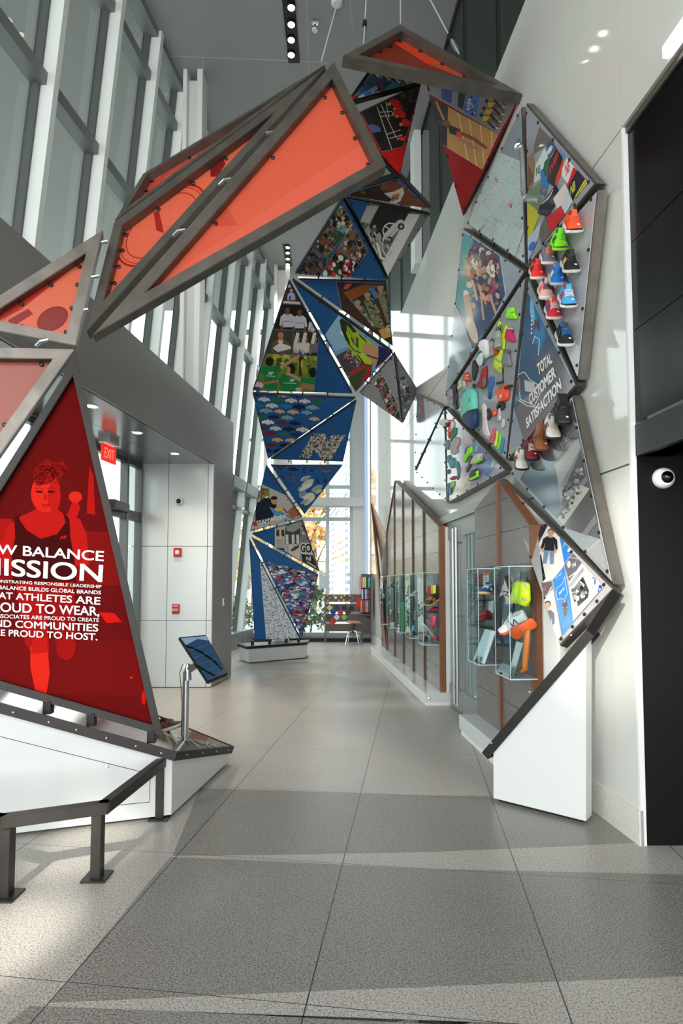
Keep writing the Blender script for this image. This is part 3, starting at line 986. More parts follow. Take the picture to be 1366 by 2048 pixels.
# ---------------------------------------------------------------- the mission panel
m_br, m_b0 = tp(326, 1472, .07), tp(0, 1379, .07)
m_bl = m_b0 + (m_b0 - m_br) * .62
m_ap = at(152, 712, 4.05)
def art_mission(S):
    S.z = ZK
    S.poly_([(-600, -200), (900, -200), (900, 3000), (-600, 3000)], (96, 8, 9))
    S.poly_([(-600, 1150), (900, 1240), (900, 1500), (-600, 1500)], (120, 12, 11))
    S.poly_([(-600, 1760), (900, 1800), (900, 2080), (-600, 2060)], (106, 10, 10))
    S.poly_([(470, 870), (492, 930), (500, 1130), (455, 1120)], (168, 18, 14))
    S.poly_([(-300, 1140), (60, 1150), (80, 1300), (-300, 1290)], (158, 16, 13))
    red, lit, drk = (176, 20, 15), (206, 34, 22), (62, 5, 7)
    # arm behind, fist
    S.poly_([(350, 1140), (380, 1060), (410, 1050), (420, 1100), (395, 1160)], red)
    S.ell(396, 1035, 36, 30, lit)
    # shoulders and arms
    S.poly_([(150, 1120), (95, 1140), (40, 1190), (20, 1260), (-40, 1330), (-20, 1400), (60, 1420), (120, 1300), (330, 1300), (400, 1400), (470, 1390), (455, 1230), (420, 1150), (330, 1120), (290, 1090), (200, 1090)], red)
    # singlet
    S.poly_([(110, 1120), (75, 1145), (80, 1250), (60, 1330), (70, 1500), (400, 1500), (390, 1350), (370, 1250), (365, 1150), (330, 1110), (345, 1170), (300, 1230), (215, 1255), (140, 1210), (100, 1150)], drk)
    # neck and face
    S.poly_([(200, 1060), (290, 1060), (300, 1120), (250, 1180), (190, 1120)], red)
    S.ell(240, 1015, 78, 102, lit, 0.05)
    S.ell(285, 1030, 34, 84, red)
    for hx, hy, hr in ((200, 905, 34), (240, 870, 40), (290, 880, 38), (320, 870, 24), (250, 920, 60), (215, 940, 40), (300, 915, 34), (345, 878, 14)):
        S.ell(hx, hy, hr, hr * .72, (126, 12, 10), hx * .01, 14, False)
    S.layer += 1
    rnd = random.Random(8)
    for k in range(90):
        x, y = rnd.uniform(185, 330), rnd.uniform(850, 955)
        a_ = math.atan2(y - 930, x - 245)
        l = rnd.uniform(10, 26)
        S.band([(x, y), (x - l * math.sin(a_), y + l * math.cos(a_) * .7)], rnd.uniform(3, 6), rnd.choice([red, (146, 14, 12), (150, 16, 12), drk]), False)
    S.layer += 1
    for ex in (207, 268):
        S.ell(ex, 1008, 20, 6, drk, .05)
        S.band([(ex - 22, 992), (ex, 987), (ex + 20, 991)], 4, (150, 16, 13))
    S.poly_([(236, 1005), (226, 1045), (250, 1052)], red)
    S.band([(218, 1076), (240, 1079), (262, 1074)], 5, (120, 10, 10))
    S.band([(222, 1086), (240, 1090), (258, 1085)], 4, (170, 22, 16))
    S.text('NB', [(312, 1260), (348, 1252), (350, 1238), (318, 1240)], lit, .02, .3)
    # thighs, knees, shins
    S.poly_([(80, 1480), (240, 1480), (260, 1850), (180, 1880), (130, 1800)], (150, 14, 12))
    S.poly_([(250, 1480), (390, 1480), (400, 1820), (360, 1890), (300, 1870)], (134, 12, 11))
    S.poly_([(160, 1820), (250, 1810), (262, 1960), (245, 2070), (185, 2050), (160, 1930)], lit)
    S.poly_([(170, 1780), (245, 1770), (255, 1850), (165, 1860)], red)
    S.ell(350, 1830, 46, 62, (146, 14, 12))
    S.poly_([(520, 1640), (600, 1645), (642, 1692), (560, 1698)], (196, 20, 16))
    S.ell(755, 2090, 12, 36, (190, 20, 14))
    S.ell(690, 1984, 8, 5, (220, 40, 26))
MT = [("NEW BALANCE", [(-125, 145), (545, 192), (548, 138), (-125, 93)], .017, 0),
      ("MISSION", [(-112, 258), (537, 302), (543, 210), (-112, 168)], .017, 0),
      ("DEMONSTRATING RESPONSIBLE LEADERSHIP", [(-78, 299), (533, 333), (534, 317), (-78, 283)], .012, 0),
      ("NEW BALANCE BUILDS GLOBAL BRANDS", [(-92, 333), (530, 366), (531, 346), (-92, 313)], .016, 0),
      ("THAT ATHLETES ARE", [(-80, 383), (527, 420), (529, 379), (-80, 348)], .017, 0),
      ("PROUD TO WEAR,", [(-80, 461), (523, 486), (522, 430), (-80, 402)], .017, 0),
      ("OUR ASSOCIATES ARE PROUD TO CREATE", [(-115, 484), (520, 510), (521, 490), (-115, 463)], .012, 0),
      ("AND COMMUNITIES", [(-72, 532), (516, 561), (517, 521), (-72, 495)], .017, 0),
      ("ARE PROUD TO HOST.", [(-65, 579), (512, 607), (514, 570), (-65, 545)], .017, 0)]
def zl(q): return [((ZL[0] + x * ZL[2] - ZK[0]) / ZK[2], (ZL[1] + y * ZL[2] - ZK[1]) / ZK[2]) for x, y in q]
ARCH = 'red triangular panels of the entrance arch'
panel([m_ap, m_bl, m_br], 'deep red mission panel with white lettering and a runner, standing on the pedestal', 'B', ARCH, art_mission, (96, 9, 10), PRINTD, DARKSTEEL, .05, .07, 0,
      lettering=[(t, zl(q), b, s) for t, q, b, s in MT])
blk = [o for o in bpy.data.objects if o.name.startswith('display_panel')][-1]
for q in (.06, .38, .6):
    p = m_br.lerp(m_b0, q * 1.2)
    MB().box(p - TN * .03 + Vector((0, .03, 0)), .05, .05, .085).build('foot_block', DARKSTEEL, ped)

RED = (232, 96, 78)
def tint(S, shapes, z):
    S.z = z
    for pts, c in shapes: S.poly_(pts, c)
def art_salmon_sheen(S): S._put(S.poly, (206, 128, 112), .0003)  # gloss reflection on the red sheet is mixed into this flat colour
panel(vz((149, 698, 4.02), (-300, 688, 3.5), (-270, 1290, 3.45)), 'salmon pink panel, gloss sheen coloured in, leaning at the left edge beside the mission panel', 'B', ARCH, art_salmon_sheen, (206, 128, 112), PRINTR, STEEL, .075, .08, 3, bscale=1.3)
def art_p3(S):
    S.z = (0, 0, .5124)
    d = (196, 62, 46)
    S.poly_([(-200, 1290), (40, 1190), (220, 1060), (350, 960), (360, 980), (230, 1090), (80, 1210), (-100, 1300)], (210, 66, 48))
    S.ell(205, 1245, 66, 44, (160, 44, 36), -.5)
    S.ell(205, 1245, 56, 35, (178, 52, 42), -.5)
    S.poly_([(30, 1250), (110, 1205), (130, 1225), (50, 1275)], (170, 48, 40))
    for k in range(6):
        S.band([(0, 1180 + k * 16), (200 - k * 12, 1040 + k * 22)], 2, (200, 60, 46))
panel(vz((206, 459, 4.2), (151, 691, 4.08), (-87, 645, 3.85)), 'small orange red panel above the salmon panel, printed with a faint running track', 'B', ARCH, art_p3, (248, 140, 104), PRINTR, STEEL, .075, .09, 3, bscale=1.3)
def art_p4(S):
    S.z = ZO
    d = (190, 52, 40)
    for r, w in ((1.0, 9), (.93, 3), (.8, 4)):
        pts = []
        for k in range(40):
            t = 2 * PI * k / 39
            u, v = 210 * r * math.cos(t), 120 * r * math.sin(t)
            pts.append((630 + u * .74 + v * .62, 880 - u * .67 + v * .62))
        S.band(pts, w, d)
    S.poly_([(820, 640), (870, 610), (880, 640), (850, 690), (822, 690)], (150, 40, 34))
    S.poly_([(960, 550), (1000, 520), (985, 560)], d)
    S.poly_([(600, 830), (620, 820), (640, 910), (610, 900)], d)
    S.poly_([(430, 1150), (560, 1000), (580, 1010), (450, 1160)], (240, 110, 84))
panel(vz((228, 444, 4.4), (172, 664, 4.12), (652, 132, 5.0)), 'long red panel printed with a faint stadium, behind the biggest plain red one', 'B', ARCH, art_p4, (244, 132, 100), PRINTR, STEEL, .07, .09, 4, bscale=1.3)
def art_p5(S):
    S.z = ZO
    rnd = random.Random(2)
    for k in range(7):
        x0, y0 = 575 + k * 14, 690 + k * 6
        for j in range(12):
            t = j / 12
            if rnd.random() < .85:
                a = (x0 + t * (380 - k * 26), y0 - t * (225 - k * 14))
                S.band([a, (a[0] + 24, a[1] - 14)], 5, (232, 208, 200), False)
panel(vz((286, 347, 5.0), (229, 440, 4.6), (650, 129, 5.3)), 'narrow red panel with small white writing at the back of the arch top', 'B', ARCH, art_p5, (230, 100, 78), PRINTR, STEEL, .06, .08, 3, bscale=1.3)
def art_p6(S):
    S.z = ZO
    S.poly_([(820, 860), (880, 800), (930, 880), (850, 885)], (230, 108, 82))
    S.poly_([(1366, 700), (1500, 640), (1500, 500), (600, 1120), (700, 1060)], (246, 134, 106))
panel(vz((184, 671, 4.02), (668, 123, 4.75), (773, 331, 4.6)), 'largest plain red panel crossing the upper left of the arch', 'B', ARCH, art_p6, (242, 124, 94), PRINTR, STEEL, .088, .09, 3, bscale=1.3)
def art_p7(S):
    S.z = ZI
    S.poly_([(470, 380), (620, 330), (800, 250), (1130, 470), (1500, 620), (1500, 700), (500, 420)], (150, 62, 46))
    S.poly_([(800, 260), (960, 190), (1200, 330), (1366, 430), (1500, 520), (1300, 480), (1130, 470)], (240, 84, 48))
    S.poly_([(830, 200), (940, 185), (1010, 260), (880, 250)], (226, 70, 44))
panel(vz((686, 111, 4.85), (800, 49, 5.25), (1047, 189, 5.15)), 'red panel at the very top of the arch hung from the ceiling cables', 'B', ARCH, art_p7, (212, 94, 66), PRINTR, STEEL, .075, .09, 4, bscale=1.3)

# ---------------------------------------------------------------- picture panels under the arch and down the blue leg
PIC = 'picture panels hanging under the arch'
def art_kayak(S):
    S.z = ZI
    S.poly_([(300, 400), (620, 380), (610, 520), (430, 770), (330, 700)], (128, 44, 40))
    S.band([(630, 500), (420, 775)], 30, (30, 28, 28))
    S.photo([(640, 500), (1075, 560), (1070, 650), (590, 895), (440, 785)], (56, 92, 122))
    S.poly_([(900, 560), (1080, 580), (1080, 650), (760, 800), (700, 760)], (52, 146, 160))
    S.poly_([(470, 800), (640, 690), (700, 760), (590, 880)], (150, 176, 196))
    S.poly_([(520, 770), (590, 740), (620, 830), (570, 850)], (52, 110, 180))
    for k in range(12): S.band([(600 + k * 30, 560 + k * 6), (640 + k * 34, 600 + k * 10)], 12, [(30, 40, 60), (210, 220, 226), (150, 120, 90)][k % 3])
    S.band([(630, 755), (760, 660)], 10, (60, 40, 36))
    S.ell(700, 700, 14, 22, (186, 60, 40))
panel(vz((692, 206, 5.1), (762, 104, 5.45), (846, 163, 5.75)), 'blue kayaking photo panel right under the top red panel', 'A', PIC, art_kayak, (110, 30, 28), PRINT, None, .05, .07, 3)
def art_team(S):
    S.z = ZI
    S.poly_([(300, 700), (580, 920), (480, 970)], (120, 20, 22))
    S.photo([(560, 920), (1090, 670), (910, 1285), (700, 1335), (500, 960)], (32, 29, 28))
    S.crowd([(900, 1200), (1050, 800), (960, 720), (760, 900)], [(24, 22, 22), (50, 44, 40), (88, 70, 60)], 60, 20, 3)
    for a, b in (((650, 890), (800, 1320)), ((690, 870), (840, 1200)), ((740, 850), (770, 1010)), ((670, 950), (800, 940)), ((690, 990), (820, 980)), ((750, 1165), (880, 1120)), ((770, 1205), (900, 1170))):
        S.band([a, b], 7, (200, 196, 188))
    for x, y, q in ((820, 850, 50), (860, 900, 40), (890, 970, 46), (930, 1050, 46), (880, 1200, 26), (925, 1205, 26), (840, 950, 34)):
        S.ell(x, y, q, q * .8, (206, 36, 30), .4)
        S.ell(x - q, y + q * .4, q * .34, q * .34, SKIN)
    S.ell(620, 1110, 70, 40, (70, 84, 120), .3)
    S.ell(660, 1200, 60, 60, (22, 20, 20))
    S.set_clip()
    S.poly_([(600, 1366), (700, 1340), (910, 1290), (900, 1500), (700, 1600)], (178, 20, 20))
panel(vz((844, 166, 5.78), (695, 238, 5.2), (800, 354, 5.95)), 'dark photo panel with a cheering team in red jerseys under the arch', 'A', PIC, art_team, (140, 18, 20), PRINT, None, .05, .07, 3)
def art_runners(S):
    S.z = ZF
    S.poly_([(80, 700), (420, 900), (240, 1290), (100, 760)], (150, 26, 28))
    S.photo([(0, 230), (620, 330), (640, 420), (520, 640), (-10, 330)], (128, 128, 132))
    S.photo([(90, 240), (175, 262), (165, 415), (80, 370)], (58, 80, 140))
    S.photo([(220, 290), (280, 300), (250, 460), (205, 430)], (48, 52, 60))
    S.photo([(290, 285), (390, 320), (350, 520), (250, 470)], (74, 110, 170))
    S.crowd([(260, 460), (350, 510), (385, 330), (300, 300)], [(190, 200, 210), (60, 80, 120)], 26, 12, 7)
    S.set_clip([(-20, 200), (640, 320), (560, 660), (-20, 330)])
    for x, y in ((455, 340), (445, 395), (425, 450), (405, 500)):
        S.poly_([(x, y), (x + 50, y + 5), (x + 40, y + 40), (x - 5, y + 34)], (214, 168, 30))
        S.ell(x - 14, y - 8, 13, 14, (40, 28, 22))
        S.band([(x + 40, y + 20), (x + 96, y + 45), (x + 120, y + 90)], 15, SKIN2)
        S.band([(x + 30, y + 34), (x + 70, y + 80), (x + 100, y + 100)], 14, (34, 30, 32))
        S.band([(x + 92, y + 90), (x + 122, y + 92)], 8, (220, 220, 220))
    S.photo([(-20, 340), (520, 640), (400, 905), (80, 705)], (188, 140, 84))
    S.poly_([(-20, 330), (140, 410), (130, 740), (60, 700)], (52, 46, 44))
    for k in range(5): S.band([(215 + k * 85, 470 + k * 48), (300 + k * 60, 880 + k * 30)], 5, (226, 214, 190))
    S.band([(60, 540), (150, 570)], 34, (60, 66, 90))
    S.poly_([(140, 560), (230, 600), (240, 660), (150, 630)], (48, 44, 44))
    S.poly_([(210, 610), (260, 630), (230, 690), (200, 640)], (212, 70, 40))
    S.band([(240, 630), (330, 670), (430, 740)], 26, SKIN2)
    S.band([(220, 660), (300, 720), (370, 750)], 22, SKIN3)
    S.band([(50, 390), (110, 530)], 18, SKIN3)
    S.ell(130, 555, 26, 24, SKIN2)
    S.band([(415, 725), (440, 745)], 12, (220, 60, 40))
panel(vz((849, 164, 5.8), (1042, 198, 5.22), (925, 433, 6.75)), 'photo panel of runners on a track with a dark red tip, beside the wall', 'A', PIC, art_runners, (140, 22, 26), PRINT, None, .05, .07, 4)
def art_sneaker(S):
    S.z = ZA
    S.poly_([(860, 40), (1010, 30), (1010, 80), (880, 60)], (40, 70, 130))
    S.photo([(690, 160), (1010, 60), (1250, 260), (1200, 290)], (44, 26, 20))
    S.poly_([(940, 60), (1100, 100), (1240, 260), (1080, 250), (960, 140)], (122, 58, 30))
    S.ell(850, 90, 80, 26, (30, 22, 20), -.4)
    S.crowd([(780, 150), (960, 110), (940, 60), (800, 90)], [(70, 46, 32), (24, 18, 18), (110, 70, 40)], 26, 22, 4)
    S.poly_([(935, 150), (1000, 140), (1060, 110), (1068, 150), (1040, 200), (1000, 225), (965, 220), (990, 190)], (222, 216, 208))
    S.poly_([(990, 160), (1040, 150), (1030, 190), (990, 200)], (216, 118, 44))
    S.text('N', [(990, 205), (1030, 190), (1020, 165), (985, 175)], (90, 90, 96), .03)
    S.band([(980, 225), (1040, 200), (1066, 140)], 6, (240, 236, 226))
panel(vz((800, 355, 5.98), (862, 419, 6.7), (684, 390, 6.25)), 'dark brown photo panel showing a white and orange sneaker', 'A', PIC, art_sneaker, BLUE, PRINT, None, .05, .07, 3)
def quadmix(S, quads, pal, seed):
    for k, q in enumerate(quads):
        S.photo(q, pal[k][0])
        S.crowd(q, pal[k][1], 90, pal[k][2], seed + k, 1.3)
        S.set_clip()
def art_grid(S):
    S.z = ZA
    quadmix(S, [[(640, 190), (735, 350), (690, 420), (560, 340)], [(560, 345), (690, 420), (610, 510), (590, 580), (460, 500)], [(735, 355), (835, 530), (780, 610), (635, 510)],
                [(455, 505), (575, 585), (520, 690), (350, 670)], [(630, 515), (775, 610), (700, 710), (525, 690)]],
            [((90, 70, 50), [(60, 160, 170), (40, 30, 28), (150, 110, 60), (220, 210, 190)], 15), ((44, 84, 52), CROWD, 13), ((120, 100, 80), CROWD, 14),
             ((110, 108, 104), [(60, 70, 96), (44, 40, 40), (90, 84, 80), (120, 90, 80)], 13), ((52, 70, 44), [(180, 30, 34), (230, 226, 226), (40, 36, 36), (200, 60, 60)], 14)], 21)
    S.poly_([(835, 540), (960, 720), (720, 710)], BLUE)
panel(vz((686, 396, 6.42), (590, 549, 7.6), (776, 560, 7.6)), 'panel with a grid of five crowd photos and a blue corner', 'A', PIC, art_grid, BLUE, PRINT, None, .05, .07, 4, studs=[(683, 554)])
def art_car(S):
    S.z = ZA
    S.photo([(835, 215), (1110, 265), (1235, 290), (960, 710), (780, 340)], (110, 110, 108))
    S.poly_([(900, 225), (1110, 270), (1060, 360), (900, 480), (820, 430)], (38, 38, 38))
    S.poly_([(1095, 285), (1170, 290), (960, 690), (925, 600)], (216, 216, 212))
    S.poly_([(1170, 290), (1235, 290), (1100, 520), (965, 715), (960, 690)], (120, 120, 116))
    S.poly_([(830, 230), (905, 235), (840, 350), (775, 330)], (180, 180, 176))
    # pale rounded car, running up the slope of the picture
    T = lambda u, n: (1000 + .67 * u - .74 * n, 402 - .74 * u - .67 * n)
    S.poly_([T(*p) for p in ((-95, -12), (90, -16), (98, 10), (80, 28), (40, 34), (-50, 36), (-88, 24), (-100, 4))], (206, 206, 203))
    S.poly_([T(*p) for p in ((-62, 34), (-44, 62), (-10, 74), (22, 66), (46, 34))], (224, 224, 221))
    S.poly_([T(*p) for p in ((-50, 36), (-38, 58), (-14, 66), (-10, 36))], (48, 50, 52))
    S.poly_([T(*p) for p in ((-4, 36), (-6, 66), (16, 60), (34, 36))], (48, 50, 52))
    S.band([T(-90, 6), T(92, 2)], 4, (150, 150, 148))
    for u in (-58, 58):
        S.ell(*T(u, -12), 22, 22, (40, 40, 40)); S.ell(*T(u, -12), 11, 11, (170, 170, 168))
    # running figures
    rnd = random.Random(5)
    for x, y in ((830, 400), (870, 390), (900, 440), (950, 470), (860, 470), (920, 500)):
        S.ell(x, y, 20, 26, rnd.choice([(210, 210, 208), (90, 90, 90), (160, 160, 158)]), .3)
        S.band([(x, y + 10), (x + 30, y + 60), (x + 20, y + 90)], 12, (190, 190, 186))
        S.band([(x, y + 10), (x - 20, y + 50)], 10, (130, 130, 128))
        S.ell(x + 4, y - 24, 9, 11, (170, 170, 168))
    S.band([(890, 470), (915, 570), (940, 580)], 16, (226, 226, 224))
panel(vz((692, 394, 6.42), (861, 429, 6.95), (777, 558, 7.55)), 'black and white photo panel of a car and running boys with a blue corner', 'A', PIC, art_car, BLUE, PRINT, None, .05, .07, 4)
def art_soldiers(S):
    S.z = ZA
    S.photo([(625, 725), (965, 740), (1000, 1180), (940, 1110), (660, 905)], (66, 44, 32))
    S.poly_([(635, 730), (780, 735), (640, 800)], (40, 44, 62))
    S.poly_([(690, 740), (730, 740), (700, 775), (670, 775)], (214, 90, 60))
    S.poly_([(640, 810), (800, 745), (960, 750), (900, 760), (700, 860), (650, 880)], (140, 76, 38))
    S.poly_([(695, 850), (725, 838), (770, 915), (735, 925)], (70, 118, 170))
    S.poly_([(835, 770), (865, 758), (910, 830), (880, 838)], (70, 118, 170))
    camo = [(120, 124, 96), (86, 90, 66), (160, 158, 130), (58, 60, 46)]
    for x, y, h in ((680, 890, 150), (765, 860, 190), (830, 810, 230), (915, 765, 250)):
        S.poly_([(x - 26, y + 40), (x + 34, y + 20), (x + 84, y + h * .6), (x + 120, y + h), (x + 40, y + h * .9)], (112, 114, 90))
        S.crowd([(x - 10, y + 30), (x + 40, y + 30), (x + 110, y + h * .9), (x + 40, y + h * .8)], camo, 40, 9, int(x))
        S.ell(x, y + 20, 16, 22, SKIN3, -.3)
        S.ell(x - 2, y, 22, 15, (150, 148, 116), -.1)
    S.poly_([(900, 1040), (960, 1020), (985, 1080), (930, 1100)], (200, 140, 80))
    S.ell(970, 1030, 22, 26, (180, 170, 150))
panel(vz((595, 557, 7.75), (772, 562, 7.8), (786, 693, 8.6)), 'photo panel of soldiers in camouflage and a blue corner', 'A', PIC, art_soldiers, BLUE, PRINT, None, .05, .07, 4, studs=[(690, 625)])
def art_spike(S):
    S.z = ZA
    S.photo([(650, 930), (1000, 1190), (845, 1366), (760, 1460), (640, 1240), (555, 1070)], (120, 166, 206))
    S.poly_([(555, 1070), (650, 935), (760, 1010), (700, 1150), (620, 1180)], (150, 190, 220))
    S.ell(690, 1060, 40, 22, (226, 232, 236), .2)
    S.poly_([(620, 1210), (720, 1160), (860, 1260), (850, 1366), (700, 1340)], (82, 72, 74))
    S.crowd([(640, 1250), (800, 1300), (780, 1210), (700, 1175)], [(170, 120, 110), (50, 44, 50), (120, 100, 100), (190, 170, 160)], 120, 6, 3)
    S.poly_([(690, 1366), (760, 1300), (850, 1270), (800, 1480), (760, 1480)], (70, 80, 48))
    S.poly_([(700, 1320), (850, 1245), (860, 1260), (715, 1340)], (190, 50, 40))
    S.poly_([(760, 1470), (830, 1280), (860, 1270), (800, 1470)], (186, 40, 36))
    # leg, sock
    S.poly_([(800, 1120), (900, 1150), (985, 1190), (960, 1250), (900, 1280), (800, 1210)], SKIN)
    S.poly_([(900, 1140), (1000, 1185), (880, 1290), (900, 1220)], (38, 44, 92))
    # spiked shoe
    S.poly_([(650, 975), (660, 960), (690, 985), (760, 1040), (800, 1090), (830, 1100), (880, 1140), (800, 1120), (800, 1190), (860, 1250), (830, 1270), (770, 1230), (700, 1150), (700, 1110), (665, 1040)], (170, 196, 40))
    S.poly_([(648, 980), (662, 962), (720, 1000), (760, 1050), (740, 1060), (700, 1010), (690, 1060), (720, 1130), (690, 1110), (660, 1040)], (44, 52, 30))
    S.text('N', [(735, 1135), (770, 1160), (770, 1090), (720, 1085)], (40, 44, 80), .02)
    S.band([(806, 1196), (880, 1222), (950, 1246)], 9, (66, 52, 48))
    S.band([(800, 1190), (850, 1240)], 8, (60, 70, 40))
    for k in range(6): S.band([(690 + k * 15, 1006 + k * 17), (704 + k * 13, 1062 + k * 15)], 3, (96, 116, 30))
    S.band([(700, 1120), (740, 1170), (800, 1195)], 7, (60, 66, 110))
    for k in range(4): S.band([(772 + k * 12, 1062 + k * 12), (790 + k * 12, 1090 + k * 10)], 5, (36, 40, 30))
    S.poly_([(770, 1195), (805, 1185), (862, 1245), (850, 1268), (815, 1262)], (186, 208, 60))
    S.band([(764, 1200), (810, 1262), (852, 1272)], 7, (44, 52, 30))
    for k in range(7): S.ell(655 + k * 9, 985 + k * 24, 5, 5, (30, 34, 26))
panel(vz((584, 561, 7.8), (785, 706, 8.7), (711, 785, 9.5)), 'panel with a giant yellow spiked shoe above a stadium and a long blue edge', 'A', PIC, art_spike, BLUE, PRINT, None, .05, .07, 4, studs=[(648, 673)])
def art_people(S):
    S.z = ZE
    S.poly_([(480, 150), (520, 262), (440, 262)], (222, 222, 222))
    S.photo([(430, 268), (540, 265), (640, 468), (380, 452)], (60, 54, 70))
    S.man(490, 285, 210, (168, 182, 214), SKIN, (210, 206, 200)); S.band([(480, 365), (470, 410)], 16, (20, 22, 40))
    S.poly_([(380, 425), (640, 440), (640, 470), (380, 455)], (214, 204, 196))
    S.photo([(370, 462), (640, 474), (820, 795), (280, 755)], (34, 25, 23))
    for x, y, h in ((445, 490, 400), (590, 515, 380), (770, 580, 340)):
        S.man(x, y, h, (206, 206, 220), SKIN2, (28, 20, 18)); S.band([(x - 50, y + h * .45), (x + 50, y + h * .45)], 14, (190, 150, 150))
    S.photo([(270, 762), (520, 772), (508, 1060), (170, 1040)], (66, 72, 56))
    S.man(365, 775, 500, (104, 88, 74), (198, 128, 96), (96, 60, 44)); S.poly_([(330, 895), (395, 893), (385, 925), (340, 925)], (240, 232, 224))
    S.poly_([(270, 985), (340, 930), (370, 925), (480, 960), (490, 990), (330, 1030)], (230, 230, 230))
    S.photo([(524, 775), (820, 796), (798, 1080), (512, 1062)], (44, 48, 42))
    for x in (570, 660, 770):
        S.man(x, 850, 300, (222, 214, 204) if x < 700 else (120, 110, 120), SKIN3, (180, 150, 120)); S.band([(x, 800), (x - 30, 930)], 40, (228, 220, 206))
    S.crowd([(520, 1050), (680, 1060), (660, 1010), (540, 1000)], [(70, 100, 170), (230, 230, 236)], 50, 10, 4)
    S.photo([(170, 1045), (798, 1082), (760, 1505), (10, 1480)], (112, 132, 48))
    S.crowd([(280, 1200), (790, 1300), (790, 1090), (280, 1060)], [(150, 160, 50), (84, 112, 50), (190, 184, 76)], 90, 34, 9)
    S.poly_([(580, 1080), (640, 1080), (600, 1150), (620, 1320), (580, 1310)], (60, 48, 34))
    gr = (30, 132, 70)
    S.poly_([(110, 1210), (200, 1195), (330, 1190), (370, 1190), (370, 1250), (320, 1290), (320, 1470), (170, 1470), (170, 1300), (90, 1240)], gr)
    S.band([(360, 1215), (480, 1140), (580, 1075)], 34, SKIN)
    S.ell(232, 1140, 50, 54, (34, 28, 26))
    S.poly_([(300, 1370), (400, 1290), (560, 1300), (600, 1340), (560, 1500), (370, 1500), (360, 1400)], gr)
    S.ell(490, 1235, 50, 66, (36, 24, 20)); S.ell(460, 1240, 22, 40, SKIN)
    S.band([(430, 1280), (520, 1310), (610, 1370)], 36, SKIN); S.band([(160, 1400), (340, 1370)], 30, SKIN3)
    S.poly_([(600, 1330), (780, 1340), (770, 1440), (600, 1400)], gr); S.ell(745, 1270, 44, 60, (28, 24, 24))
    S.band([(610, 1420), (760, 1450)], 60, SKIN3)
    for q in ([(215, 1298), (275, 1302), (278, 1262), (220, 1258)], [(470, 1380), (530, 1384), (532, 1345), (474, 1340)]): S.text('NB', q, (230, 240, 230), .03, .25)
    S.band([(190, 1310), (300, 1316)], 8, (200, 226, 206)); S.band([(400, 1394), (550, 1402)], 8, (200, 226, 206))
    S.ell(100, 1420, 60, 40, (226, 200, 210)); S.ell(70, 1460, 60, 20, (80, 60, 130)); S.ell(580, 1470, 40, 24, (220, 160, 200))
panel(vz((578, 563, 7.8), (505, 782, 9.4), (705, 788, 9.5)), 'tall panel of volunteers in white and green shirts beside a blue strip', 'A', PIC, art_people, BLUE, PRINT, None, .05, .07, 5, studs=[(642, 675), (605, 785)])
PATT = [(200, 55, 44), (208, 206, 200), (22, 56, 96), (30, 120, 160), (40, 110, 66), (206, 168, 128), (110, 40, 48), (24, 34, 60), (120, 160, 160), (230, 230, 228)]
def art_pattern(S):
    S.z = ZB
    rnd = random.Random(6)
    for r in range(11):
        for c in range(5):
            x = 108 + c * 88 + (r % 2) * 44 + r * 6
            y = 156 + r * 37 + c * 4
            if x > 540 - r * 12 - max(0, (r - 5)) * 20: continue
            if rnd.random() < .08: continue
            q = rnd.uniform(.8, 1.0)
            pts = [(-44, -4), (-20, -16), (-8, -14), (0, -24), (10, -14), (22, -16), (44, -2), (40, 8), (18, 6), (8, 16), (-10, 14), (-20, 6), (-42, 10)]
            S.poly_([(x + a * q, y + b * q + a * .05) for a, b in pts], rnd.choice(PATT), c == 0)
panel(vz((505, 787, 9.5), (711, 797, 9.6), (536, 919, 10.5)), 'blue panel with rows of small coloured cut shapes', 'A', PIC, art_pattern, BLUE, PRINT, None, .05, .07, 4, studs=[(624, 858)])
def art_bigN(S):
    S.z = ZB
    rnd = random.Random(3)
    N = [(390, 565), (470, 418), (548, 415), (580, 470), (598, 425), (680, 425), (592, 578), (530, 580), (505, 540), (480, 510), (455, 568)]
    S.poly_(N, (168, 164, 154))
    def inside(x, y):
        c = False
        for i in range(len(N)):
            (x0, y0), (x1, y1) = N[i], N[i - 1]
            if (y0 > y) != (y1 > y) and x < (x1 - x0) * (y - y0) / (y1 - y0) + x0: c = not c
        return c
    S.layer += 1
    for k in range(1500):
        x, y = rnd.uniform(390, 680), rnd.uniform(415, 580)
        if inside(x, y):
            if k % 60 == 0: S.layer += 1
            S.ell(x, y, rnd.uniform(3, 8), rnd.uniform(3, 8), rnd.choice([(200, 196, 184), (120, 112, 100), (60, 56, 50), (226, 222, 212), (150, 140, 124)]), rnd.uniform(0, 3), 6, False)
panel(vz((713, 802, 9.65), (541, 919, 10.5), (686, 924, 10.6)), 'blue panel with a big speckled beige letter N', 'A', PIC, art_bigN, BLUE, PRINT, None, .05, .07, 4, studs=[(612, 921)])
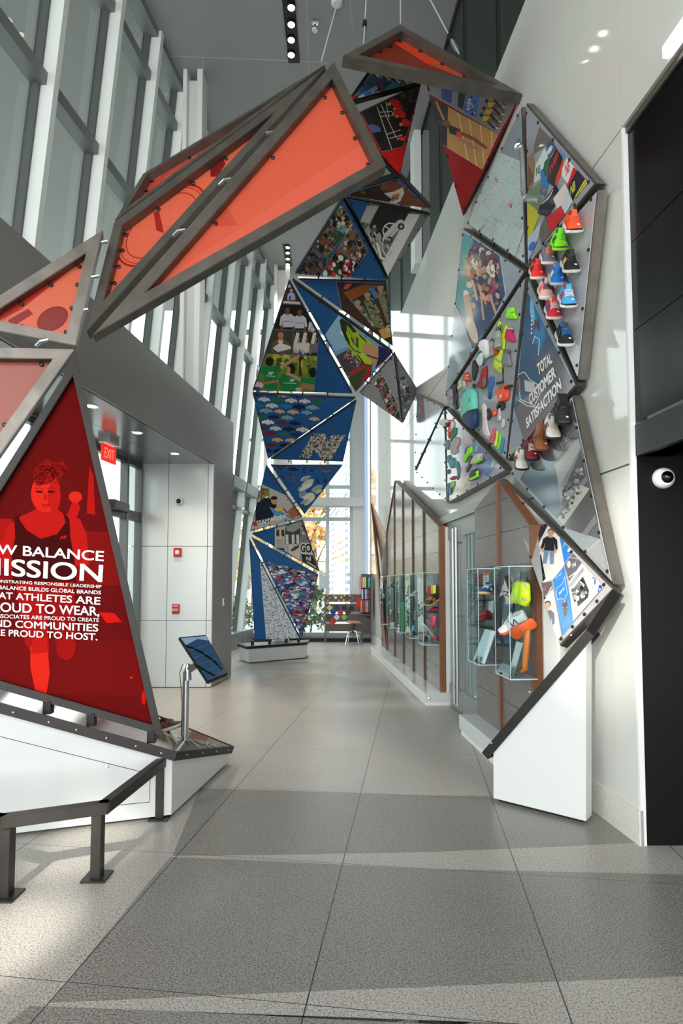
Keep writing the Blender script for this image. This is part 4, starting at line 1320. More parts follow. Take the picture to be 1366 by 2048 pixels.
def art_tools(S):
    S.z = ZB
    mt, dk = (52, 62, 86), (30, 40, 70)
    S.band([(240, 620), (262, 646), (292, 622)], 10, dk)
    S.poly_([(310, 640), (345, 628), (388, 650), (370, 656), (320, 654)], dk)
    S.band([(420, 630), (412, 650), (420, 672)], 8, dk)
    S.poly_([(455, 660), (468, 640), (482, 660)], dk)
    S.band([(512, 668), (530, 640), (604, 644), (606, 662)], 9, (90, 70, 66)); S.band([(530, 650), (560, 664), (590, 650)], 8, (110, 110, 120))
    S.band([(330, 680), (370, 738)], 12, (112, 84, 76)); S.ell(330, 680, 14, 8, (70, 60, 60), .4)
    S.band([(270, 680), (292, 712)], 10, mt); S.band([(316, 738), (330, 756)], 10, mt)
    S.band([(500, 705), (512, 740)], 10, dk); S.ell(555, 720, 8, 18, dk)
    b = [(150, 160, 150), (196, 192, 172), (120, 150, 160), (216, 212, 200)]
    S.band([(395, 720), (410, 700), (440, 690)], 7, (210, 214, 210))
    for k, (x, y, rx, ry) in enumerate(((430, 705, 34, 12), (440, 735, 46, 18), (400, 775, 26, 20), (430, 760, 50, 14), (500, 770, 40, 18), (510, 790, 24, 10), (410, 810, 28, 26), (450, 830, 40, 30), (420, 855, 30, 10), (440, 865, 26, 10))):
        S.ell(x, y, rx, ry, b[k % 4], -.5)
    S.text('N N', [(400, 832), (440, 838), (440, 822), (400, 818)], (226, 226, 220), .04)
panel(vz((541, 930, 10.65), (685, 931, 10.75), (609, 1029, 11.2)), 'blue panel with small hand tools and shoe pieces fixed to it', 'A', PIC, art_tools, BLUE, PRINT, None, .05, .07, 3, studs=[(572, 980)])
def art_teamwork(S):
    S.z = ZB
    S.photo([(145, 745), (330, 830), (410, 950), (240, 1000), (60, 1045)], (188, 182, 180))
    S.crowd([(110, 900), (190, 850), (180, 780), (140, 770)], [(60, 60, 60), (200, 120, 60), (120, 130, 60), (220, 220, 220)], 40, 12, 4)
    S.poly_([(100, 870), (180, 830), (230, 850), (240, 900), (200, 985), (100, 1000)], (30, 36, 50))
    S.ell(222, 850, 20, 24, SKIN); S.ell(222, 832, 22, 12, (36, 34, 36))
    S.poly_([(190, 890), (250, 910), (330, 950), (300, 980), (220, 940)], (90, 150, 190))
    S.poly_([(310, 920), (350, 880), (400, 940), (330, 970)], (170, 100, 70))
    S.ell(250, 905, 26, 14, (220, 196, 70)); S.band([(280, 900), (310, 930)], 10, (190, 60, 40))
    S.ell(100, 1000, 18, 16, (190, 50, 40))
panel(vz((532, 931, 10.65), (604, 1035, 11.2), (500, 1063, 11.4)), 'panel with a photo of two workers and the white word TEAMWORK', 'A', PIC, art_teamwork, BLUE, PRINT, None, .05, .07, 3, studs=[(552, 1050)],
      lettering=[("TEAMWORK", [(105, 1008), (312, 962), (304, 934), (105, 982)], .03, 0)])
def art_go(S):
    S.z = ZC
    S.photo([(292, 180), (358, 165), (352, 310), (292, 310)], (196, 186, 166))
    for x in (312, 345): S.poly_([(x - 10, 195), (x + 6, 190), (x + 10, 230), (x, 240), (x - 12, 230)], (60, 56, 54))
    for k in range(6): S.band([(300, 255 + k * 9), (346, 255 + k * 9)], 3, (120, 110, 96))
    S.photo([(358, 165), (462, 130), (458, 290), (355, 285)], (70, 70, 70))
    S.poly_([(360, 170), (460, 135), (460, 180), (410, 210), (370, 200)], (150, 150, 148))
    for x in (370, 410, 440): S.band([(x, 225), (x + 2, 285)], 18, (208, 206, 202))
    S.photo([(462, 130), (485, 130), (530, 280), (460, 275)], (120, 118, 124)); S.crowd([(465, 270), (520, 275), (490, 170), (465, 160)], [(70, 68, 74), (190, 186, 186), (150, 60, 60)], 30, 9, 3)
    S.photo([(355, 288), (458, 290), (455, 390), (355, 330)], (206, 196, 176))
    S.poly_([(392, 325), (420, 300), (450, 292), (448, 310), (420, 330), (400, 335)], (90, 76, 66))
    for k in range(4): S.band([(362, 300 + k * 11), (384, 300 + k * 11)], 3, (90, 84, 78))
    S.photo([(460, 278), (534, 282), (575, 460), (460, 400)], (198, 192, 180))
    S.poly_([(462, 350), (540, 360), (575, 460), (470, 400)], (52, 50, 54))
    S.text('N', [(496, 390), (524, 396), (526, 366), (496, 368)], (226, 224, 216), .03)
    S.band([(500, 400), (570, 445)], 8, (200, 196, 188))
    S.text('GO!', [(462, 338), (545, 345), (538, 284), (460, 286)], (30, 34, 38), .03)
panel(vz((503, 1068, 11.45), (605, 1040, 11.3), (639, 1144, 11.7)), 'collage panel of old shoe adverts with big black letters on the lower blue leg', 'A', PIC, art_go, BLUE, PRINT, None, .05, .07, 4, studs=[(570, 1108)])
def art_labels(S):
    S.z = ZC
    rnd = random.Random(12)
    pal = [(36, 60, 130), (200, 205, 214), (190, 40, 50), (30, 32, 44), (90, 96, 110), (60, 150, 160), (60, 110, 190), (150, 120, 96), (226, 226, 226)]
    S.poly_([(235, 400), (580, 480), (465, 890)], (50, 70, 130))
    for k in range(620):
        u, v = rnd.random(), rnd.random()
        if u + v > 1: u, v = 1 - u, 1 - v
        x = 245 + u * 330 + v * 218; y = 405 + u * 85 + v * 470
        if k % 50 == 0: S.layer += 1
        q = rnd.uniform(5, 11)
        S.poly_([(x - q * 1.3, y - q * .7), (x + q * 1.3, y - q * .4), (x + q * 1.2, y + q), (x - q * 1.4, y + q * .7)], rnd.choice(pal), False)
panel(vz((502, 1073, 11.5), (637, 1149, 11.75), (604, 1276, 11.85)), 'blue panel covered with hundreds of small sewn labels on the lower blue leg', 'A', PIC, art_labels, BLUE, PRINT, None, .05, .07, 4, studs=[(552, 1172)])
def art_dots(S):
    S.z = ZC
    S.poly_([(195, 400), (450, 900), (235, 905)], (206, 210, 216))
    rnd = random.Random(5)
    S.layer += 1
    for k in range(520):
        u, v = rnd.random(), rnd.random()
        if u + v > 1: u, v = 1 - u, 1 - v
        S.ell(200 + u * 240 + v * 38, 420 + u * 475 + v * 480, 4, 2.2, (84, 92, 112), .3, 6, False)
panel(vz((498, 1077, 11.5), (509, 1281, 11.85), (601, 1277, 11.85)), 'bottom blue panel with a white speckled wedge standing on the far pedestal', 'A', PIC, art_dots, BLUE, PRINT, None, .05, .07, 4)
def art_strip(S):
    S.z = ZB
    q = [[(870, 100), (910, 20), (950, 70), (905, 125)], [(900, 130), (950, 75), (985, 145), (930, 200)], [(930, 205), (985, 150), (1015, 200), (955, 260)], [(955, 262), (1015, 205), (1035, 250), (1000, 310)], [(1000, 312), (1035, 255), (1045, 350), (1030, 345)]]
    p = [((90, 60, 54), CROWD, 9), ((70, 110, 120), CROWD, 9), ((90, 84, 80), CROWD, 9), ((80, 70, 66), CROWD + [(220, 60, 50)], 9), ((50, 50, 52), CROWD, 6)]
    quadmix(S, q, p, 40)
panel(vz((718, 786, 9.55), (788, 707, 8.75), (805, 847, 9.8)), 'grey panel with a diagonal strip of group photos beside the wall', 'A', PIC, art_strip, (146, 144, 146), PRINT, None, .05, .07, 3, studs=[(752, 745)])
def art_pipes(S):
    S.z = ZB
    S.photo([(1040, 10), (1060, 10), (1150, 130), (1055, 340)], (120, 124, 128))
    S.crowd([(1050, 330), (1110, 200), (1080, 60), (1045, 40)], [(90, 90, 94), (160, 160, 160), (196, 196, 196), (60, 60, 64)], 60, 12, 8)
panel(vz((791, 706, 8.8), (837, 780, 9.95), (807, 846, 9.9)), 'narrow grey panel facing left where the picture panels meet the wall', 'A', PIC, art_pipes, (110, 112, 116), PRINT, None, .05, .07, 3)

# short tubes that join the red panels
def by_label(part): return [o for o in bpy.data.objects if o.get('label', '').find(part) >= 0][0]
for who, pts in (('small orange red panel', ((203, 487, 4.22), (186, 556, 4.16), (164, 623, 4.12))), ('long red panel', ((536, 268, 4.75), (450, 362, 4.5), (358, 464, 4.3))), ('salmon pink panel', ((84, 684, 3.95),))):
    for px, py, d in pts:
        MB().tube([at(px - 11, py + 7, d + .05), at(px - 2, py - 2, d), at(px + 12, py - 4, d + .02)], .014, 8).build('connector', BRUSHED, by_label(who), 'a')
# ---------------------------------------------------------------- panels fixed flat along the white wall
WO = 0.10
WALLP = 'grey display panels along the white wall'
def vw(*pts): return [rwp(x, y, WO) for x, y in pts]
def wpanel(pts, label, art=None, base=GREYW, m=None, **k):
    return panel(vw(*pts), label, 'A', WALLP, art, base, m or PRINTG, STEEL, .045, .08, **k)
def art_map(S):
    S.z = ZF
    S.poly_([(700, 380), (690, 840), (520, 770)], (132, 140, 150))
    S.poly_([(520, 775), (690, 845), (720, 1640), (240, 1310)], (186, 200, 198))
    rnd = random.Random(3)
    for k in range(150):
        x, y = rnd.uniform(270, 700), rnd.uniform(800, 1600)
        l = rnd.uniform(15, 80)
        d = rnd.choice([(1, .5), (-.55, 1)])
        S.band([(x, y), (x + d[0] * l, y + d[1] * l)], 2, rnd.choice([(130, 142, 140), (110, 124, 130), (160, 172, 170)]), k % 15 == 0)
    for k in range(26): S.band([(640 + k * 3, 1600 - k * 9), (660 + k * 3, 1540 - k * 9)], 3, (90, 100, 106), False)
    for x, y in ((505, 990), (615, 1183), (385, 1075)):
        S.poly_([(x - 7, y - 20), (x + 8, y - 12), (x + 7, y + 18), (x - 8, y + 12)], (196, 90, 88))
        S.poly_([(x - 3, y - 6), (x + 4, y - 4), (x + 3, y + 6), (x - 3, y + 4)], (190, 200, 198))
wpanel([(1042, 213), (931, 447), (1050, 530)], 'pale panel printed with a street map, a steel pipe and tap in front of it', art_map, (140, 148, 156), bolts=4, studs=[(990, 488)])
def art_nb(S):
    S.z = ZF
    S.poly_([(715, 430), (860, 600), (740, 800), (725, 860)], (150, 152, 160))
    P = S.poly_
    P([(830, 580), (930, 680), (870, 740), (780, 800), (790, 720)], (108, 98, 92))
    P([(735, 830), (790, 760), (800, 900), (770, 1100), (735, 1100)], (150, 116, 92))
    for k in range(5): S.band([(745 + k * 9, 860 + k * 20), (748 + k * 9, 1040 - k * 10)], 5, (70, 60, 54))
    P([(800, 880), (870, 740), (900, 830), (870, 960), (790, 1010)], (206, 212, 208))
    S.text('NB', [(806, 960), (838, 930), (838, 870), (806, 890)], (40, 110, 70), .03)
    P([(870, 850), (920, 790), (900, 960), (850, 960)], (50, 100, 70))
    P([(880, 720), (930, 680), (960, 740), (900, 830)], (60, 84, 120)); S.ell(910, 760, 14, 40, (200, 206, 210), .5)
    P([(900, 860), (960, 740), (1010, 820), (960, 1050), (890, 1000)], (40, 40, 46))
    S.text('new balance', [(915, 950), (985, 790), (972, 735), (905, 880)], (200, 50, 44), .03)
    P([(960, 960), (1010, 830), (1020, 900), (940, 1080)], (208, 70, 46))
    P([(985, 750), (1030, 800), (1015, 845)], (80, 140, 200))
    P([(1005, 900), (1040, 820), (1100, 890), (1050, 1020), (1000, 950)], (222, 216, 214))
    S.text('NB', [(1035, 965), (1065, 915), (1058, 835), (1030, 870)], (200, 44, 44), .03)
    P([(1060, 980), (1090, 890), (1115, 910), (1070, 1040), (1035, 1040)], (196, 50, 48))
    P([(1050, 1040), (1120, 910), (1200, 1000), (1090, 1150)], (36, 42, 62))
    S.text('NB', [(1068, 1110), (1108, 1060), (1104, 985), (1070, 1030)], (206, 190, 70), .03)
    P([(1090, 1150), (1110, 1100), (1180, 980), (1200, 1010)], (216, 200, 60))
    for k in range(9): S.ell(1110 + k * 9, 1120 - k * 14, 4, 6, (60, 56, 30), 0, 6)
    P([(840, 920), (860, 900), (905, 1020), (880, 1100), (840, 1160), (850, 1040)], (50, 120, 176)); S.ell(868, 1070, 12, 14, (220, 96, 50))
    P([(740, 1090), (840, 1000), (850, 1180), (740, 1300)], (118, 140, 110))
    P([(740, 1150), (840, 1240), (760, 1450), (740, 1500)], (200, 190, 66))
    P([(840, 1180), (960, 1020), (1000, 1100), (900, 1270), (820, 1240)], (44, 48, 62)); S.band([(850, 1170), (900, 1130), (930, 1080)], 8, (220, 220, 210)); S.band([(860, 1160), (910, 1110), (940, 1060)], 5, (210, 210, 200))
    P([(940, 1130), (1030, 1010), (1060, 1080), (980, 1230)], (214, 206, 196))
    P([(1000, 1200), (1040, 1050), (1090, 1150), (1030, 1250)], (196, 200, 206))
    P([(890, 1270), (1000, 1180), (1035, 1250), (920, 1390)], (196, 46, 48))
    P([(830, 1380), (880, 1260), (925, 1390), (850, 1480)], (108, 100, 96))
    P([(745, 1440), (850, 1300), (830, 1420), (750, 1600)], (176, 188, 206)); S.ell(780, 1490, 22, 40, (60, 110, 190), .5)
wpanel([(1051, 206), (1191, 367), (1056, 532)], 'bright collage panel of red, yellow and blue logos on the wall top right', art_nb, (150, 152, 160), bolts=4, studs=[(1125, 450)])
def art_shoes(S):
    S._put(S.poly, (170, 170, 174), .0002)
wpanel([(1194, 379), (1060, 535), (1155, 760)], 'plain grey panel on the wall carrying bright running shoes', art_shoes, (170, 170, 174), bolts=3)
def art_crowd(S):
    S.z = (780, 400, .3221)
    S.z = (0, 0, 1)
    S.photo([(926, 462), (1000, 510), (1012, 590), (960, 690), (945, 700), (905, 600)], (70, 92, 128))
    S.poly_([(926, 462), (945, 472), (950, 540), (940, 640), (912, 610)], (92, 160, 168))
    S.crowd([(925, 620), (1000, 600), (990, 510), (940, 490)], [(180, 130, 96), (60, 70, 110), (210, 170, 140), (40, 50, 80), (150, 70, 90), (230, 220, 210)], 150, 5, 5, 1.6)
    for a, b, w in (((932, 590), (950, 675), 12), ((980, 590), (1000, 650), 5), ((960, 570), (968, 640), 4), ((945, 560), (955, 600), 5)): S.band([a, b], w, (214, 176, 146))
    S.ell(945, 660, 9, 28, (226, 206, 184), -.3)
    S.set_clip()
wpanel([(926, 456), (1050, 542), (890, 792)], 'wall panel with a photo of a crowd of runners in blue light', art_crowd, (156, 168, 178), bolts=5)
wpanel([(1050, 553), (893, 797), (1011, 920)], 'grey wall panel hung with socks, caps, bottles and a teal backpack', None, (160, 164, 168), bolts=5, studs=[(950, 860)])
def art_tcs(S):
    S.z = ZD
    S.photo([(850, 60), (1150, 660), (830, 1000), (765, 780), (800, 560), (830, 200)], (72, 100, 128))
    S.poly_([(960, 600), (1150, 650), (830, 1000), (780, 800)], (124, 112, 118))
    S.poly_([(900, 500), (1000, 420), (1150, 660), (1000, 760)], (104, 100, 110))
    bl, lt = (60, 128, 180), (136, 190, 220)
    S.poly_([(868, 110), (890, 95), (925, 180), (960, 290), (965, 360), (940, 420), (920, 470), (915, 400), (885, 390), (895, 330), (885, 280), (868, 200)], bl)
    S.poly_([(868, 110), (885, 100), (895, 180), (905, 270), (890, 280), (870, 200)], lt)
    S.text('N', [(895, 310), (930, 320), (925, 240), (898, 245)], (110, 60, 60), .04)
    for k in range(5): S.ell(880, 225 + k * 26, 5, 8, (220, 228, 232))
    S.band([(886, 395), (900, 350), (930, 370), (922, 470)], 5, (200, 220, 230))
    pts = [(795, 590), (835, 570), (870, 620), (920, 650), (940, 690), (900, 780), (830, 750), (810, 740)]
    S.band(pts + [pts[0]], 5, (222, 226, 226)); S.poly_([(835, 620), (900, 640), (900, 700), (840, 690)], (200, 196, 196)); S.band([(800, 745), (850, 780), (910, 790)], 6, (230, 230, 230))
    S.poly_([(795, 600), (812, 620), (812, 700), (800, 690)], (176, 120, 100))
wpanel([(1057, 555), (1152, 771), (1014, 922)], 'blue grey wall panel reading TOTAL CUSTOMER SATISFACTION', art_tcs, (150, 158, 166), bolts=4,
       lettering=[("TOTAL", [(924, 594), (1012, 512), (1000, 448), (914, 524)], .035, 0), ("CUSTOMER", [(872, 778), (1036, 602), (1024, 528), (864, 718)], .035, 0),
                  ("SATISFACTION", [(852, 926), (1070, 672), (1058, 604), (846, 862)], .035, 0)])
def art_old(S):
    S.z = ZG
    S.photo([(740, 60), (860, 300), (1030, 1480), (660, 1360), (200, 860)], (92, 94, 100))
    S.poly_([(250, 860), (540, 600), (630, 1000), (650, 1180), (560, 1240), (330, 1010)], (84, 104, 116))
    S.poly_([(540, 590), (820, 430), (900, 880), (620, 1170), (600, 950)], (128, 126, 128))
    S.poly_([(610, 940), (830, 530), (800, 440), (560, 720)], (160, 158, 156))
    S.poly_([(660, 960), (830, 560), (880, 830), (700, 1040)], (82, 84, 90))
    S.poly_([(590, 1270), (830, 920), (920, 960), (650, 1340)], (176, 172, 166))
    S.crowd([(640, 1150), (860, 900), (830, 700), (640, 1000)], [(70, 70, 74), (170, 168, 164), (110, 108, 110)], 40, 26, 3)
    S.crowd([(620, 1300), (860, 950), (820, 930), (600, 1240)], [(70, 70, 74), (100, 98, 100)], 18, 16, 4)
    S.poly_([(660, 1360), (920, 960), (980, 1230), (780, 1500)], (82, 80, 82))
    S.poly_([(790, 1490), (980, 1220), (1000, 1300), (820, 1530)], (118, 114, 112))
    S.set_clip()
    S.poly_([(740, 60), (660, 200), (640, 170), (700, 60)], (150, 160, 172)); S.band([(200, 860), (740, 60)], 5, (170, 176, 180))
    S.poly_([(890, 1600), (1030, 1480), (1110, 1820)], (164, 162, 164)); S.band([(890, 1600), (1030, 1480)], 6, (206, 206, 206))
    S.text('NEW BALANCE', [(570, 620), (740, 420), (715, 370), (555, 560)], (150, 150, 152), .02)
    S.text('BOSTON', [(590, 690), (700, 560), (690, 520), (580, 640)], (140, 140, 142), .02)
wpanel([(1144, 790), (1018, 944), (1226, 1170)], 'wall panel with an old factory photo and a row of five shoes', art_old, (150, 154, 158), bolts=5, studs=[(1080, 865)])
def art_ads(S):
    S.z = ZH
    S.poly_([(150, -100), (430, 170), (440, 180), (540, 160), (420, 0), (300, -100)], (150, 142, 142))
    S.poly_([(430, 165), (540, 165), (560, 300), (440, 400)], (70, 66, 72)); S.poly_([(440, 200), (525, 182), (500, 270), (445, 330)], (24, 30, 60))
    S.photo([(560, 150), (680, 300), (735, 620), (600, 790), (490, 830), (440, 380)], (222, 219, 210))
    S.poly_([(440, 480), (470, 520), (520, 780), (480, 830)], (26, 26, 26))
    for k in range(5): S.band([(450, 430 + k * 12), (500, 370 + k * 12)], 5, (150, 150, 146))
    S.man(582, 215, 400, (38, 38, 46), SKIN, (90, 70, 50), .08, (120, 140, 170))
    S.photo([(680, 300), (832, 480), (735, 615)], (52, 124, 196)); S.ell(790, 455, 14, 28, (222, 222, 220), .5)
    for k in range(6): S.band([(715 + k * 4, 430 - k * 12), (755 + k * 4, 380 - k * 8)], 3, (160, 190, 220))
    S.photo([(735, 630), (835, 490), (945, 605), (795, 820)], (100, 98, 104)); S.text('N', [(832, 660), (868, 640), (866, 590), (832, 610)], (220, 220, 220), .03)
    S.ell(790, 620, 22, 40, (196, 194, 190)); S.band([(790, 770), (880, 700), (940, 610)], 12, (210, 208, 204)); S.band([(800, 540), (900, 560)], 14, (150, 148, 150))
    S.photo([(610, 795), (735, 640), (855, 1270), (715, 1430)], (56, 128, 200))
    out = [(645, 900), (720, 840), (745, 760), (755, 850), (775, 950), (740, 1020), (690, 1010), (660, 1030), (645, 940), (645, 900)]
    S.band(out, 5, (190, 214, 234)); S.text('THANK YOU', [(680, 975), (742, 905), (738, 875), (676, 945)], (224, 230, 220), .02)
    S.poly_([(720, 1100), (760, 1020), (780, 1090), (770, 1180), (740, 1230)], (90, 84, 80)); S.man(745, 1020, 140, (60, 70, 96), SKIN, DARK)
    for k in range(8): S.band([(640 + k, 800 - k * 6), (720, 690 + k * 8)], 2, (140, 180, 220)); S.band([(725, 1290 + k * 10), (830, 1200 + k * 10)], 2, (140, 180, 220))
    S.photo([(480, 830), (600, 815), (610, 900), (515, 1020)], (110, 92, 92)); S.text('N', [(498, 940), (530, 920), (528, 870), (496, 890)], (150, 130, 130), .02); S.band([(505, 1020), (560, 960), (600, 880)], 12, (226, 224, 220))
    S.photo([(515, 1030), (615, 900), (715, 1430), (655, 1510)], (216, 213, 206)); S.man(562, 1040, 440, (92, 92, 98), SKIN, (60, 46, 36), .12, (40, 40, 44))
    S.photo([(795, 830), (950, 610), (1190, 880), (850, 1270)], (226, 226, 222))
    S.poly_([(830, 930), (960, 760), (1030, 920), (1020, 1000), (900, 1110), (860, 1060)], (66, 64, 64))
    S.crowd([(850, 1080), (1010, 980), (960, 790), (840, 920)], [(30, 30, 30), (200, 200, 198), (120, 118, 118)], 50, 18, 6, 1.4)
    S.poly_([(850, 1080), (890, 1030), (910, 1150), (870, 1200)], (232, 232, 230))
    for k in range(4): S.band([(800 + k * 4, 850 + k * 14), (970, 655 + k * 12)], 4, (70, 70, 70))
    S.ell(1160, 880, 22, 22, (40, 70, 190)); S.ell(1140, 930, 8, 30, (60, 90, 200)); S.ell(1080, 780, 10, 14, (70, 90, 190)); S.ell(1100, 820, 8, 40, (50, 60, 140))
    S.ell(660, 1480, 8, 22, (40, 60, 170))
ads, _ = panel([rwp(1003, 955, .12), rwp(1228, 1177, .10), at(1118, 1292, 4.02)], 'panel of shoe adverts tilted out from the wall above the white base', 'A', WALLP, art_ads, (170, 166, 164), PRINTG, STEEL, .05, .07, bolts=4)
def art_left(S):
    S.z = ZJ
    S.photo([(175, 110), (280, 150), (320, 600), (230, 880), (165, 1040)], (110, 130, 150)); S.band([(245, 180), (260, 380), (235, 640)], 34, (150, 120, 120)); S.band([(262, 240), (270, 330)], 22, (190, 90, 70))
    S.set_clip(); S.poly_([(280, 160), (500, 230), (330, 560), (300, 420)], (176, 184, 190))
wpanel([(834, 788), (888, 813), (829, 941)], 'leftmost small wall panel with a blurred runner photo', art_left, (164, 180, 188), bolts=4)
wpanel([(888, 818), (831, 945), (893, 1006)], 'blank glossy triangular wall panel beside the one hung with shoe parts', None, (178, 188, 194), bolts=5)
def art_parts(S):
    S.z = ZJ
    S.poly_([(700, 420), (1190, 960), (1000, 1120), (680, 1310), (690, 560)], (166, 156, 176))
    S.poly_([(860, 640), (1160, 930), (1040, 1090), (900, 1000)], (120, 130, 176))
    S.ell(910, 740, 20, 60, (120, 190, 200), .2); S.ell(1100, 940, 14, 50, (160, 196, 150), .3); S.ell(1020, 940, 16, 60, (110, 150, 200), .3)
    S.poly_([(690, 1130), (830, 1060), (840, 1200), (690, 1310)], (206, 176, 160)); S.poly_([(760, 1180), (800, 1160), (800, 1200), (765, 1220)], (150, 160, 176))
    S.poly_([(740, 480), (830, 560), (860, 700), (780, 700)], (196, 180, 186))
wpanel([(892, 816), (1012, 941), (895, 1007)], 'low wall panel hung with cut open soles and neon shoe parts', art_parts, (172, 174, 180), bolts=5)
# ---------------------------------------------------------------- white base and rim at the right foot of the arch
OAK = mat('oak_edge', (120, 76, 48), 0.5, 0, 0.35, 14, 0.05, stretch=(4, 4, .35))
OAKD = mat('dark_oak_batten', (88, 58, 42), 0.5, 0, 0.35, 14, stretch=(4, 4, .35))
BOARD = mat('dark_grey_oak_board', (104, 99, 98), 0.22, 0, 0.22, 7, 0.0, stretch=(.6, .6, 5))
rb = thing('arch_base', fp(1172, 1650), 'white slanted base with dark steel rim at the right foot of the arch', 'base')
f0, f1 = fp(987, 1603), fp(1172, 1650)
d = (f1 - f0).normalized()
nb = Vector((d.y, -d.x, 0))
if nb.y > 0: nb = -nb
def onf(px, py): return hit(px, py, f0, nb)
top0, top1 = onf(987, 1494), onf(1172, 1280)
lift = Vector((0, 0, .025))
back = -nb * .13
MB().prism([f0 + lift, f1 + lift, top1, top0], back).build('body', WHITE, rb)
MB().prism([f0 + d * .03 - nb * .03, f1 - d * .03 - nb * .03, f1 - d * .03 + back * .85, f0 + d * .03 + back * .85], (0, 0, .03)).build('plinth_foot', BLACK, rb)
r0, r1 = onf(967, 1505), onf(1176, 1260)
r2 = at(1229, 1180, 3.62)
rm = MB()
un = (r1 - r0).normalized().cross(nb)
if un.z < 0: un = -un
rm.bar(r0 + nb * .012 - un * .025, r1 + nb * .012 - un * .025, .012, .062, un)
rm.bar(r0 + back - un * .025, r1 + back - un * .025, .012, .062, un)
rm.bar(r0 + back * .5 - un * .004, r1 + back * .5 - un * .004, .14, .01, un)
rm.bar(r1 + nb * .012 - un * .025, r2 - un * .02, .012, .062, un)
rm.bar(r0 - un * .025 + nb * .012, r0 - un * .025 + back, .012, .062, un)
rm.build('rim', DARKSTEEL, rb)
put_bolts(rb, [onf(*p) + nb * .018 for p in ((985, 1485), (1061, 1383), (1144, 1270))], nb, 'screw', BRUSHED, .6)
# ---------------------------------------------------------------- far pedestal
q0, q1 = fp(497, 1327), fp(610, 1317)
fpd = thing('far_pedestal', q0, 'white block pedestal with black rim under the far blue panels', 'pedestal')
dd = (q1 - q0)
bk = Vector((-.5, 1.0, 0)).normalized() * .62
H = at(497, 1296, q0.y).z
def lift_(p, z): return Vector((p.x, p.y, z))
bot = [q0, q1, q1 + Vector((.02, .55, 0)), q0 + bk]
MB().prism([lift_(p, .02) for p in bot], (0, 0, H - .03)).build('body', WHITE, fpd)
big = [p + (p - sum(bot, Vector()) / 4) * .07 for p in bot]
MB().prism([lift_(p, H - .02) for p in big], (0, 0, .055)).build('rim', mat('black_rim', (24, 24, 26), .4), fpd)
for u in (.12, .42, .72, .95):
    MB().box(lift_(q0.lerp(q1, u) + bk * .35, H + .07), .06, .06, .1).build('foot_block', DARKSTEEL, fpd)
# ---------------------------------------------------------------- low steel rail
rl = thing('guard_rail', fp(193, 1757), 'low dark steel guard rail standing in front of the white pedestal', 'rail')
HR = .405
RAIL = mat('rail_steel', (58, 55, 51), 0.42, 0.6, 0.45, 8)
feet = [fp(320, 1636), fp(194, 1755), fp(12, 1793)]
tops = [at(324, 1522, feet[0].y), at(209, 1607, feet[1].y), at(0, 1636, feet[2].y)]
tops = [Vector((p.x, p.y, HR)) for p in tops]
far_left = tops[2] + Vector((-1.0, .35, 0))
b = MB()
chain = [tops[0], tops[1], tops[2], far_left]
for p, q in zip(chain[:-1], chain[1:]): b.bar(p - Vector((0, 0, .03)), q - Vector((0, 0, .03)), .062, .062, (0, 0, 1), .025)
b.build('top_rail', RAIL, rl, bevel=.003)
for p in feet + [Vector((-2.6, 3.2, 0))]:
    MB().box((p.x, p.y, HR / 2 - .03), .056, .056, HR - .06).build('post', RAIL, rl, bevel=.003)
    MB().box((p.x, p.y, .005), .13, .13, .01).build('base_plate', RAIL, rl)
# ---------------------------------------------------------------- touch screen kiosk on the pedestal
kb = tp(370, 1479)
ks = thing('kiosk_screen', kb, 'black touch screen on a slim steel pole, standing on the white pedestal', 'screen')
kt = at(373, 1335, kb.y)
kt = Vector((kb.x + .012, kb.y, kt.z))
MB().lathe(kb - Vector((0, 0, .03)), (0, 0, 1), [(0, 0), (.026, 0), (.026, kt.z - kb.z), (0, kt.z - kb.z)], 20).build('pole', BRUSHED, ks, 'a')
MB().lathe(kt - Vector((0, 0, .10)), (0, 0, 1), [(0, 0), (.033, 0), (.033, .05), (.029, .05), (.029, .07), (.034, .07), (.034, .1), (.02, .13), (0, .13)], 20).build('clamp', BRUSHED, ks, 'a')
sc = vz((357, 1274, kb.y + .02), (412, 1269, kb.y + .13), (457, 1348, kb.y - .02), (416, 1365, kb.y - .13))
sn = (sc[1] - sc[0]).cross(sc[3] - sc[0]).normalized()
if sn.dot(CAMP - sc[0]) < 0: sn = -sn
sc[2] = sc[2] - sn * (sc[2] - sc[0]).dot(sn)
MB().prism(sc, -sn * .035).build('housing', BLACK, ks, bevel=.006)
cn = sum(sc, Vector()) / 4
scr = Sheet([cn + (p - cn) * .93 + sn * .001 for p in sc])
scr._put(scr.poly, (40, 66, 92), 0)
scr.poly_([(357, 1270), (420, 1266), (424, 1282), (395, 1278), (372, 1290)], (120, 150, 176))
scr.band([(364, 1290), (385, 1296), (405, 1306), (428, 1322), (445, 1340)], 4, (12, 16, 22))
scr.band([(388, 1326), (408, 1340), (430, 1352)], 4, (12, 16, 22))
for k in range(4): scr.band([(370 + k * 10, 1304 + k * 14), (420 + k * 8, 1288 + k * 14)], .8, (70, 100, 124))
scr.build('display', mat('x', None) if False else print_mat('display_glass', .08, spec=.7, grain=0), ks, .001)
MB().bar(kt + Vector((.01, -.01, -.02)), cn - sn * .035, .05, .05).build('bracket', BLACK, ks)
MB().tube([kt + Vector((-.03, -.03, .03)), kt + Vector((-.055, -.03, -.04)), kt + Vector((-.045, -.02, -.14)), kb.lerp(kt, .5) + Vector((-.034, 0, 0)), kb + Vector((-.03, 0, .02))], .003, 6).build('cable', BLACK, ks)
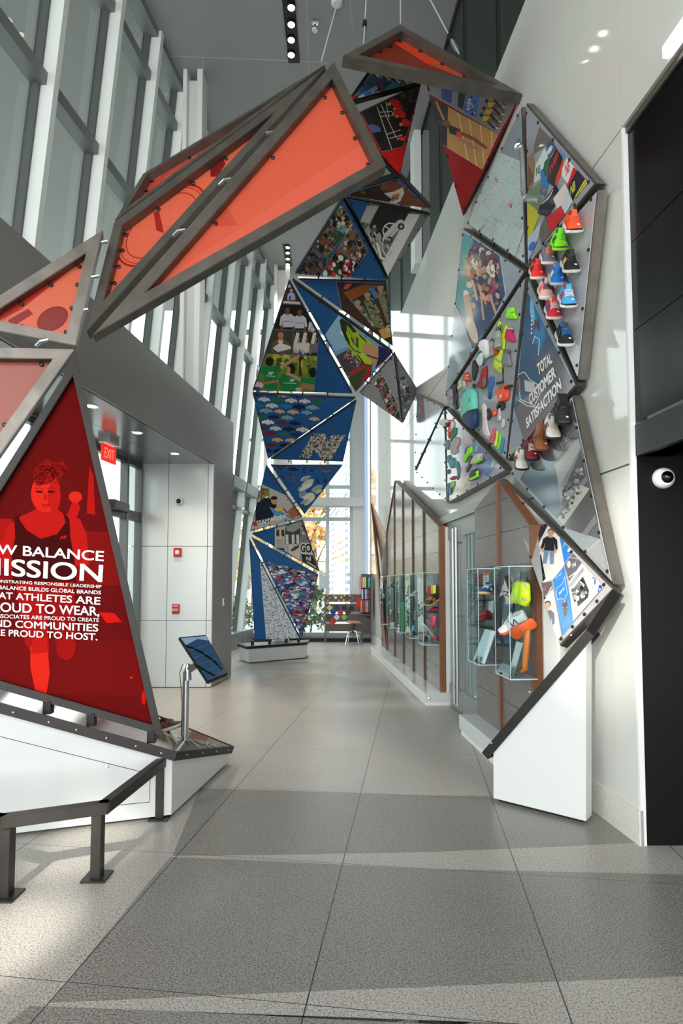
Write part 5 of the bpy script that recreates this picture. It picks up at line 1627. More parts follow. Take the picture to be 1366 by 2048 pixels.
# ---------------------------------------------------------------- ceiling fittings
def bulb_strip(px0, px1, pya, pyb, ys, label):
    a, b = fp((px0 + px1) / 2, pyb, CEIL), fp((px0 + px1) / 2, pya, CEIL)
    w = fp(px1, pyb, CEIL).x - fp(px0, pyb, CEIL).x
    t = thing('ceiling_light', a - Vector((0, 0, .02)), label, 'light', 'black slot lights in the ceiling')
    m = (a + b) / 2
    tr = MB().box((m.x, m.y, CEIL - .004), w, abs(b.y - a.y), .012)
    tr.build('slot_plate', BLACK, t)
    for y in ys:
        p = fp((px0 + px1) / 2, y, CEIL)
        MB().lathe((p.x, p.y, CEIL - .03), (0, 0, 1), [(.05, 0), (.062, .0), (.062, .022), (.05, .022), (.05, 0)], 18, False).build('lamp_ring', DARKSTEEL, t)
        MB().lathe((p.x, p.y, CEIL - .024), (0, 0, 1), [(0, 0), (.048, 0), (.048, .012), (0, .012)], 18).build('bulb', mat('warm_bulb', (255, 240, 220), .5, emit=(255, 226, 190), estr=9), t)
bulb_strip(571, 594, -14, 125, (12, 46, 77, 107), 'near black slot light with four bulbs in the ceiling')
bulb_strip(569, 582, 488, 532, (493, 504, 516, 527), 'far black slot light with four bulbs above the blue panels')
# sprinkler and smoke heads
p = fp(630, 44, CEIL)
sp = thing('sprinkler_head', p, 'small chrome sprinkler head hanging beside the near slot light', 'sprinkler')
MB().lathe(p, (0, 0, -1), [(0, 0), (.05, 0), (.05, .01), (.018, .015), (.018, .09), (0, .09)], 14).build('body', CHROME, sp)
MB().lathe(p - Vector((0, 0, .12)), (0, 0, -1), [(0, 0), (.045, 0), (.04, .006), (0, .006)], 14).build('deflector', CHROME, sp)
MB().tube([p - Vector((.016, 0, .09)), p - Vector((.02, 0, .11)), p - Vector((.004, 0, .12))], .004, 6).build('yoke', CHROME, sp)
p = fp(674, 4, CEIL)
tag(MB().lathe(p, (0, 0, -1), [(0, 0), (.075, 0), (.075, .02), (.05, .035), (0, .035)], 20).build('smoke_detector', MATTEWHITE), 'round white smoke detector at the top edge of the ceiling', 'detector')
# cables that hold the arch
def cable(p0, p1, label, buckle=None):
    a, b = Vector(p0), Vector(p1)
    t = thing('suspension_cable', a, label, 'cable', 'steel cables holding the arch')
    MB().tube([a, b], .0065, 8).build('wire', mat('wire_rope', (206, 206, 202), .4, .3), t)
    if buckle:
        d = (b - a).normalized()
        for s in (-1, 1):
            o = d.cross(Vector((0, 1, 0))).normalized() * .018 * s
            MB().tube([a + d * .04 + o * .3, a + d * .08 + o, a + d * .2 + o, a + d * .24 + o * .3], .007, 8).build('turnbuckle_loop', BRUSHED, t)
        MB().lathe(a + d * .25, d, [(0, 0), (.02, 0), (.024, .02), (.02, .07), (.01, .09), (0, .09)], 10).build('turnbuckle', DARKSTEEL, t)
def up_to_ceiling(px, py, dep, px2, py2):
    a = at(px, py, dep)
    b = fp(px2, py2, CEIL - .012)
    return a, b
cable(*up_to_ceiling(643, 122, 4.9, 728, -190), 'left slanting steel cable rising from the arch peak')
cable(*up_to_ceiling(727, 88, 5.1, 748, -260), 'middle steel cable with turnbuckle above the top red panel', True)
cable(*up_to_ceiling(801, 47, 5.25, 801, -200), 'thin vertical cable rising from the tip of the top red panel')
cable(*up_to_ceiling(918, 108, 5.2, 760, -190), 'right slanting steel cable with turnbuckle near the balcony glass', True)
# balcony lamps seen through the glass
for k, (px, py) in enumerate(((993, 112), (1037, 5), (1010, 60))):
    w = rw(0, -1.2)
    p = hit(px, py, w, RN)
    if p.z > CEIL - .05 or k == 2: p.z = CEIL - .1
    o = MB().lathe(p, (0, 0, 1), [(0, 0), (.05, .01), (.065, .05), (.05, .1), (0, .1)], 14).build('balcony_lamp', MATS['warm_bulb'], None, 'a')
    tag(o, ('warm round lamp behind the balcony glass, lower of two', 'warm round lamp behind the balcony glass at the top edge', 'warm round lamp deep behind the balcony glass')[k], 'lamp')
# white slot light over the dark glass
a, b = hit(1330, 106, rw(0, .03), RN), hit(1372, 46, rw(0, .03), RN)
o = MB().bar(a, b, .03, .07).build('slot_light', mat('white_led', (255, 255, 255), .5, emit=(255, 255, 255), estr=1.6))
tag(o, 'thin white light fitting on the wall at the upper right', 'light')
# entrance soffit downlights
for k, (px, py, w) in enumerate(((183, 812, 'nearest'), (275, 865, 'middle'), (350, 907, 'farthest'))):
    p = fp(px, py, 3.465)
    t = thing('downlight', p, 'round recessed downlight in the entrance soffit, %s of three' % w, 'light', 'downlights in the entrance soffit')
    MB().lathe(p, (0, 0, -1), [(.055, 0), (.075, 0), (.072, .006), (.055, .006), (.055, 0)], 20, False).build('trim_ring', CHROME, t)
    MB().lathe(p, (0, 0, -1), [(0, 0.001), (.054, .001), (.054, .003), (0, .003)], 20).build('bulb', MATS['warm_bulb'], t)
# ---------------------------------------------------------------- exit sign
p = fp(224, 882, 3.465)
p.y -= .1
ex = thing('exit_sign', p, 'red lit EXIT sign hanging from the entrance soffit', 'sign')
MB().box((p.x, p.y, 3.43), .16, .30, .07).build('canopy', BRUSHED, ex, bevel=.004)
eu = Vector((.127, 1, 0)).normalized()
en = Vector((1, -.127, 0)).normalized()
if en.dot(CAMP - p) < 0: en = -en
ec = Vector((p.x, p.y, 3.27))
MB().box(ec, .34, .022, .22, (eu, en, Vector((0, 0, 1)))).build('plate', mat('exit_red', (214, 30, 26), .4, emit=(255, 40, 30), estr=.55), ex)
mb = MB()
vs, ts = text_tris('EXIT', .012)
R_ = eu
for a in ts: mb.poly([ec + en * .013 + R_ * ((vs[i][0] - .5) * .24) + Vector((0, 0, (vs[i][1] - .5) * .13)) for i in a])
mb.build('lettering', mat('exit_letters', (255, 120, 100), .4, emit=(255, 120, 96), estr=1.0), ex)
# ---------------------------------------------------------------- things on the entrance pillar
def on_pillar(px, py): return hit(px, py, Vector((0, 8.914, 0)), Vector((0, 1, 0)))
def dome(c, n, r, label, look):
    c, n = Vector(c), Vector(n).normalized()
    t = thing('dome_camera', c, label, 'camera')
    MB().lathe(c, n, [(0, 0), (r, 0), (r, r * .25), (r * .93, r * .5), (r * .72, r * .72), (0, r * .72)], 28).build('housing', MATTEWHITE, t, 'a')
    lk = Vector(look).normalized()
    q = c + n * r * .45 + lk * r * .16
    MB().ball(q, r * .6, n=20, m=12).build('lens_dome', mat('lens_black', (6, 6, 7), .05), t, 'a')
dome(on_pillar(359, 1003), (0, -1, 0), .066, 'white dome camera high on the pale entrance pillar', (-.3, -1, -.1))
dome((at(1325, 957, Y0 - .01)), (0, -1, 0), .066, 'white dome camera on the black recess wall at right', (.35, -1, .1))
p = on_pillar(356, 1105)
st = thing('fire_strobe', p, 'red fire strobe on the pale pillar, above the pull station', 'alarm')
MB().box(p + Vector((0, -.02, 0)), .12, .04, .14).build('housing', mat('alarm_red', (176, 30, 32), .4), st, bevel=.006)
MB().box(p + Vector((0, -.045, .0)), .06, .02, .065).build('lens', mat('strobe_white', (226, 222, 216), .2), st, bevel=.008)
MB().box(p + Vector((0, -.056, -.005)), .02, .006, .03).build('tube', CHROME, st)
p = on_pillar(352, 1218)
pu = thing('fire_pull_station', p, 'red fire alarm pull station with white FIRE lettering on the pale pillar', 'alarm')
MB().box(p + Vector((0, -.018, 0)), .11, .036, .15).build('housing', MATS['alarm_red'], pu, bevel=.005)
MB().box(p + Vector((0, -.04, -.012)), .085, .014, .034).build('handle', mat('pull_white', (222, 216, 212), .4), pu)
MB().box(p + Vector((0, -.049, -.012)), .07, .004, .01).build('handle_slot', BLACK, pu)
mb = MB()
vs, ts = text_tris('FIRE', .012)
for a in ts: mb.poly([p + Vector(((vs[i][0] - .5) * .075, -.0365, .038 + vs[i][1] * .024)) for i in a])
mb.build('lettering', MATS['pull_white'], pu)
y = 9.42
p = at(451, 1204, y); p.x = fx(y)
cr_ = thing('card_reader', p, 'small white card reader on the grey side of the entrance pillar', 'reader')
MB().box(p + Vector((.012, 0, 0)), .024, .07, .12).build('housing', MATTEWHITE, cr_, bevel=.004)
MB().box(p + Vector((.026, 0, .025)), .004, .045, .03).build('window', BLACK, cr_)
# ---------------------------------------------------------------- door closer box over the entrance doors
p = at(236, 1012, 8.05)
tag(MB().box((fx(8.05) - DSET + .10, 8.05, p.z), .16, .55, .12).build('door_closer', mat('closer_dark', (44, 46, 48), .4), None, bevel=.006), 'dark door closer box above the entrance doors behind the red panel', 'door closer')
# ---------------------------------------------------------------- sneakers
def shoe_parts():
    """a left shoe, toe along +x, sole at z = 0, length 1"""
    st = [(-.5, .055, .33), (-.48, .095, .36), (-.42, .125, .37), (-.32, .135, .35), (-.2, .128, .33), (-.08, .125, .335), (.02, .135, .32), (.12, .15, .27), (.22, .165, .215), (.32, .165, .175), (.4, .148, .15), (.46, .11, .125), (.49, .06, .10)]
    P = {}
    sole = []
    for x, w, h in st:
        w = w * 1.07 + .008
        z0 = .0 if x < .25 else (x - .25) ** 2 * .7
        th = .115 - .045 * (x + .5)
        sole.append([(x * 1.01, y * w, z0 + z) for y, z in ((-.8, 0), (.8, 0), (.98, .012), (1, th * .5), (.97, th), (-.97, th), (-1, th * .5), (-.98, .012))])
    P['sole'] = MB().rings(sole)
    up = []
    for x, w, h in st:
        zb = .09 - .03 * (x + .5) + (0 if x < .25 else (x - .25) ** 2 * .7)
        fl = .68 if x < .05 else .68 + .16 * min(1, (x - .05) / .4)
        r = []
        for k in range(11):
            t = PI * k / 10
            c, s_ = math.cos(t), math.sin(t)
            wk = w * (1 - (1 - fl) * s_ ** 1.5 * .9)
            r.append((x, wk * math.copysign(abs(c) ** .75, c), zb + (h - zb) * s_ ** .8))
        up.append(r + [(x, -w * .9, zb - .02), (x, w * .9, zb - .02)])
    P['upper'] = MB().rings(up)
    ln = MB().ball((-.26, 0, .335), .185, .084, .05, n=18, m=8)
    P['lining'] = ln
    tg = MB()
    tg.add([(-.1, -.05, .33), (-.1, .05, .33), (.04, .06, .325), (.04, -.06, .325), (-.14, -.045, .43), (-.14, .045, .43), (-.12, .05, .44), (-.12, -.05, .44)],
           [(0, 1, 2, 3), (0, 1, 5, 4), (4, 5, 6, 7), (6, 7, 3, 2), (1, 2, 6, 5), (0, 3, 7, 4)])
    P['tongue'] = tg
    la = MB()
    for k in range(6):
        x = -.03 + k * .045
        z = .345 - max(0, (k - 0.5)) * .021
        q = .075 + k * .004
        la.tube([(x - .012, -q, z - .03), (x, -q * .5, z), (x + .006, 0, z + .006), (x, q * .5, z), (x - .012, q, z - .03)], .011, 6)
    P['laces'] = la
    for s_ in (-1, 1):
        lg = MB()
        def Q(u, v): return (-.16 + u * .19 + v * .03, s_ * (.138 - v * .045 + .004 * math.sin(u * 3)), .12 + v * .15)
        for a, b in (((0, 0), (.12, 1)), ((.12, 1), (.88, 0)), ((.88, 0), (1, 1))):
            w = .13
            lg.prism([Q(a[0] - w * .5, a[1]), Q(a[0] + w * .9, a[1]), Q(b[0] + w * .9, b[1]), Q(b[0] - w * .5, b[1])], (0, s_ * .012, 0))
        P['logo' if s_ < 0 else 'logo_right'] = lg
    tc_ = []
    for x, w, h in st[8:]:
        zb = .08 + (0 if x < .25 else (x - .25) ** 2 * .7) - .02
        r = []
        for k in range(9):
            t = PI * k / 8
            c, s_ = math.cos(t), math.sin(t)
            r.append((x + .012, (w + .008) * math.copysign(abs(c) ** .75, c), zb + (h * .62 - zb * .4) * s_ ** .8 * (0.72 if x < .3 else .9)))
        tc_.append(r)
    P['toe_cap'] = MB().rings(tc_)
    bt_ = MB()
    for x in (-.4, -.28, .1, .2, .3, .38):
        for y in (-.08, .08):
            bt_.lathe((x, y, .01), (0, 0, -1), [(0, 0), (.022, 0), (.014, .05), (0, .05)], 7)
    P['cleats'] = bt_
    P['price_dot'] = MB().lathe((.3, .06, .178), (.25, .25, 1), [(0, 0), (.03, 0), (.03, .01), (0, .01)], 14)
    hs = []
    for x, w, h in st[2:7]:
        hs.append([(x, y * w * .8, z) for y, z in ((-1, .3), (-.9, .46 + .05 * (x < -.15)), (.9, .46 + .05 * (x < -.15)), (1, .3))])
    P['high_collar'] = MB().rings(hs)
    out = {}
    for k, mb in P.items():
        o = mb.build(k, MATTEWHITE, None, 'a')
        out[k] = o.data
        bpy.data.objects.remove(o)
    return out
SHOE = shoe_parts()
def flatc(c, r=.5):
    return mat('colour_%d_%d_%d' % c, c, r)
def frame3(x, z):
    x = Vector(x).normalized()
    z = Vector(z)
    z = (z - x * z.dot(x)).normalized()
    y = z.cross(x)
    return Matrix((x, y, z)).transposed()
def shoe(loc, toe, up, L, upper, sole, laces, logo, label, group=None, lining=(40, 40, 42), cap=None, cleats=None, dot=True, high=False, name='sneaker', tongue=None):
    t = thing(name, loc, label, 'shoe', group)
    t.rotation_euler = frame3(toe, up).to_euler()
    t.scale = (L, L * 1.34, L * 1.15)
    cs = {'upper': upper, 'sole': sole, 'laces': laces, 'logo': logo, 'lining': lining, 'tongue': tongue or upper}
    if cap: cs['toe_cap'] = cap
    if cleats: cs['cleats'] = cleats
    if dot: cs['price_dot'] = (236, 236, 232)
    if high: cs['high_collar'] = upper
    cs['logo_right'] = logo
    for k, c in cs.items():
        o = bpy.data.objects.new(k.replace('_right', ''), SHOE[k])
        COL.objects.link(o)
        o.parent = t
        o.material_slots[0].link = 'OBJECT'
        o.material_slots[0].material = flatc(c)
    return t
# ---------------------------------------------------------------- timber display walls
WA, WB = 1.89, 0.073
WN = Vector((-1, -WB, 0)).normalized()
def wd(y, z=0.0, off=0.0): return Vector((WA - WB * y, y, z)) + WN * off
def wdp(px, py, off=0.0): return hit(px, py, wd(0, 0, off), WN)
def slab(mb, yz, off0, off1):
    """prism between two offsets from the timber plane; yz = outline"""
    return mb.prism([wd(y, z, off0) for y, z in yz], WN * (off1 - off0))
def prof(profile, y):
    for (a, za), (b, zb) in zip(profile[:-1], profile[1:]):
        if a <= y <= b: return za + (zb - za) * (y - a) / (b - a)
    return profile[-1][1]
def display_wall(label, ys, profile, zb, plinth_front, group, y0, y1, endpost):
    t = thing('display_wall', wd(y0), label, 'display wall', group)
    # boards between battens, in courses
    for a, b in zip(ys[:-1], ys[1:]):
        mid = [p for p in profile if a < p[0] < b]
        outline = [(a + .02, prof(profile, a))] + mid + [(b - .02, prof(profile, b))]
        bm_ = MB()
        zc = zb
        top = max(z for _, z in outline)
        while zc < top:
            z1 = min(zc + .31, top)
            # clip the outline polygon to this course
            poly = ccw([(a + .02, zb)] + [(b - .02, zb)] + [(y, z) for y, z in outline[::-1]])
            q = clip_poly(poly, ccw([(a, zc + .002), (b, zc + .002), (b, z1 - .002), (a, z1 - .002)]))
            if len(q) > 2: slab(bm_, q, -.05, 0)
            zc = z1
        bm_.build('board_panel', BOARD, t)
    for y in ys[1:-1]:
        slab(MB(), [(y - .024, zb), (y + .024, zb), (y + .024, prof(profile, y) + .0), (y - .024, prof(profile, y) + .0)], -.03, .02).build('batten', OAKD if y > 7 else OAK, t)
    yn = ys[0]
    slab(MB(), [(yn - .03, zb), (yn + .015, zb), (yn + .015, prof(profile, yn)), (yn - .03, prof(profile, yn))], -.10, .02).build('end_post', OAK, t)
    cp = MB()
    for (a, za), (b, zb_) in zip(profile[:-1], profile[1:]):
        if y0 < 7 and zb_ < za: continue
        cp.bar(wd(a, za, -.03), wd(b, zb_, -.03), .1, .016, (0, 0, 1))
    cp.build('top_edge', OAKD if y0 > 7 else OAK, t)
    slab(MB(), [(y0 - .05, zb), (y1, zb), (y1, min(z for _, z in profile) - .02), (y0 - .05, min(z for _, z in profile) - .02)], -.2, -.06).build('backing', MATTEWHITE, t)
    # white stepped plinth
    slab(MB(), [(y0 - .12, .06), (y1, .06), (y1, zb), (y0 - .12, zb)], -.2, plinth_front).build('plinth', WHITE, t, bevel=.004)
    slab(MB(), [(y0 - .10, 0), (y1, 0), (y1, .07), (y0 - .10, .07)], -.2, plinth_front - .02).build('plinth_foot', MATTEWHITE, t)
    return t
Y2 = [4.66, 5.43, 6.2]
dw2 = display_wall('near dark timber display wall with two clear cases, right of the glass door', Y2, [(4.66, 2.07), (5.43, 2.58), (6.2, 2.40)], .21, .19, 'timber display walls', 4.66, 6.2, True)
Y1 = [7.72, 8.7, 9.55, 10.45, 11.4, 12.4, 13.35]
dw1 = display_wall('long dark timber display wall with five clear cases, left of the glass door', Y1, [(7.72, 2.37), (11.26, 3.62), (12.5, 2.6), (13.35, 2.7)], .16, .25, 'timber display walls', 7.72, 13.35, True)
MB().prism([wd(12.45, .2, .02), wd(13.3, 3.45, .24), wd(13.32, 3.45, .20), wd(13.3, .2, -.02)], Vector((.03, .02, 0))).build('folded_edge', OAK, dw1)
MB().prism([wd(12.5, 2.6, .0), wd(13.3, 3.45, .22), wd(13.35, 2.0, .0)], WN * -.03).build('folded_board', mat('pale_veneer', (176, 150, 128), .4), dw1)
MB().lathe(wd(7.62, .10, .19), (0, -1, 0), [(0, 0), (.03, 0), (.03, .01), (.018, .03), (0, .034)], 16).build('plinth_cap', CHROME, dw1)
# acrylic cases
def case(y, z0, z1, label, w=.30, d=.22):
    t = thing('acrylic_case', wd(y + w / 2, z0, d), label, 'display case', 'clear acrylic display cases')
    th = .008
    m = MB()
    slab(m, [(y, z0), (y + w, z0), (y + w, z1), (y, z1)], d - th, d)
    slab(m, [(y, z0), (y + th, z0), (y + th, z1), (y, z1)], .0, d - th)
    slab(m, [(y + w - th, z0), (y + w, z0), (y + w, z1), (y + w - th, z1)], .0, d - th)
    m.build('cover', ACRYL, t)
    for z in (z0, z1):
        slab(MB(), [(y, z - .006), (y + w, z - .006), (y + w, z + .006), (y, z + .006)], 0, d).build('shelf_plate', ACRYL if z == z1 else mat('acrylic_base', (176, 196, 204), .06), t)
    eg = MB()
    for yy in (y, y + w):
        eg.bar(wd(yy, z0, d), wd(yy, z1, d), .004, .004)
    for z in (z0, z1):
        eg.bar(wd(y, z, d), wd(y + w, z, d), .007, .007)
        eg.bar(wd(y, z, d), wd(y, z, 0), .007, .007)
    eg.build('polished_edge', mat('acrylic_edge', (206, 222, 226), .08), t)
    bp = MB()
    slab(bp, [(y + .02, z0 + .02), (y + w - .02, z0 + .02), (y + w - .02, z1 - .02), (y + .02, z1 - .02)], .0, .006)
    bp.build('back_board', mat('case_back', (100, 94, 93), .4), t)
    return t
names2 = ['nearest', 'second']
cA = case(4.60, .84, 1.735, 'nearest clear acrylic case, holding a neon yellow jacket', .34, .22)
cB = case(5.40, .84, 1.735, 'clear acrylic case beside the glass door, holding a blue and a red shoe', .34, .22)
five = ['nearest the door, with red and yellow boxes', 'second from the door, with a grey wire ring', 'third from the door, with green goods', 'fourth from the door on the timber wall', 'farthest of all, at the window end']
C1 = [case(7.80 + .94 * k, .77, 1.74, 'clear case on the long timber wall, ' + five[k].replace(' on the timber wall', ''), .34, .22) for k in range(5)]
ZP = (900, 1100, .1464)
def zp(x, y): return (ZP[0] + x * ZP[2], ZP[1] + y * ZP[2])
TEXTG = (150, 158, 164)
def lines_card(name, pts, off, base, label, cat, rows, col=TEXTG, grp=None, th=.004, head=None):
    S = Sheet([wdp(x, y, off) for x, y in pts])
    S._put(S.poly, base, 0)
    if head: S.poly_([pts[0], pts[1], tuple(pts[1][i] * .8 + pts[2][i] * .2 for i in (0, 1)), tuple(pts[0][i] * .8 + pts[3][i] * .2 for i in (0, 1))], head)
    for k in range(rows):
        t = .26 + .66 * k / rows if head else .08 + .86 * k / rows
        a = tuple(pts[0][i] * (1 - t) + pts[3][i] * t for i in (0, 1)); b = tuple(pts[1][i] * (1 - t) + pts[2][i] * t for i in (0, 1))
        q = .92 if k % 4 else .7
        S.band([tuple(a[i] * .93 + b[i] * .07 for i in (0, 1)), tuple(a[i] * (1 - q) + b[i] * q for i in (0, 1))], .9, col, False)
    S.layer += 1
    o = S.build(name, PRINT, None, th)
    return tag(o, label, cat, grp)
lines_card('text_panel', [zp(335, 330), zp(455, 330), zp(455, 1000), zp(335, 1000)], .012, (44, 46, 58), 'dark text panel inside the case beside the glass door', 'sign', 26, head=(120, 60, 56))
lines_card('text_panel', [zp(700, 650), zp(858, 650), zp(858, 1330), zp(700, 1330)], .012, (54, 84, 108), 'blue text panel inside the nearest acrylic case', 'sign', 24)
lines_card('card', [zp(527, 690), zp(594, 690), zp(594, 858), zp(527, 858)], .03, (222, 222, 220), 'small white card under the blue shoe in the acrylic case', 'card', 5, (170, 170, 170))
lines_card('box', [zp(452, 306), zp(530, 306), zp(530, 480), zp(452, 480)], .03, (216, 212, 206), 'orange and white narrow carton above the blue shoe in the case', 'box', 4, (90, 150, 150), th=.03, head=(226, 110, 50))
lines_card('box', [zp(975, 292), zp(1072, 292), zp(1072, 400), zp(975, 400)], .03, (70, 68, 70), 'small dark box above the neon jacket', 'box', 2, (170, 60, 56), th=.03)
lines_card('box', [zp(880, 300), zp(960, 300), zp(960, 385), zp(880, 385)], .012, (150, 148, 148), 'small grey card at the top of the nearest case', 'card', 2, (190, 190, 188), th=.004)
def lean_board(pts, o0, o1, base, label, rows, cat='sign', foot=True):
    """board leaning back: bottom at offset o0, top at offset o1"""
    P = [wdp(*pts[0], o1), wdp(*pts[1], o1), wdp(*pts[2], o0), wdp(*pts[3], o0)]
    n = (P[1] - P[0]).cross(P[3] - P[0]).normalized()
    P[2] = P[2] - n * (P[2] - P[0]).dot(n)
    t = thing('info_board', P[3], label, cat)
    S = Sheet(P)
    S._put(S.poly, base, 0)
    for k in range(rows):
        q = .2 + .6 * k / rows
        S.band([tuple(pts[0][i] * (1 - q) + pts[3][i] * q for i in (0, 1)), tuple((pts[1][i] * (1 - q) + pts[2][i] * q) for i in (0, 1))], .5, (186, 194, 198), False)
    S.layer += 1
    S.build('face', PRINT, t, .006)
    MB().box((P[2] + P[3]) / 2 + Vector((.01, .01, .008)), .05, .03, .016).build('foot_clip', BLACK, t)
    return t
lean_board([zp(475, 1080), zp(625, 1110), zp(470, 1560), zp(312, 1505)], .19, .10, (206, 222, 230), 'large pale leaning board at the bottom of the case beside the door', 0)
lean_board([zp(905, 1246), zp(1000, 1272), zp(868, 1735), zp(806, 1690)], .17, .08, (216, 222, 224), 'narrow white leaning board at the bottom of the nearest case', 6)
lean_board([zp(362, 1440), zp(416, 1462), zp(402, 1530), zp(340, 1512)], .205, .20, (150, 152, 154), 'small grey placard in front of the large pale board', 3)
o = lean_board([zp(706, 1545), zp(860, 1585), zp(805, 1745), zp(622, 1660)], .215, .20, (150, 160, 166), 'grey clear easel card at the front of the nearest case', 0)
# neon jacket
def puffy(z, pts, plane_hit, n, thick, col, name, label, cat, group=None, rough=.6, parent=None, off=0.0, m=None):
    """soft flat goods: outline, real thickness, swollen middle"""
    P = [plane_hit(z[0] + x * z[2], z[1] + y * z[2], off) for x, y in pts]
    n = Vector(n).normalized()
    c = sum(P, Vector()) / len(P)
    r = [P, [p + n * thick * .55 for p in P], [c + (p - c) * .86 + n * thick * .92 for p in P], [c + (p - c) * .5 + n * thick for p in P]]
    o = MB().rings(r).build(name, m or mat('cloth_%d_%d_%d' % col, col, rough, 0, .12, 60), parent, 'all')
    if not parent: tag(o, label, cat, group)
    return o
NEON = (214, 244, 30)
jk = thing('jacket', wdp(*zp(990, 600), .05), 'neon yellow folded running jacket hanging in the nearest case', 'jacket')
puffy(ZP, [(905, 450), (960, 425), (1060, 440), (1095, 470), (1105, 680), (1075, 770), (1010, 755), (985, 740), (925, 735), (870, 690), (880, 560)], wdp, WN, .05, NEON, 'body', None, None, parent=jk, off=.08)
puffy(ZP, [(900, 460), (930, 450), (925, 700), (900, 690)], wdp, WN, .02, (200, 230, 40), 'sleeve', None, None, parent=jk, off=.125)
puffy(ZP, [(1015, 450), (1035, 445), (1070, 520), (1058, 530)], wdp, WN, .008, (196, 204, 206), 'reflective_strip', None, None, parent=jk, off=.125)
S = Sheet([wdp(*zp(x, y), .132) for x, y in ((930, 620), (1070, 620), (1070, 710), (930, 710))])
S.z = ZP
lm = letters(S, [('NB', [(970, 700), (1060, 690), (1050, 640), (965, 650)], .03, .3)], None, mat('silver_print', (190, 200, 190), .3), h=.002)
lm.name = 'emblem'; attach(lm, jk)
INC = 'shoes in the acrylic cases'
shoe(wdp(*zp(505, 610), .12), -RD + RN * .9, (0, 0, 1), .24, (40, 84, 140), (206, 176, 120), (220, 224, 226), (216, 206, 180), 'blue and white sneaker on the upper shelf of the case beside the door', INC, (226, 228, 228), dot=False)
shoe(wdp(*zp(470, 955), .11), -RD * .8 + RN * 1.0, (0, 0, 1), .20, (176, 40, 48), (150, 36, 42), (196, 70, 70), (120, 26, 32), 'small red shoe on the lower shelf of the case beside the door', INC, (90, 20, 24), dot=False)
shoe(wdp(*zp(862, 530), .10), -RD * .3 + RN * .5 + Vector((0, 0, 1)), RN * 1 + RD * .5, .25, (224, 220, 214), (60, 44, 36), (220, 216, 210), (90, 34, 34), 'white and brown old trainer tilted upright behind the neon jacket', INC, (120, 40, 40), dot=False)
shoe(wdp(*zp(880, 1060), .14), RD * .35 + RN * 1.0 + Vector((0, 0, -.55)), (0, -.3, 1), .26, (226, 226, 224), (232, 112, 64), (230, 230, 228), (40, 44, 56), 'white running shoe hanging toe down in the nearest case', INC, (200, 200, 200), dot=False)
shoe(wdp(*zp(1000, 1080), .11), RD * .35 + RN * 1.0 + Vector((0, 0, -.65)), (.6, .8, .5), .22, (236, 140, 110), (236, 96, 40), (236, 236, 232), (40, 40, 48), 'orange soled running shoe hanging beside the white one', INC, (60, 60, 66), dot=False)
tool = thing('wooden_last_tool', wdp(*zp(1040, 1680), .1), 'orange brown wooden shoe making tool standing in the nearest case', 'tool')
puffy(ZP, [(1060, 1080), (1100, 1090), (1090, 1300), (1060, 1640), (1020, 1700), (1030, 1450), (1050, 1250)], wdp, WN, .03, (196, 116, 52), 'handle', None, None, parent=tool, off=.10)
puffy(ZP, [(950, 1625), (1040, 1625), (1040, 1660), (1000, 1690)], wdp, WN, .03, (214, 120, 44), 'foot', None, None, parent=tool, off=.10)
gr_ = puffy(ZP, [(920, 870), (985, 760), (992, 900), (985, 950), (920, 940)], wdp, WN, .02, (46, 130, 110), 'ribbon', 'green ribbon hanging under the neon jacket in the case', 'ribbon', off=.07)
for k, (x0, x1, y, lab) in enumerate(((405, 595, 660, 'dark shelf under the blue sneaker'), (400, 595, 1005, 'dark shelf under the small red shoe'))):
    a, b = wdp(*zp(x0, y), .0), wdp(*zp(x1, y), .0)
    slab(MB(), [(b.y, a.z - .014), (a.y, a.z - .014), (a.y, a.z - .002), (b.y, a.z - .002)], .006, .15).build('shelf', mat('shelf_dark', (52, 48, 48), .3), cB)
# goods in the five far cases
ZQ = (740, 1120, .1171)
def zq(x, y): return (ZQ[0] + x * ZQ[2], ZQ[1] + y * ZQ[2])
goods = [([(1005, 430), (1065, 430), (1062, 625), (995, 650)], (200, 30, 40), 'red and white carton in the case nearest the door', 'box'),
         ([(1065, 430), (1128, 428), (1128, 648), (1070, 600)], (228, 204, 70), 'yellow carton beside the red one', 'box'),
         ([(1060, 950), (1130, 950), (1120, 1100), (1075, 1180), (1050, 1150)], (226, 70, 90), 'pink strap in the case nearest the door', 'strap'),
         ([(1065, 1310), (1148, 1305), (1148, 1345), (1065, 1350)], (206, 40, 80), 'small magenta box at the bottom of the case nearest the door', 'box'),
         ([(850, 1270), (950, 1240), (930, 1380), (860, 1370)], (196, 176, 176), 'pale pink card at the bottom of the case nearest the door', 'card'),
         ([(690, 1200), (735, 1270), (680, 1290)], (226, 190, 70), 'small yellow wedge in the second case', 'wedge'),
         ([(745, 1120), (775, 1110), (780, 1200), (725, 1230)], (90, 176, 190), 'light blue shoe horn in the second case', 'shoe horn'),
         ([(550, 730), (595, 700), (600, 1230), (555, 1230)], (40, 140, 76), 'green hanging jersey in the third case', 'jersey'),
         ([(355, 1075), (420, 1060), (425, 1170), (360, 1180)], (206, 196, 170), 'cream card at the bottom of the fourth case', 'card'),
         ([(350, 830), (380, 850), (375, 940), (350, 930)], (200, 180, 140), 'small beige pouch in the fourth case', 'pouch'),
         ([(220, 560), (255, 580), (250, 660), (225, 650)], (90, 170, 160), 'teal pouch in the farthest case', 'pouch')]
for pts, c, lab, cat in goods:
    puffy(ZQ, pts, wdp, WN, .03, c, cat.replace(' ', '_'), lab, cat, 'goods in the five far cases', off=.06)
S = Sheet([wdp(*zq(x, y), .095) for x, y in ((995, 420), (1065, 420), (1065, 640), (995, 640))])
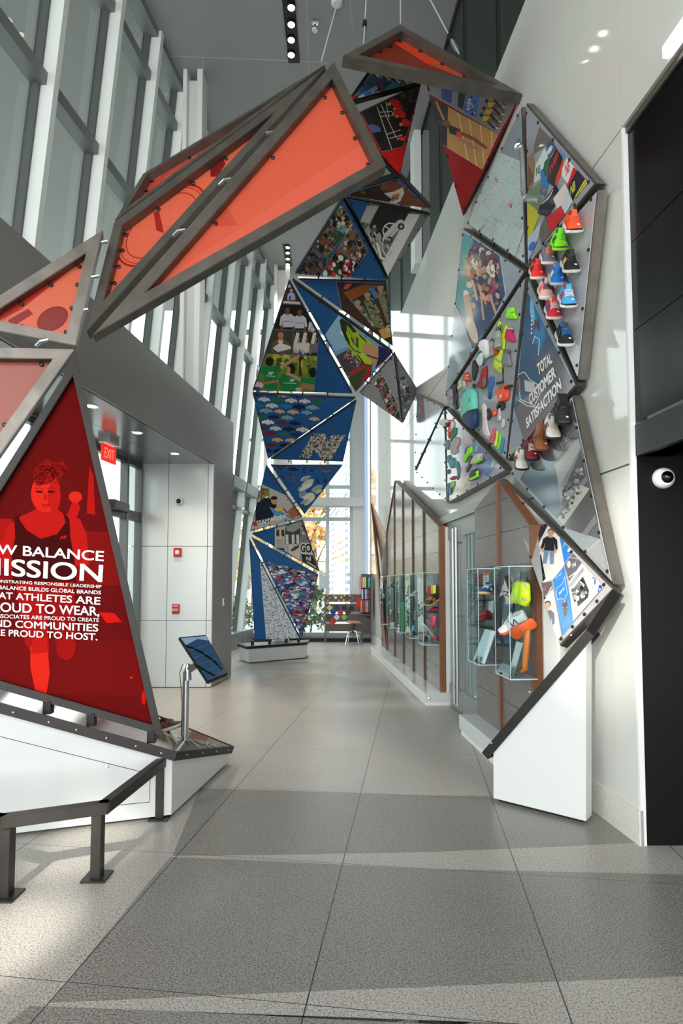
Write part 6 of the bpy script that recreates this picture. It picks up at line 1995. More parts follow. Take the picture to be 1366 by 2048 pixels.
shoe(wdp(*zq(1055, 730), .135), -RD * .5 + RN * .9 + Vector((0, 0, -.4)), (0, -.3, 1), .24, (40, 36, 36), (206, 150, 60), (200, 160, 80), (210, 150, 60), 'black shoe with gold sole in the case nearest the door', INC, dot=False)
shoe(wdp(*zq(1060, 905), .07), RN, (0, 0, 1), .2, (176, 30, 56), (40, 30, 34), (200, 60, 80), (200, 60, 80), 'dark red shoe under the black and gold one', INC, dot=False)
shoe(wdp(*zq(1010, 1180), .09), RN * .8 - RD * .3 + Vector((0, 0, .9)), RN - Vector((0, 0, .5)), .26, (176, 172, 168), (214, 212, 206), (226, 100, 110), (110, 110, 114), 'grey running shoe standing on its heel in the case nearest the door', INC, dot=False)
shoe(wdp(*zq(790, 620), .07), RN - RD * .3, (0, 0, 1), .24, (190, 188, 182), (226, 226, 222), (220, 220, 220), (70, 70, 74), 'grey shoe in the second case from the door', INC, dot=False)
shoe(wdp(*zq(245, 370), .07), RN, (0, 0, 1), .24, (110, 70, 60), (60, 46, 40), (200, 190, 170), (170, 150, 130), 'brown shoe at the top of the farthest case', INC, dot=False)
shoe(wdp(*zq(385, 470), .07), RN, (0, 0, 1), .24, (70, 60, 58), (90, 70, 56), (180, 170, 160), (160, 150, 140), 'dark brown shoe in the fourth case', INC, dot=False)
c = wdp(*zq(770, 950), .12)
tag(MB().tube([c + Vector((0, math.cos(t) * .08, math.sin(t) * .07)) for t in (2 * PI * k / 20 for k in range(21))], .008, 8).build('wire_ring', BRUSHED, None, 'a'), 'grey wire ring hanging in the second case from the door', 'ring')

# ---------------------------------------------------------------- glazed door between the timber walls
dr = MB()
dy0, dy1 = 6.25, 7.95
ALU = mat('door_aluminium', (150, 156, 156), .35, .5)
def rslab(mb, y0, y1, z0, z1, o0, o1): return mb.prism([rw(y0, o0, z0), rw(y1, o0, z0), rw(y1, o0, z1), rw(y0, o0, z1)], RN * (o1 - o0))
for y0, y1, z0, z1 in ((dy0 - .05, dy1 + .05, 2.40, 2.50), (dy1 - .03, dy1 + .05, 0, 2.40), (dy0 - .05, dy0 + .03, 0, 2.40)): rslab(dr, y0, y1, z0, z1, .0, .10)
d2 = struct('door_2', dr, ALU)
ym = (dy0 + dy1) / 2
for y0, y1 in ((dy0 + .03, ym - .004), (ym + .004, dy1 - .03)):
    lf = MB()
    for a, b, z0, z1 in ((y0, y0 + .1, .01, 2.4), (y1 - .1, y1, .01, 2.4), (y0 + .1, y1 - .1, .01, .28), (y0 + .1, y1 - .1, 2.18, 2.4)): rslab(lf, a, b, z0, z1, .02, .065)
    struct('leaf', lf, ALU, d2)
    struct('pane', rslab(MB(), y0 + .1, y1 - .1, .28, 2.18, .035, .045), mat('door_glass', (120, 134, 134), .06), d2)
for y in (ym - .07, ym + .07):
    h = MB().tube([rw(y, .14, .12), rw(y, .14, 2.28)], .017, 12)
    for z in (.3, 1.2, 2.1): h.tube([rw(y, .06, z), rw(y, .14, z)], .009, 8)
    struct('pull_handle', h, BRUSHED, d2, 'a')
hg = MB()
for z in (.35, 1.25, 2.15): hg.tube([rw(dy1 - .03, .075, z - .07), rw(dy1 - .03, .075, z + .07)], .014, 10)
struct('hinge', hg, BRUSHED, d2, 'a')
# ---------------------------------------------------------------- shoes on the upper wall panel
WSH = 'bright shoes on the grey wall panel'
TOE = (-RD * .66 + Vector((0, 0, -.66)) + RN * .14).normalized()
UPV = (-RD * .62 + Vector((0, 0, .72)) + RN * .12).normalized()
rowsN = [(892, 375, 'orange running shoe with white sole, topmost on the wall panel', (244, 84, 40), (236, 232, 228), (246, 100, 60), (236, 70, 36), (26, 26, 28), None, None),
         (730, 590, 'neon green running shoe with grey toe, second from the top', (120, 222, 30), (150, 230, 40), (150, 240, 60), (60, 66, 64), (70, 76, 74), None, None),
         (590, 760, 'grey running shoe with salmon laces and white sole', (112, 110, 118), (230, 226, 226), (250, 130, 100), (130, 128, 134), None, None, None),
         (860, 860, 'black cleated shoe with a gold logo', (26, 26, 28), (222, 216, 206), (36, 36, 38), (200, 176, 130), None, (214, 176, 110), None),
         (450, 945, 'bright red shoe at the left corner of the wall panel', (236, 52, 48), (236, 226, 222), (240, 80, 70), (30, 26, 30), None, None, None),
         (700, 1015, 'blue spiked shoe with orange collar', (24, 110, 190), (190, 196, 200), (40, 130, 206), (226, 222, 206), None, (206, 206, 206), (240, 90, 60)),
         (560, 1190, 'white and pink sneaker with a blue tongue', (232, 180, 168), (224, 220, 214), (70, 50, 90), (236, 110, 90), (226, 222, 216), None, (40, 70, 160)),
         (825, 1285, 'light blue, white and red sneaker with a black toe', (70, 160, 214), (236, 236, 236), (240, 240, 240), (190, 40, 50), (24, 24, 26), None, (210, 40, 50)),
         (650, 1430, 'red suede sneaker with a blue letter logo', (190, 44, 50), (228, 224, 218), (226, 214, 206), (50, 70, 170), None, None, (206, 196, 190)),
         (790, 1755, 'black and blue trail shoe, lowest on the wall panel', (24, 28, 34), (226, 226, 228), (36, 110, 190), (40, 44, 50), None, None, (30, 100, 176))]
for x, y, lab, u, so, la, lo, cap, cl, li in rowsN:
    px, py = ZN[0] + x * ZN[2], ZN[1] + y * ZN[2]
    p = rwp(px, py, WO + .055)
    shoe(p, TOE, UPV, .25, u, so, la, lo, lab, WSH, li or tuple(v // 2 for v in u), cap, cl)
OSH = 'older shoes on the factory photo panel'
for x, y, lab, u, so, la, lo, hi in ((625, 240, 'black high top shoe, topmost on the factory photo panel', (34, 32, 32), (28, 26, 26), (50, 48, 48), (56, 54, 54), True),
                                 (525, 385, 'white and maroon shoe under the black high top', (214, 208, 198), (46, 42, 42), (206, 196, 186), (130, 40, 46), False),
                                 (415, 505, 'brown leather boot in the middle of the row', (140, 88, 48), (110, 66, 36), (120, 74, 40), (120, 72, 38), True),
                                 (312, 605, 'maroon and black shoe with white laces', (120, 30, 38), (30, 30, 34), (226, 222, 216), (60, 30, 34), False),
                                 (210, 705, 'white and maroon shoe, lowest of the five on the factory panel', (216, 212, 202), (34, 32, 34), (210, 200, 194), (140, 46, 52), False)):
    p = rwp(ZG[0] + x * ZG[2], ZG[1] + y * ZG[2], WO + .06)
    shoe(p, TOE, UPV, .25, u, so, la, lo, lab, OSH, tuple(v // 2 for v in u), None, None, True, hi)
# ---------------------------------------------------------------- gear hung on the grey wall panel
GR = 'running gear hung on the grey wall panel'
def gear(z, pts, col, name, label, cat, thick=.03, parts=(), off=WO + .004, grp=GR):
    thick *= .6
    parts = [(a, b, c, d * .6, e * .7) for a, b, c, d, e in parts]
    c = rwp(z[0] + sum(p[0] for p in pts) / len(pts) * z[2], z[1] + sum(p[1] for p in pts) / len(pts) * z[2], off)
    t = thing(name, c, label, cat, grp)
    puffy(z, pts, rwp, RN, thick, col, 'body', None, None, parent=t, off=off)
    for nm, q, cc, dz, th in parts:
        puffy(z, q, rwp, RN, th, cc, nm, None, None, parent=t, off=off + dz)
    return t
gear(ZM, [(1005, 245), (1060, 236), (1095, 245), (1098, 310), (1135, 380), (1130, 396), (1060, 396), (990, 388), (985, 350), (1002, 300)], (150, 240, 40), 'sock', 'neon green ankle sock, topmost on the gear panel', 'sock', .04, [('stripe', [(1035, 305), (1085, 292), (1087, 300), (1037, 314)], (60, 140, 40), .04, .003)])
gear(ZM, [(1000, 520), (1072, 528), (1075, 610), (1108, 690), (1098, 716), (1050, 712), (975, 675), (970, 640), (985, 560)], (206, 28, 100), 'sock', 'magenta sock beside the neon vest', 'sock', .04, [('cuff', [(998, 516), (1072, 524), (1072, 540), (996, 534)], (206, 200, 200), .02, .02)])
gear(ZM, [(958, 815), (1028, 826), (1032, 930), (1058, 1020), (1045, 1048), (950, 1030), (922, 985), (940, 900)], (126, 128, 134), 'sock', 'grey sock at the lower right of the neon vest', 'sock', .04, [('cuff', [(956, 812), (1028, 824), (1028, 858), (950, 848)], (92, 94, 98), .02, .03)])
gear(ZM, [(880, 418), (905, 440), (905, 500), (925, 560), (950, 540), (962, 482), (995, 492), (990, 560), (975, 680), (940, 870), (915, 1130), (880, 1128), (805, 1075), (820, 900), (890, 740), (900, 640), (860, 560)], (206, 232, 24), 'safety_vest', 'neon yellow safety vest with grey bands, in the middle of the gear panel', 'vest', .025,
     [('reflective_band', [(880, 790), (945, 806), (943, 826), (876, 812)], (150, 150, 148), .022, .006), ('reflective_band', [(816, 925), (914, 985), (912, 1004), (815, 946)], (150, 150, 148), .022, .006), ('neck_trim', [(882, 470), (894, 470), (905, 540), (925, 566), (912, 570), (890, 550)], (30, 32, 30), .02, .008), ('pocket_label', [(872, 1044), (900, 1052), (898, 1092), (872, 1084)], (150, 156, 150), .022, .005)])
gear(ZM, [(622, 760), (640, 700), (690, 672), (735, 690), (745, 740), (770, 850), (760, 890), (710, 935), (690, 850), (650, 830)], (226, 226, 228), 'cap', 'white running cap at the left edge of the gear panel', 'cap', .07, [('brim', [(690, 840), (765, 860), (755, 900), (705, 936)], (214, 214, 216), .03, .02), ('buckle', [(650, 800), (668, 808), (664, 830), (648, 824)], (40, 40, 44), .06, .006)])
gear(ZM, [(585, 960), (615, 890), (650, 850), (668, 860), (685, 950), (660, 1030), (625, 1048), (600, 1000)], (220, 218, 214), 'visor', 'white and teal sun visor under the white cap', 'visor', .05, [('strap', [(560, 920), (590, 850), (630, 818), (626, 840), (600, 870), (585, 915)], (30, 150, 170), .01, .015), ('brim_edge', [(668, 860), (688, 870), (688, 960), (655, 1036), (660, 1000), (676, 940)], (20, 130, 160), .03, .02)])
def bottle(x, y, h, r, col, capc, label, tilt=.1, z=ZM):
    p = rwp(z[0] + x * z[2], z[1] + y * z[2], WO + r + .004)
    t = thing('water_bottle', p, label, 'bottle', GR)
    ax = (Vector((0, 0, 1)) + RD * tilt).normalized()
    MB().lathe(p - ax * h * .5, ax, [(0, 0), (r * .9, 0), (r, h * .08), (r, h * .38), (r * .86, h * .45), (r, h * .52), (r, h * .72), (r * .6, h * .8), (0, h * .8)], 16).build('body', flatc(col, .25), t, 'a')
    MB().lathe(p + ax * h * .3, ax, [(0, 0), (r * .62, 0), (r * .6, h * .09), (r * .28, h * .12), (r * .26, h * .2), (0, h * .2)], 14).build('cap', flatc(capc), t, 'a')
    MB().tube([p - ax * h * .2 - RN * (r + .004), p - ax * h * .2 + RN * r * 1.02], .006, 6).build('holder', BLACK, t)
bottle(865, 650, .22, .042, (136, 146, 132), (70, 74, 70), 'large olive bottle hanging over the neon vest')
bottle(785, 780, .19, .034, (140, 144, 138), (76, 78, 78), 'small grey bottle left of the olive one')
bottle(842, 775, .15, .028, (196, 30, 36), (150, 146, 140), 'short red bottle behind the grey one')
gear(ZM, [(520, 975), (548, 956), (590, 1040), (585, 1070), (595, 1110), (575, 1150), (560, 1200), (540, 1242), (520, 1220), (515, 1100)], (30, 34, 42), 'arm_sleeve', 'black ribbed sleeve under the white visor', 'sleeve', .03)
gear(ZM, [(402, 1140), (430, 1126), (468, 1130), (475, 1190), (495, 1240), (480, 1258), (420, 1250), (392, 1220)], (206, 40, 80), 'sock', 'small pink and yellow striped sock at the left of the gear panel', 'sock', .03, [('stripe', [(412, 1160), (466, 1150), (470, 1172), (408, 1186)], (232, 196, 40), .028, .004), ('stripe', [(400, 1200), (474, 1196), (482, 1220), (396, 1222)], (232, 140, 40), .028, .004)])
gear(ZM, [(700, 1045), (715, 1036), (720, 1100), (715, 1180), (700, 1300), (670, 1355), (620, 1340), (585, 1310), (620, 1290), (640, 1190), (660, 1090), (675, 1065), (690, 1110)], (150, 24, 34), 'shoe_last', 'dark red shoe tree shape in the middle of the gear panel', 'shoe tree', .05, [('sole_edge', [(655, 1210), (700, 1190), (700, 1300), (660, 1350)], (110, 104, 96), .05, .012)])
gear(ZM, [(770, 1176), (785, 1210), (800, 1176), (815, 1200), (805, 1290), (775, 1360), (770, 1430), (755, 1496), (728, 1480), (735, 1350), (742, 1240)], (44, 98, 176), 'insole', 'blue insole in the centre of the gear panel', 'insole', .02, [('heel_pad', [(738, 1400), (768, 1400), (752, 1485), (732, 1475)], (30, 60, 120), .018, .006)])
wb = gear(ZM, [(855, 1370), (880, 1350), (950, 1330), (940, 1300), (990, 1285), (1030, 1320), (1020, 1430), (1010, 1500), (900, 1535), (880, 1450)], (246, 84, 50), 'running_pouch', 'bright orange running pouch with a black strap', 'pouch', .06, [('strap', [(945, 1330), (985, 1310), (1035, 1290), (1030, 1340), (965, 1360)], (30, 30, 32), .05, .02), ('strap', [(850, 1570), (880, 1530), (960, 1540), (965, 1600), (920, 1650), (930, 1580), (890, 1570), (870, 1640), (845, 1610)], (28, 28, 30), .0, .02), ('hook', [(850, 1260), (940, 1245), (940, 1270), (850, 1290)], (30, 30, 34), .0, .03), ('cord', [(925, 1060), (936, 1060), (936, 1245), (926, 1245)], (40, 40, 44), .0, .008)])
S = Sheet([rwp(ZM[0] + x * ZM[2], ZM[1] + y * ZM[2], WO + .068) for x, y in ((870, 1420), (930, 1420), (930, 1500), (870, 1500))]); S.z = ZM
lm = letters(S, [('B', [(884, 1488), (916, 1482), (912, 1430), (880, 1434)], .04, .2)], None, CASTW, h=.001); lm.name = 'emblem'; attach(lm, wb)
bp_ = gear(ZM, [(450, 1390), (520, 1340), (560, 1350), (590, 1420), (592, 1620), (580, 1860), (540, 1880), (470, 1830), (400, 1720), (440, 1640), (440, 1560), (425, 1440)], (110, 206, 184), 'backpack', 'teal and navy running backpack, largest item on the gear panel', 'backpack', .12,
     [('lower_pocket', [(440, 1690), (510, 1640), (590, 1620), (590, 1760), (575, 1890), (540, 1900), (450, 1830), (400, 1740)], (22, 58, 96), .06, .085), ('zip', [(468, 1470), (480, 1480), (478, 1530), (466, 1520)], (150, 60, 50), .115, .006), ('handle', [(520, 1290), (545, 1276), (555, 1330), (540, 1340), (525, 1330)], (24, 26, 30), .02, .02), ('bungee', [(430, 1650), (560, 1615), (562, 1624), (432, 1660)], (190, 90, 50), .13, .006)])
gear(ZM, [(245, 1300), (320, 1280), (325, 1320), (300, 1370), (320, 1450), (300, 1580), (325, 1590), (310, 1630), (285, 1620), (270, 1500), (262, 1380)], (38, 40, 46), 'hydration_belt', 'black hydration belt at the far left of the gear panel', 'belt', .04, [('flask', [(190, 1380), (250, 1340), (255, 1580), (200, 1575)], (150, 152, 156), .0, .05), ('flask_label', [(200, 1455), (228, 1450), (228, 1495), (202, 1498)], (206, 50, 60), .05, .004)])
gear(ZM, [(335, 1250), (365, 1240), (370, 1330), (330, 1370), (315, 1350)], (186, 196, 160), 'gel_flask', 'pale green gel flask at the left of the gear panel', 'flask', .03, [('cap', [(340, 1240), (362, 1236), (362, 1256), (340, 1258)], (220, 220, 216), .0, .02)])
gear(ZM, [(385, 1260), (425, 1250), (430, 1320), (390, 1325)], (206, 190, 170), 'gel_flask', 'cream gel flask under the striped sock', 'flask', .03, [('cap', [(390, 1245), (420, 1240), (420, 1256), (392, 1260)], (230, 228, 222), .0, .02)])
gear(ZM, [(385, 1385), (410, 1365), (455, 1375), (425, 1430), (430, 1510), (395, 1515), (382, 1450)], (40, 120, 160), 'headband', 'blue and orange headband behind the teal backpack', 'headband', .025, [('stripe', [(388, 1415), (430, 1400), (426, 1455), (386, 1460)], (236, 100, 50), .02, .006)])
gear(ZJ, [(735, 250), (790, 240), (800, 300), (795, 390), (730, 400), (722, 340)], (120, 190, 90), 'armband', 'green and grey armband left of the backpack', 'armband', .03, [('stripe', [(724, 315), (798, 310), (796, 360), (724, 365)], (120, 124, 120), .026, .006)])
gear(ZJ, [(975, 235), (1000, 210), (1030, 240), (1045, 480), (1075, 600), (1060, 650), (1020, 610), (990, 540), (995, 420)], (222, 210, 212), 'arm_sleeve', 'white patterned arm sleeve with finger ends', 'sleeve', .03, [('finger', [(1040, 600), (1072, 600), (1072, 645), (1056, 655)], (206, 130, 150), .02, .01), ('finger', [(1015, 590), (1035, 600), (1035, 640), (1018, 625)], (206, 130, 150), .02, .01)])
gear(ZJ, [(1042, 290), (1060, 276), (1095, 330), (1092, 370), (1060, 420), (1045, 400), (1062, 350)], (60, 34, 38), 'sports_watch', 'dark red sports watch strap right of the patterned sleeve', 'watch', .03)
gear(ZJ, [(1110, 300), (1150, 292), (1152, 360), (1120, 372), (1106, 340)], (240, 84, 40), 'safety_light', 'small orange clip light under the orange pouch', 'light', .03, [('lens', [(1116, 318), (1146, 314), (1146, 345), (1120, 350)], (250, 140, 100), .028, .006)])
gear(ZJ, [(1175, 280), (1195, 270), (1205, 330), (1190, 420), (1168, 440), (1165, 390)], (196, 180, 186), 'key_pouch', 'pale key pouch hanging at the right of the gear panel', 'pouch', .02, [('clip', [(1185, 370), (1205, 365), (1200, 410), (1182, 430)], (220, 224, 230), .02, .01)])
gear(ZJ, [(1225, 400), (1248, 410), (1250, 480), (1225, 520), (1205, 490)], (190, 196, 196), 'shoe_clip', 'small clear clips at the lower right of the gear panel', 'clip', .02)
for k, (x0, y0, x1, y1, c, nm) in enumerate(((1122, 510, 1095, 690, (250, 84, 100), 'coral pink'), (1160, 545, 1138, 725, (226, 232, 40), 'yellow'), (1195, 580, 1170, 760, (110, 230, 60), 'lime green'), (1230, 630, 1205, 805, (30, 130, 190), 'blue'))):
    dx = 12
    gear(ZJ, [(x0 - dx, y0), (x0 + dx, y0 + 4), (x0 + dx - 4, y0 + 50), (x0 + 2, y0 + 100), (x1 + 16, y1 - 44), (x1 + 12, y1 + 4), (x1 - 14, y1), (x1 - 10, y1 - 48), (x0 - 10, y0 + 90), (x0 - 12, y0 + 40)], c, 'shoe_horn', nm + ' shoe horn in the row of four at the bottom of the gear panel', 'shoe horn', .016)
# ---------------------------------------------------------------- shoe parts hung on the low wall panel
SP = 'shoe parts hung on the low wall panel'
def part(pts, col, name, label, cat, th=.03, parts=()): return gear(ZJ, pts, col, name, label, cat, th, parts, grp=SP)
part([(475, 420), (520, 400), (585, 420), (590, 450), (560, 500), (480, 470)], (206, 202, 192), 'shoe_upper', 'white speckled shoe upper at the top left of the parts panel', 'shoe part', .05, [('toe', [(555, 450), (600, 440), (590, 490), (560, 505)], (40, 38, 38), .02, .04)])
part([(590, 415), (625, 412), (640, 470), (605, 560), (590, 640), (575, 600), (585, 500)], (236, 70, 50), 'midsole', 'orange red midsole standing on end', 'shoe part', .03, [('rim', [(622, 420), (645, 440), (640, 500), (612, 560)], (224, 220, 214), .0, .03)])
part([(650, 505), (675, 510), (672, 580), (625, 640), (608, 680), (604, 640), (625, 570)], (40, 150, 90), 'midsole', 'green and blue midsole under the orange one', 'shoe part', .03, [('rim', [(655, 505), (640, 560), (615, 610), (622, 560)], (30, 70, 110), .028, .008)])
part([(630, 640), (680, 615), (712, 640), (705, 700), (680, 750), (690, 800), (640, 830), (605, 810), (608, 720)], (176, 166, 160), 'outsole', 'large beige outsole in the middle of the parts panel', 'shoe part', .025)
part([(545, 660), (575, 650), (588, 700), (580, 770), (550, 765), (540, 710)], (120, 130, 136), 'frame_ring', 'grey ring frame left of the beige outsole', 'shoe part', .03)
part([(570, 840), (600, 830), (605, 900), (590, 940), (560, 900)], (110, 124, 130), 'heel_clip', 'grey heel clip under the ring frame', 'shoe part', .03)
part([(595, 900), (640, 860), (655, 900), (645, 980), (615, 990), (595, 950)], (60, 150, 160), 'heel_cup', 'teal heel cup below the beige outsole', 'shoe part', .04)
part([(825, 735), (865, 730), (868, 790), (820, 850), (790, 920), (770, 915), (780, 840), (800, 800)], (130, 226, 30), 'spike_plate', 'neon green spike plate, tallest on the parts panel', 'shoe part', .04, [('base', [(800, 740), (835, 725), (815, 800), (790, 850), (785, 790)], (70, 80, 76), .0, .035)])
part([(820, 850), (858, 840), (860, 920), (840, 980), (800, 1040), (790, 1000), (825, 950)], (70, 66, 64), 'ankle_strap', 'dark strap hanging under the green spike plate', 'shoe part', .025)
part([(905, 850), (940, 815), (985, 812), (990, 880), (930, 930), (865, 940), (880, 890)], (196, 192, 190), 'shoe_upper', 'grey half shoe with green sole at the right of the parts panel', 'shoe part', .07, [('sole', [(870, 930), (930, 900), (985, 868), (985, 895), (930, 935), (870, 945)], (150, 210, 50), .03, .05), ('badge', [(955, 840), (980, 835), (978, 870), (956, 872)], (206, 120, 110), .07, .006)])
part([(845, 1070), (880, 1010), (925, 995), (945, 1040), (940, 1090), (880, 1130), (830, 1135), (850, 1100)], (44, 48, 46), 'spiked_sole', 'neon green and black spiked sole, lowest right on the parts panel', 'shoe part', .06, [('neon_edge', [(830, 1110), (880, 1090), (940, 1060), (942, 1085), (880, 1125), (828, 1135)], (150, 226, 40), .04, .03), ('neon_ring', [(905, 1030), (935, 1010), (940, 1060), (918, 1075)], (160, 230, 40), .05, .02)])
part([(680, 905), (695, 920), (715, 1020), (700, 1100), (685, 1130), (690, 1040), (670, 960)], (70, 130, 130), 'shank', 'thin teal shank standing under the beige outsole', 'shoe part', .02)
part([(590, 1115), (640, 1080), (672, 1085), (668, 1115), (620, 1130)], (176, 50, 50), 'toe_piece', 'red and grey toe piece at the lower left of the parts panel', 'shoe part', .03)
part([(605, 1150), (650, 1140), (655, 1190), (620, 1240), (600, 1310), (590, 1290), (600, 1220)], (140, 200, 60), 'insole', 'green insole at the bottom left of the parts panel', 'insole', .02, [('dark_edge', [(598, 1230), (625, 1200), (612, 1260), (600, 1305)], (30, 70, 90), .018, .005)])
part([(578, 1160), (590, 1165), (580, 1290), (570, 1370), (562, 1360), (572, 1260)], (80, 90, 170), 'shoe_lace', 'purple blue lace strip at the bottom left corner of the parts panel', 'lace', .015)
part([(555, 1010), (588, 1000), (592, 1050), (560, 1060)], (90, 96, 100), 'heel_block', 'small grey block left of the thin teal shank', 'shoe part', .03)
# ---------------------------------------------------------------- steel pipe and tap in front of the map panel
c0 = [rwp(1025, 294, WO + .09), rwp(1040, 296, WO + .11), rwp(1044, 308, WO + .11), rwp(1047, 388, WO + .11), rwp(1050, 396, WO + .11), rwp(1080, 398, WO + .06)]
pt = thing('steel_pipe', c0[-1], 'galvanised steel pipe with a tap bent across the map panel', 'pipe')
MB().tube(c0[1:3] + [c0[2].lerp(c0[3], .5)] + c0[3:5] + [c0[5]], .021, 14).build('pipe', mat('galvanised', (160, 168, 166), .35, .7), pt, 'a')
for q in (c0[1], c0[4]): MB().ball(q, .03, n=14, m=10).build('elbow', MATS['galvanised'], pt, 'a')
MB().lathe(c0[5] - (c0[4] - c0[5]).normalized() * -.02, (c0[5] - c0[4]), [(0, 0), (.032, 0), (.032, .03), (0, .03)], 14).build('flange', MATS['galvanised'], pt, 'a')
tapd = (c0[0] - c0[1]).normalized()
MB().lathe(c0[1], tapd, [(.022, 0), (.024, .07), (.034, .075), (.034, .1), (.02, .11), (.018, .17), (0, .17)], 14).build('tap_body', CHROME, pt, 'a')
MB().tube([c0[1] + tapd * .09 + Vector((0, 0, .05)) - RD * .05, c0[1] + tapd * .09 + Vector((0, 0, .055)) + RD * .05], .008, 8).build('tap_handle', mat('tap_blue', (60, 130, 170), .4), pt, 'a')
# ---------------------------------------------------------------- peg board, desk, book shelf and stool at the far end
ZR = (620, 1120, .1171)
def zr(x, y): return (ZR[0] + x * ZR[2], ZR[1] + y * ZR[2])
YP = 15.55
def ond(x, y, off=0.0): return hit(*zr(x, y), Vector((0, YP - off, 0)), Vector((0, 1, 0)))
WAL = mat('walnut_board', (74, 56, 48), .4, 0, .25, 8, .02, stretch=(.5, 4, 4))
pb = thing('swatch_board', ond(255, 1390), 'dark timber swatch board with slots standing at the far window', 'board')
def bslab(x0, x1, y0, y1, th=.03, off=0.0):
    P = [ond(x0, y0, off), ond(x1, y0, off), ond(x1, y1, off), ond(x0, y1, off)]
    return MB().prism(P, (0, th, 0))
for y0, y1 in ((588, 716), (752, 884), (920, 1055), (1090, 1218)): bslab(270, 1000, y0, y1).build('board', WAL, pb)
bslab(245, 272, 585, 1398, .06).build('post', mat('post_grey', (96, 92, 88), .4), pb)
bslab(880, 905, 900, 1398, .06).build('post', MATS['post_grey'], pb)
SW = 'fabric swatches on the far board'
for x, y, c, nm in ((335, 815, (170, 206, 120), 'pale green'), (460, 818, (40, 50, 80), 'navy'), (585, 818, (36, 38, 72), 'dark indigo'), (710, 825, (34, 36, 40), 'black'), (395, 895, (30, 50, 160), 'royal blue'), (520, 900, (190, 34, 80), 'crimson'),
                    (645, 895, (30, 66, 62), 'dark green'), (330, 975, (62, 58, 60), 'charcoal'), (458, 978, (206, 206, 208), 'white'), (583, 975, (150, 180, 40), 'lime'), (395, 1060, (200, 34, 40), 'red')):
    P = [ond(x - 56, y, .012), ond(x, y - 54, .012), ond(x + 56, y, .012), ond(x, y + 54, .012)]
    o = MB().prism(P, (0, .008, 0)).build('fabric_swatch', mat('cloth_%d_%d_%d' % c, c, .7), None)
    tag(o, nm + ' diamond fabric swatch on the far board', 'swatch', SW)
for x, y, r, c, nm in ((305, 600, 20, (226, 130, 40), 'orange spool at the top left corner'), (397, 605, 12, (216, 216, 210), 'small white button, first in the top row'), (487, 610, 14, (150, 130, 120), 'dull pink button'), (590, 607, 12, (220, 220, 216), 'small white button, middle of the top row'), (683, 613, 11, (222, 220, 214), 'small white button, last in the top row'),
                       (343, 648, 21, (150, 130, 126), 'grey brown ring'), (437, 642, 27, (226, 200, 160), 'large cream disc'), (538, 638, 27, (220, 140, 30), 'large amber disc'), (636, 645, 18, (60, 60, 60), 'black and white disc'), (727, 655, 16, (80, 150, 120), 'green disc'),
                       (307, 692, 16, (206, 170, 160), 'pale pink disc at the left'), (390, 690, 13, (110, 140, 60), 'small lime disc'), (495, 690, 12, (226, 226, 222), 'small white disc in the bottom row'), (575, 690, 20, (206, 170, 50), 'yellow disc'), (677, 688, 17, (150, 140, 70), 'olive disc')):
    rr = r * ZR[2] / FOC * YP
    t = thing('button_swatch', ond(x, y), nm + ' on the top strip of the far board', 'button', 'round buttons on the far board')
    MB().lathe(ond(x, y, .0), (0, -1, 0), [(0, 0), (rr, 0), (rr, .012), (rr * .8, .018), (0, .018)], 18).build('disc', flatc(c), t)
    MB().lathe(ond(x, y, .018), (0, -1, 0), [(0, 0), (rr * .35, 0), (rr * .35, .004), (0, .004)], 12).build('centre', flatc(tuple(min(255, int(v * .6 + 90)) for v in c)), t)
tag(bslab(792, 878, 652, 800, .02, .05).build('red_folder', flatc((196, 30, 34)), None), 'red folder hanging at the right end of the far board', 'folder')
# unit on the right wall with three rows of binders
ux = ond(1000, 600).x
su = thing('shelf_unit', Vector((ux + .1, YP - .35, .3)), 'tall narrow timber shelf unit with binders at the far right corner', 'shelf')
def upt(x, y, d=YP - .5): return hit(*zr(x, y), Vector((0, d, 0)), Vector((0, 1, 0)))
P = [upt(1040, 235), upt(1075, 235), upt(1075, 1305), upt(1040, 1305)]
MB().prism(P, (0, .03, 0)).build('side_post', MATS['post_grey'], su)
wx = rw(YP, 0).x
z_ = lambda y: upt(1000, y).z
xa, xb = upt(885, 300).x, min(upt(1075, 300).x, rw(YP - .4).x - .01)
MB().box(((xa + xb) / 2, YP - .02, (z_(235) + z_(1290)) / 2), xb - xa, .03, z_(235) - z_(1290)).build('back_board', WAL, su)
for y in (478, 690, 905): MB().box(((xa + xb) / 2, YP - .22, z_(y)), xb - xa, .4, .018).build('shelf', WAL, su)
tri = [upt(710, 945, YP - .1), upt(1045, 985, YP - .5), upt(1045, 900, YP - .05), upt(900, 890, YP - .04)]
zt = z_(950)
dk = thing('corner_desk', Vector((tri[1].x, tri[1].y, zt)), 'small dark corner desk top between the board and the binders', 'desk')
MB().prism([Vector((p.x, p.y, zt)) for p in tri], (0, 0, .03)).build('top', WAL, dk)
MB().prism([Vector((upt(900, 1, YP - .06).x, YP - .06, zt)), Vector((tri[1].x, YP - .06, zt)), Vector((tri[1].x, YP - .06, zt - .12))], (0, .02, 0)).build('bracket', DARKSTEEL, dk)
rows3 = [((865, 290, 470), [((206, 90, 70), 34), ((190, 184, 204), 34), ((170, 230, 50), 30), ((24, 44, 70), 34), ((60, 190, 206), 34)], 'top'),
         ((890, 500, 670), [((190, 196, 206), 22), ((40, 60, 130), 34), ((206, 206, 204), 26), ((150, 60, 66), 34), ((96, 50, 48), 30)], 'middle'),
         ((870, 695, 890), [((226, 130, 30), 26), ((110, 40, 36), 40), ((196, 60, 50), 26), ((160, 150, 170), 34), ((70, 60, 66), 40)], 'lowest')]
pos = ['leftmost', 'second', 'third', 'fourth', 'rightmost']
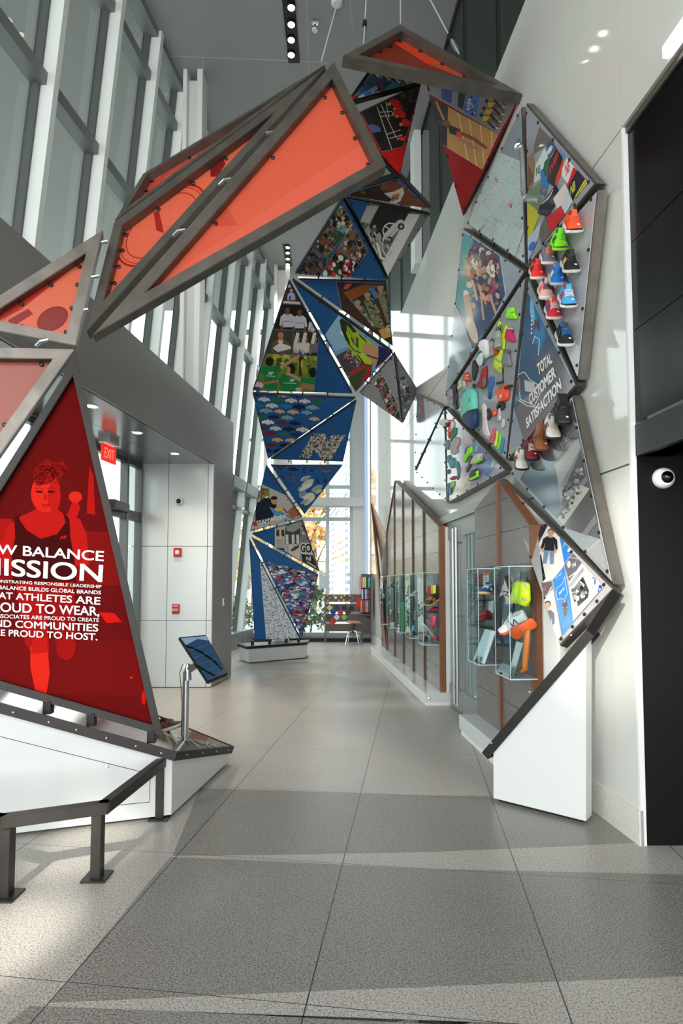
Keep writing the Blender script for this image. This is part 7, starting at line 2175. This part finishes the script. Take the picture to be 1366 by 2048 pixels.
for (x0, y0, y1), bs, rn in rows3:
    x = x0
    for (c, w), pn in zip(bs, pos):
        b = thing('binder', upt(x + w / 2, y1), '%s of five binders on the %s shelf of the far unit' % (pn, rn), 'binder', 'binders on the far shelf unit')
        a, e = upt(x, y0), upt(x + w - 3, y1)
        MB().box(((a.x + e.x) / 2, YP - .30, (a.z + e.z) / 2), abs(e.x - a.x), .26, abs(a.z - e.z)).build('cover', flatc(c), b, bevel=.003)
        MB().box(((a.x + e.x) / 2, YP - .433, (a.z * .7 + e.z * .3)), abs(e.x - a.x) * .5, .006, abs(a.z - e.z) * .3).build('spine_label', flatc(tuple(min(255, v + 26) for v in c)), b)
        x += w
# stool
s0 = fp(705, 1289)
sl = thing('bar_stool', s0, 'chrome legged stool with dark seat stem in front of the far desk', 'stool')
hs = hit(*zr(755, 1075), Vector((0, s0.y, 0)), Vector((0, 1, 0))).z
MB().lathe((s0.x + .02, s0.y, hs), (0, 0, 1), [(0, 0), (.17, 0), (.18, .02), (.17, .05), (0, .055)], 24).build('seat', mat('seat_tan', (176, 140, 116), .4), sl, 'a')
MB().lathe((s0.x + .02, s0.y, .3), (0, 0, 1), [(0, 0), (.035, 0), (.035, hs - .3), (0, hs - .3)], 14).build('stem', BLACK, sl, 'a')
for k in range(4):
    an = .6 + k * PI / 2
    d = Vector((math.cos(an), math.sin(an), 0))
    cc_ = Vector((s0.x + .02, s0.y, 0))
    MB().tube([cc_ + Vector((0, 0, .36)), cc_ + d * .14 + Vector((0, 0, .34)), cc_ + d * .19 + Vector((0, 0, .22)), cc_ + d * .25 + Vector((0, 0, .0))], .013, 8).build('leg', CHROME, sl, 'a')
MB().tube([Vector((s0.x + .02 + math.cos(t) * .19, s0.y + math.sin(t) * .19, .22)) for t in (2 * PI * k / 24 for k in range(25))], .009, 8).build('foot_ring', CHROME, sl, 'a')
# dark shoe on the pedestal behind the corner of the mission panel
shoe(tp(338, 1462, .0), (1, .1, .35), TN, .27, (34, 30, 34), (196, 180, 160), (40, 36, 40), (150, 30, 36), 'dark shoe on the pedestal behind the corner of the mission panel', None, dot=False)
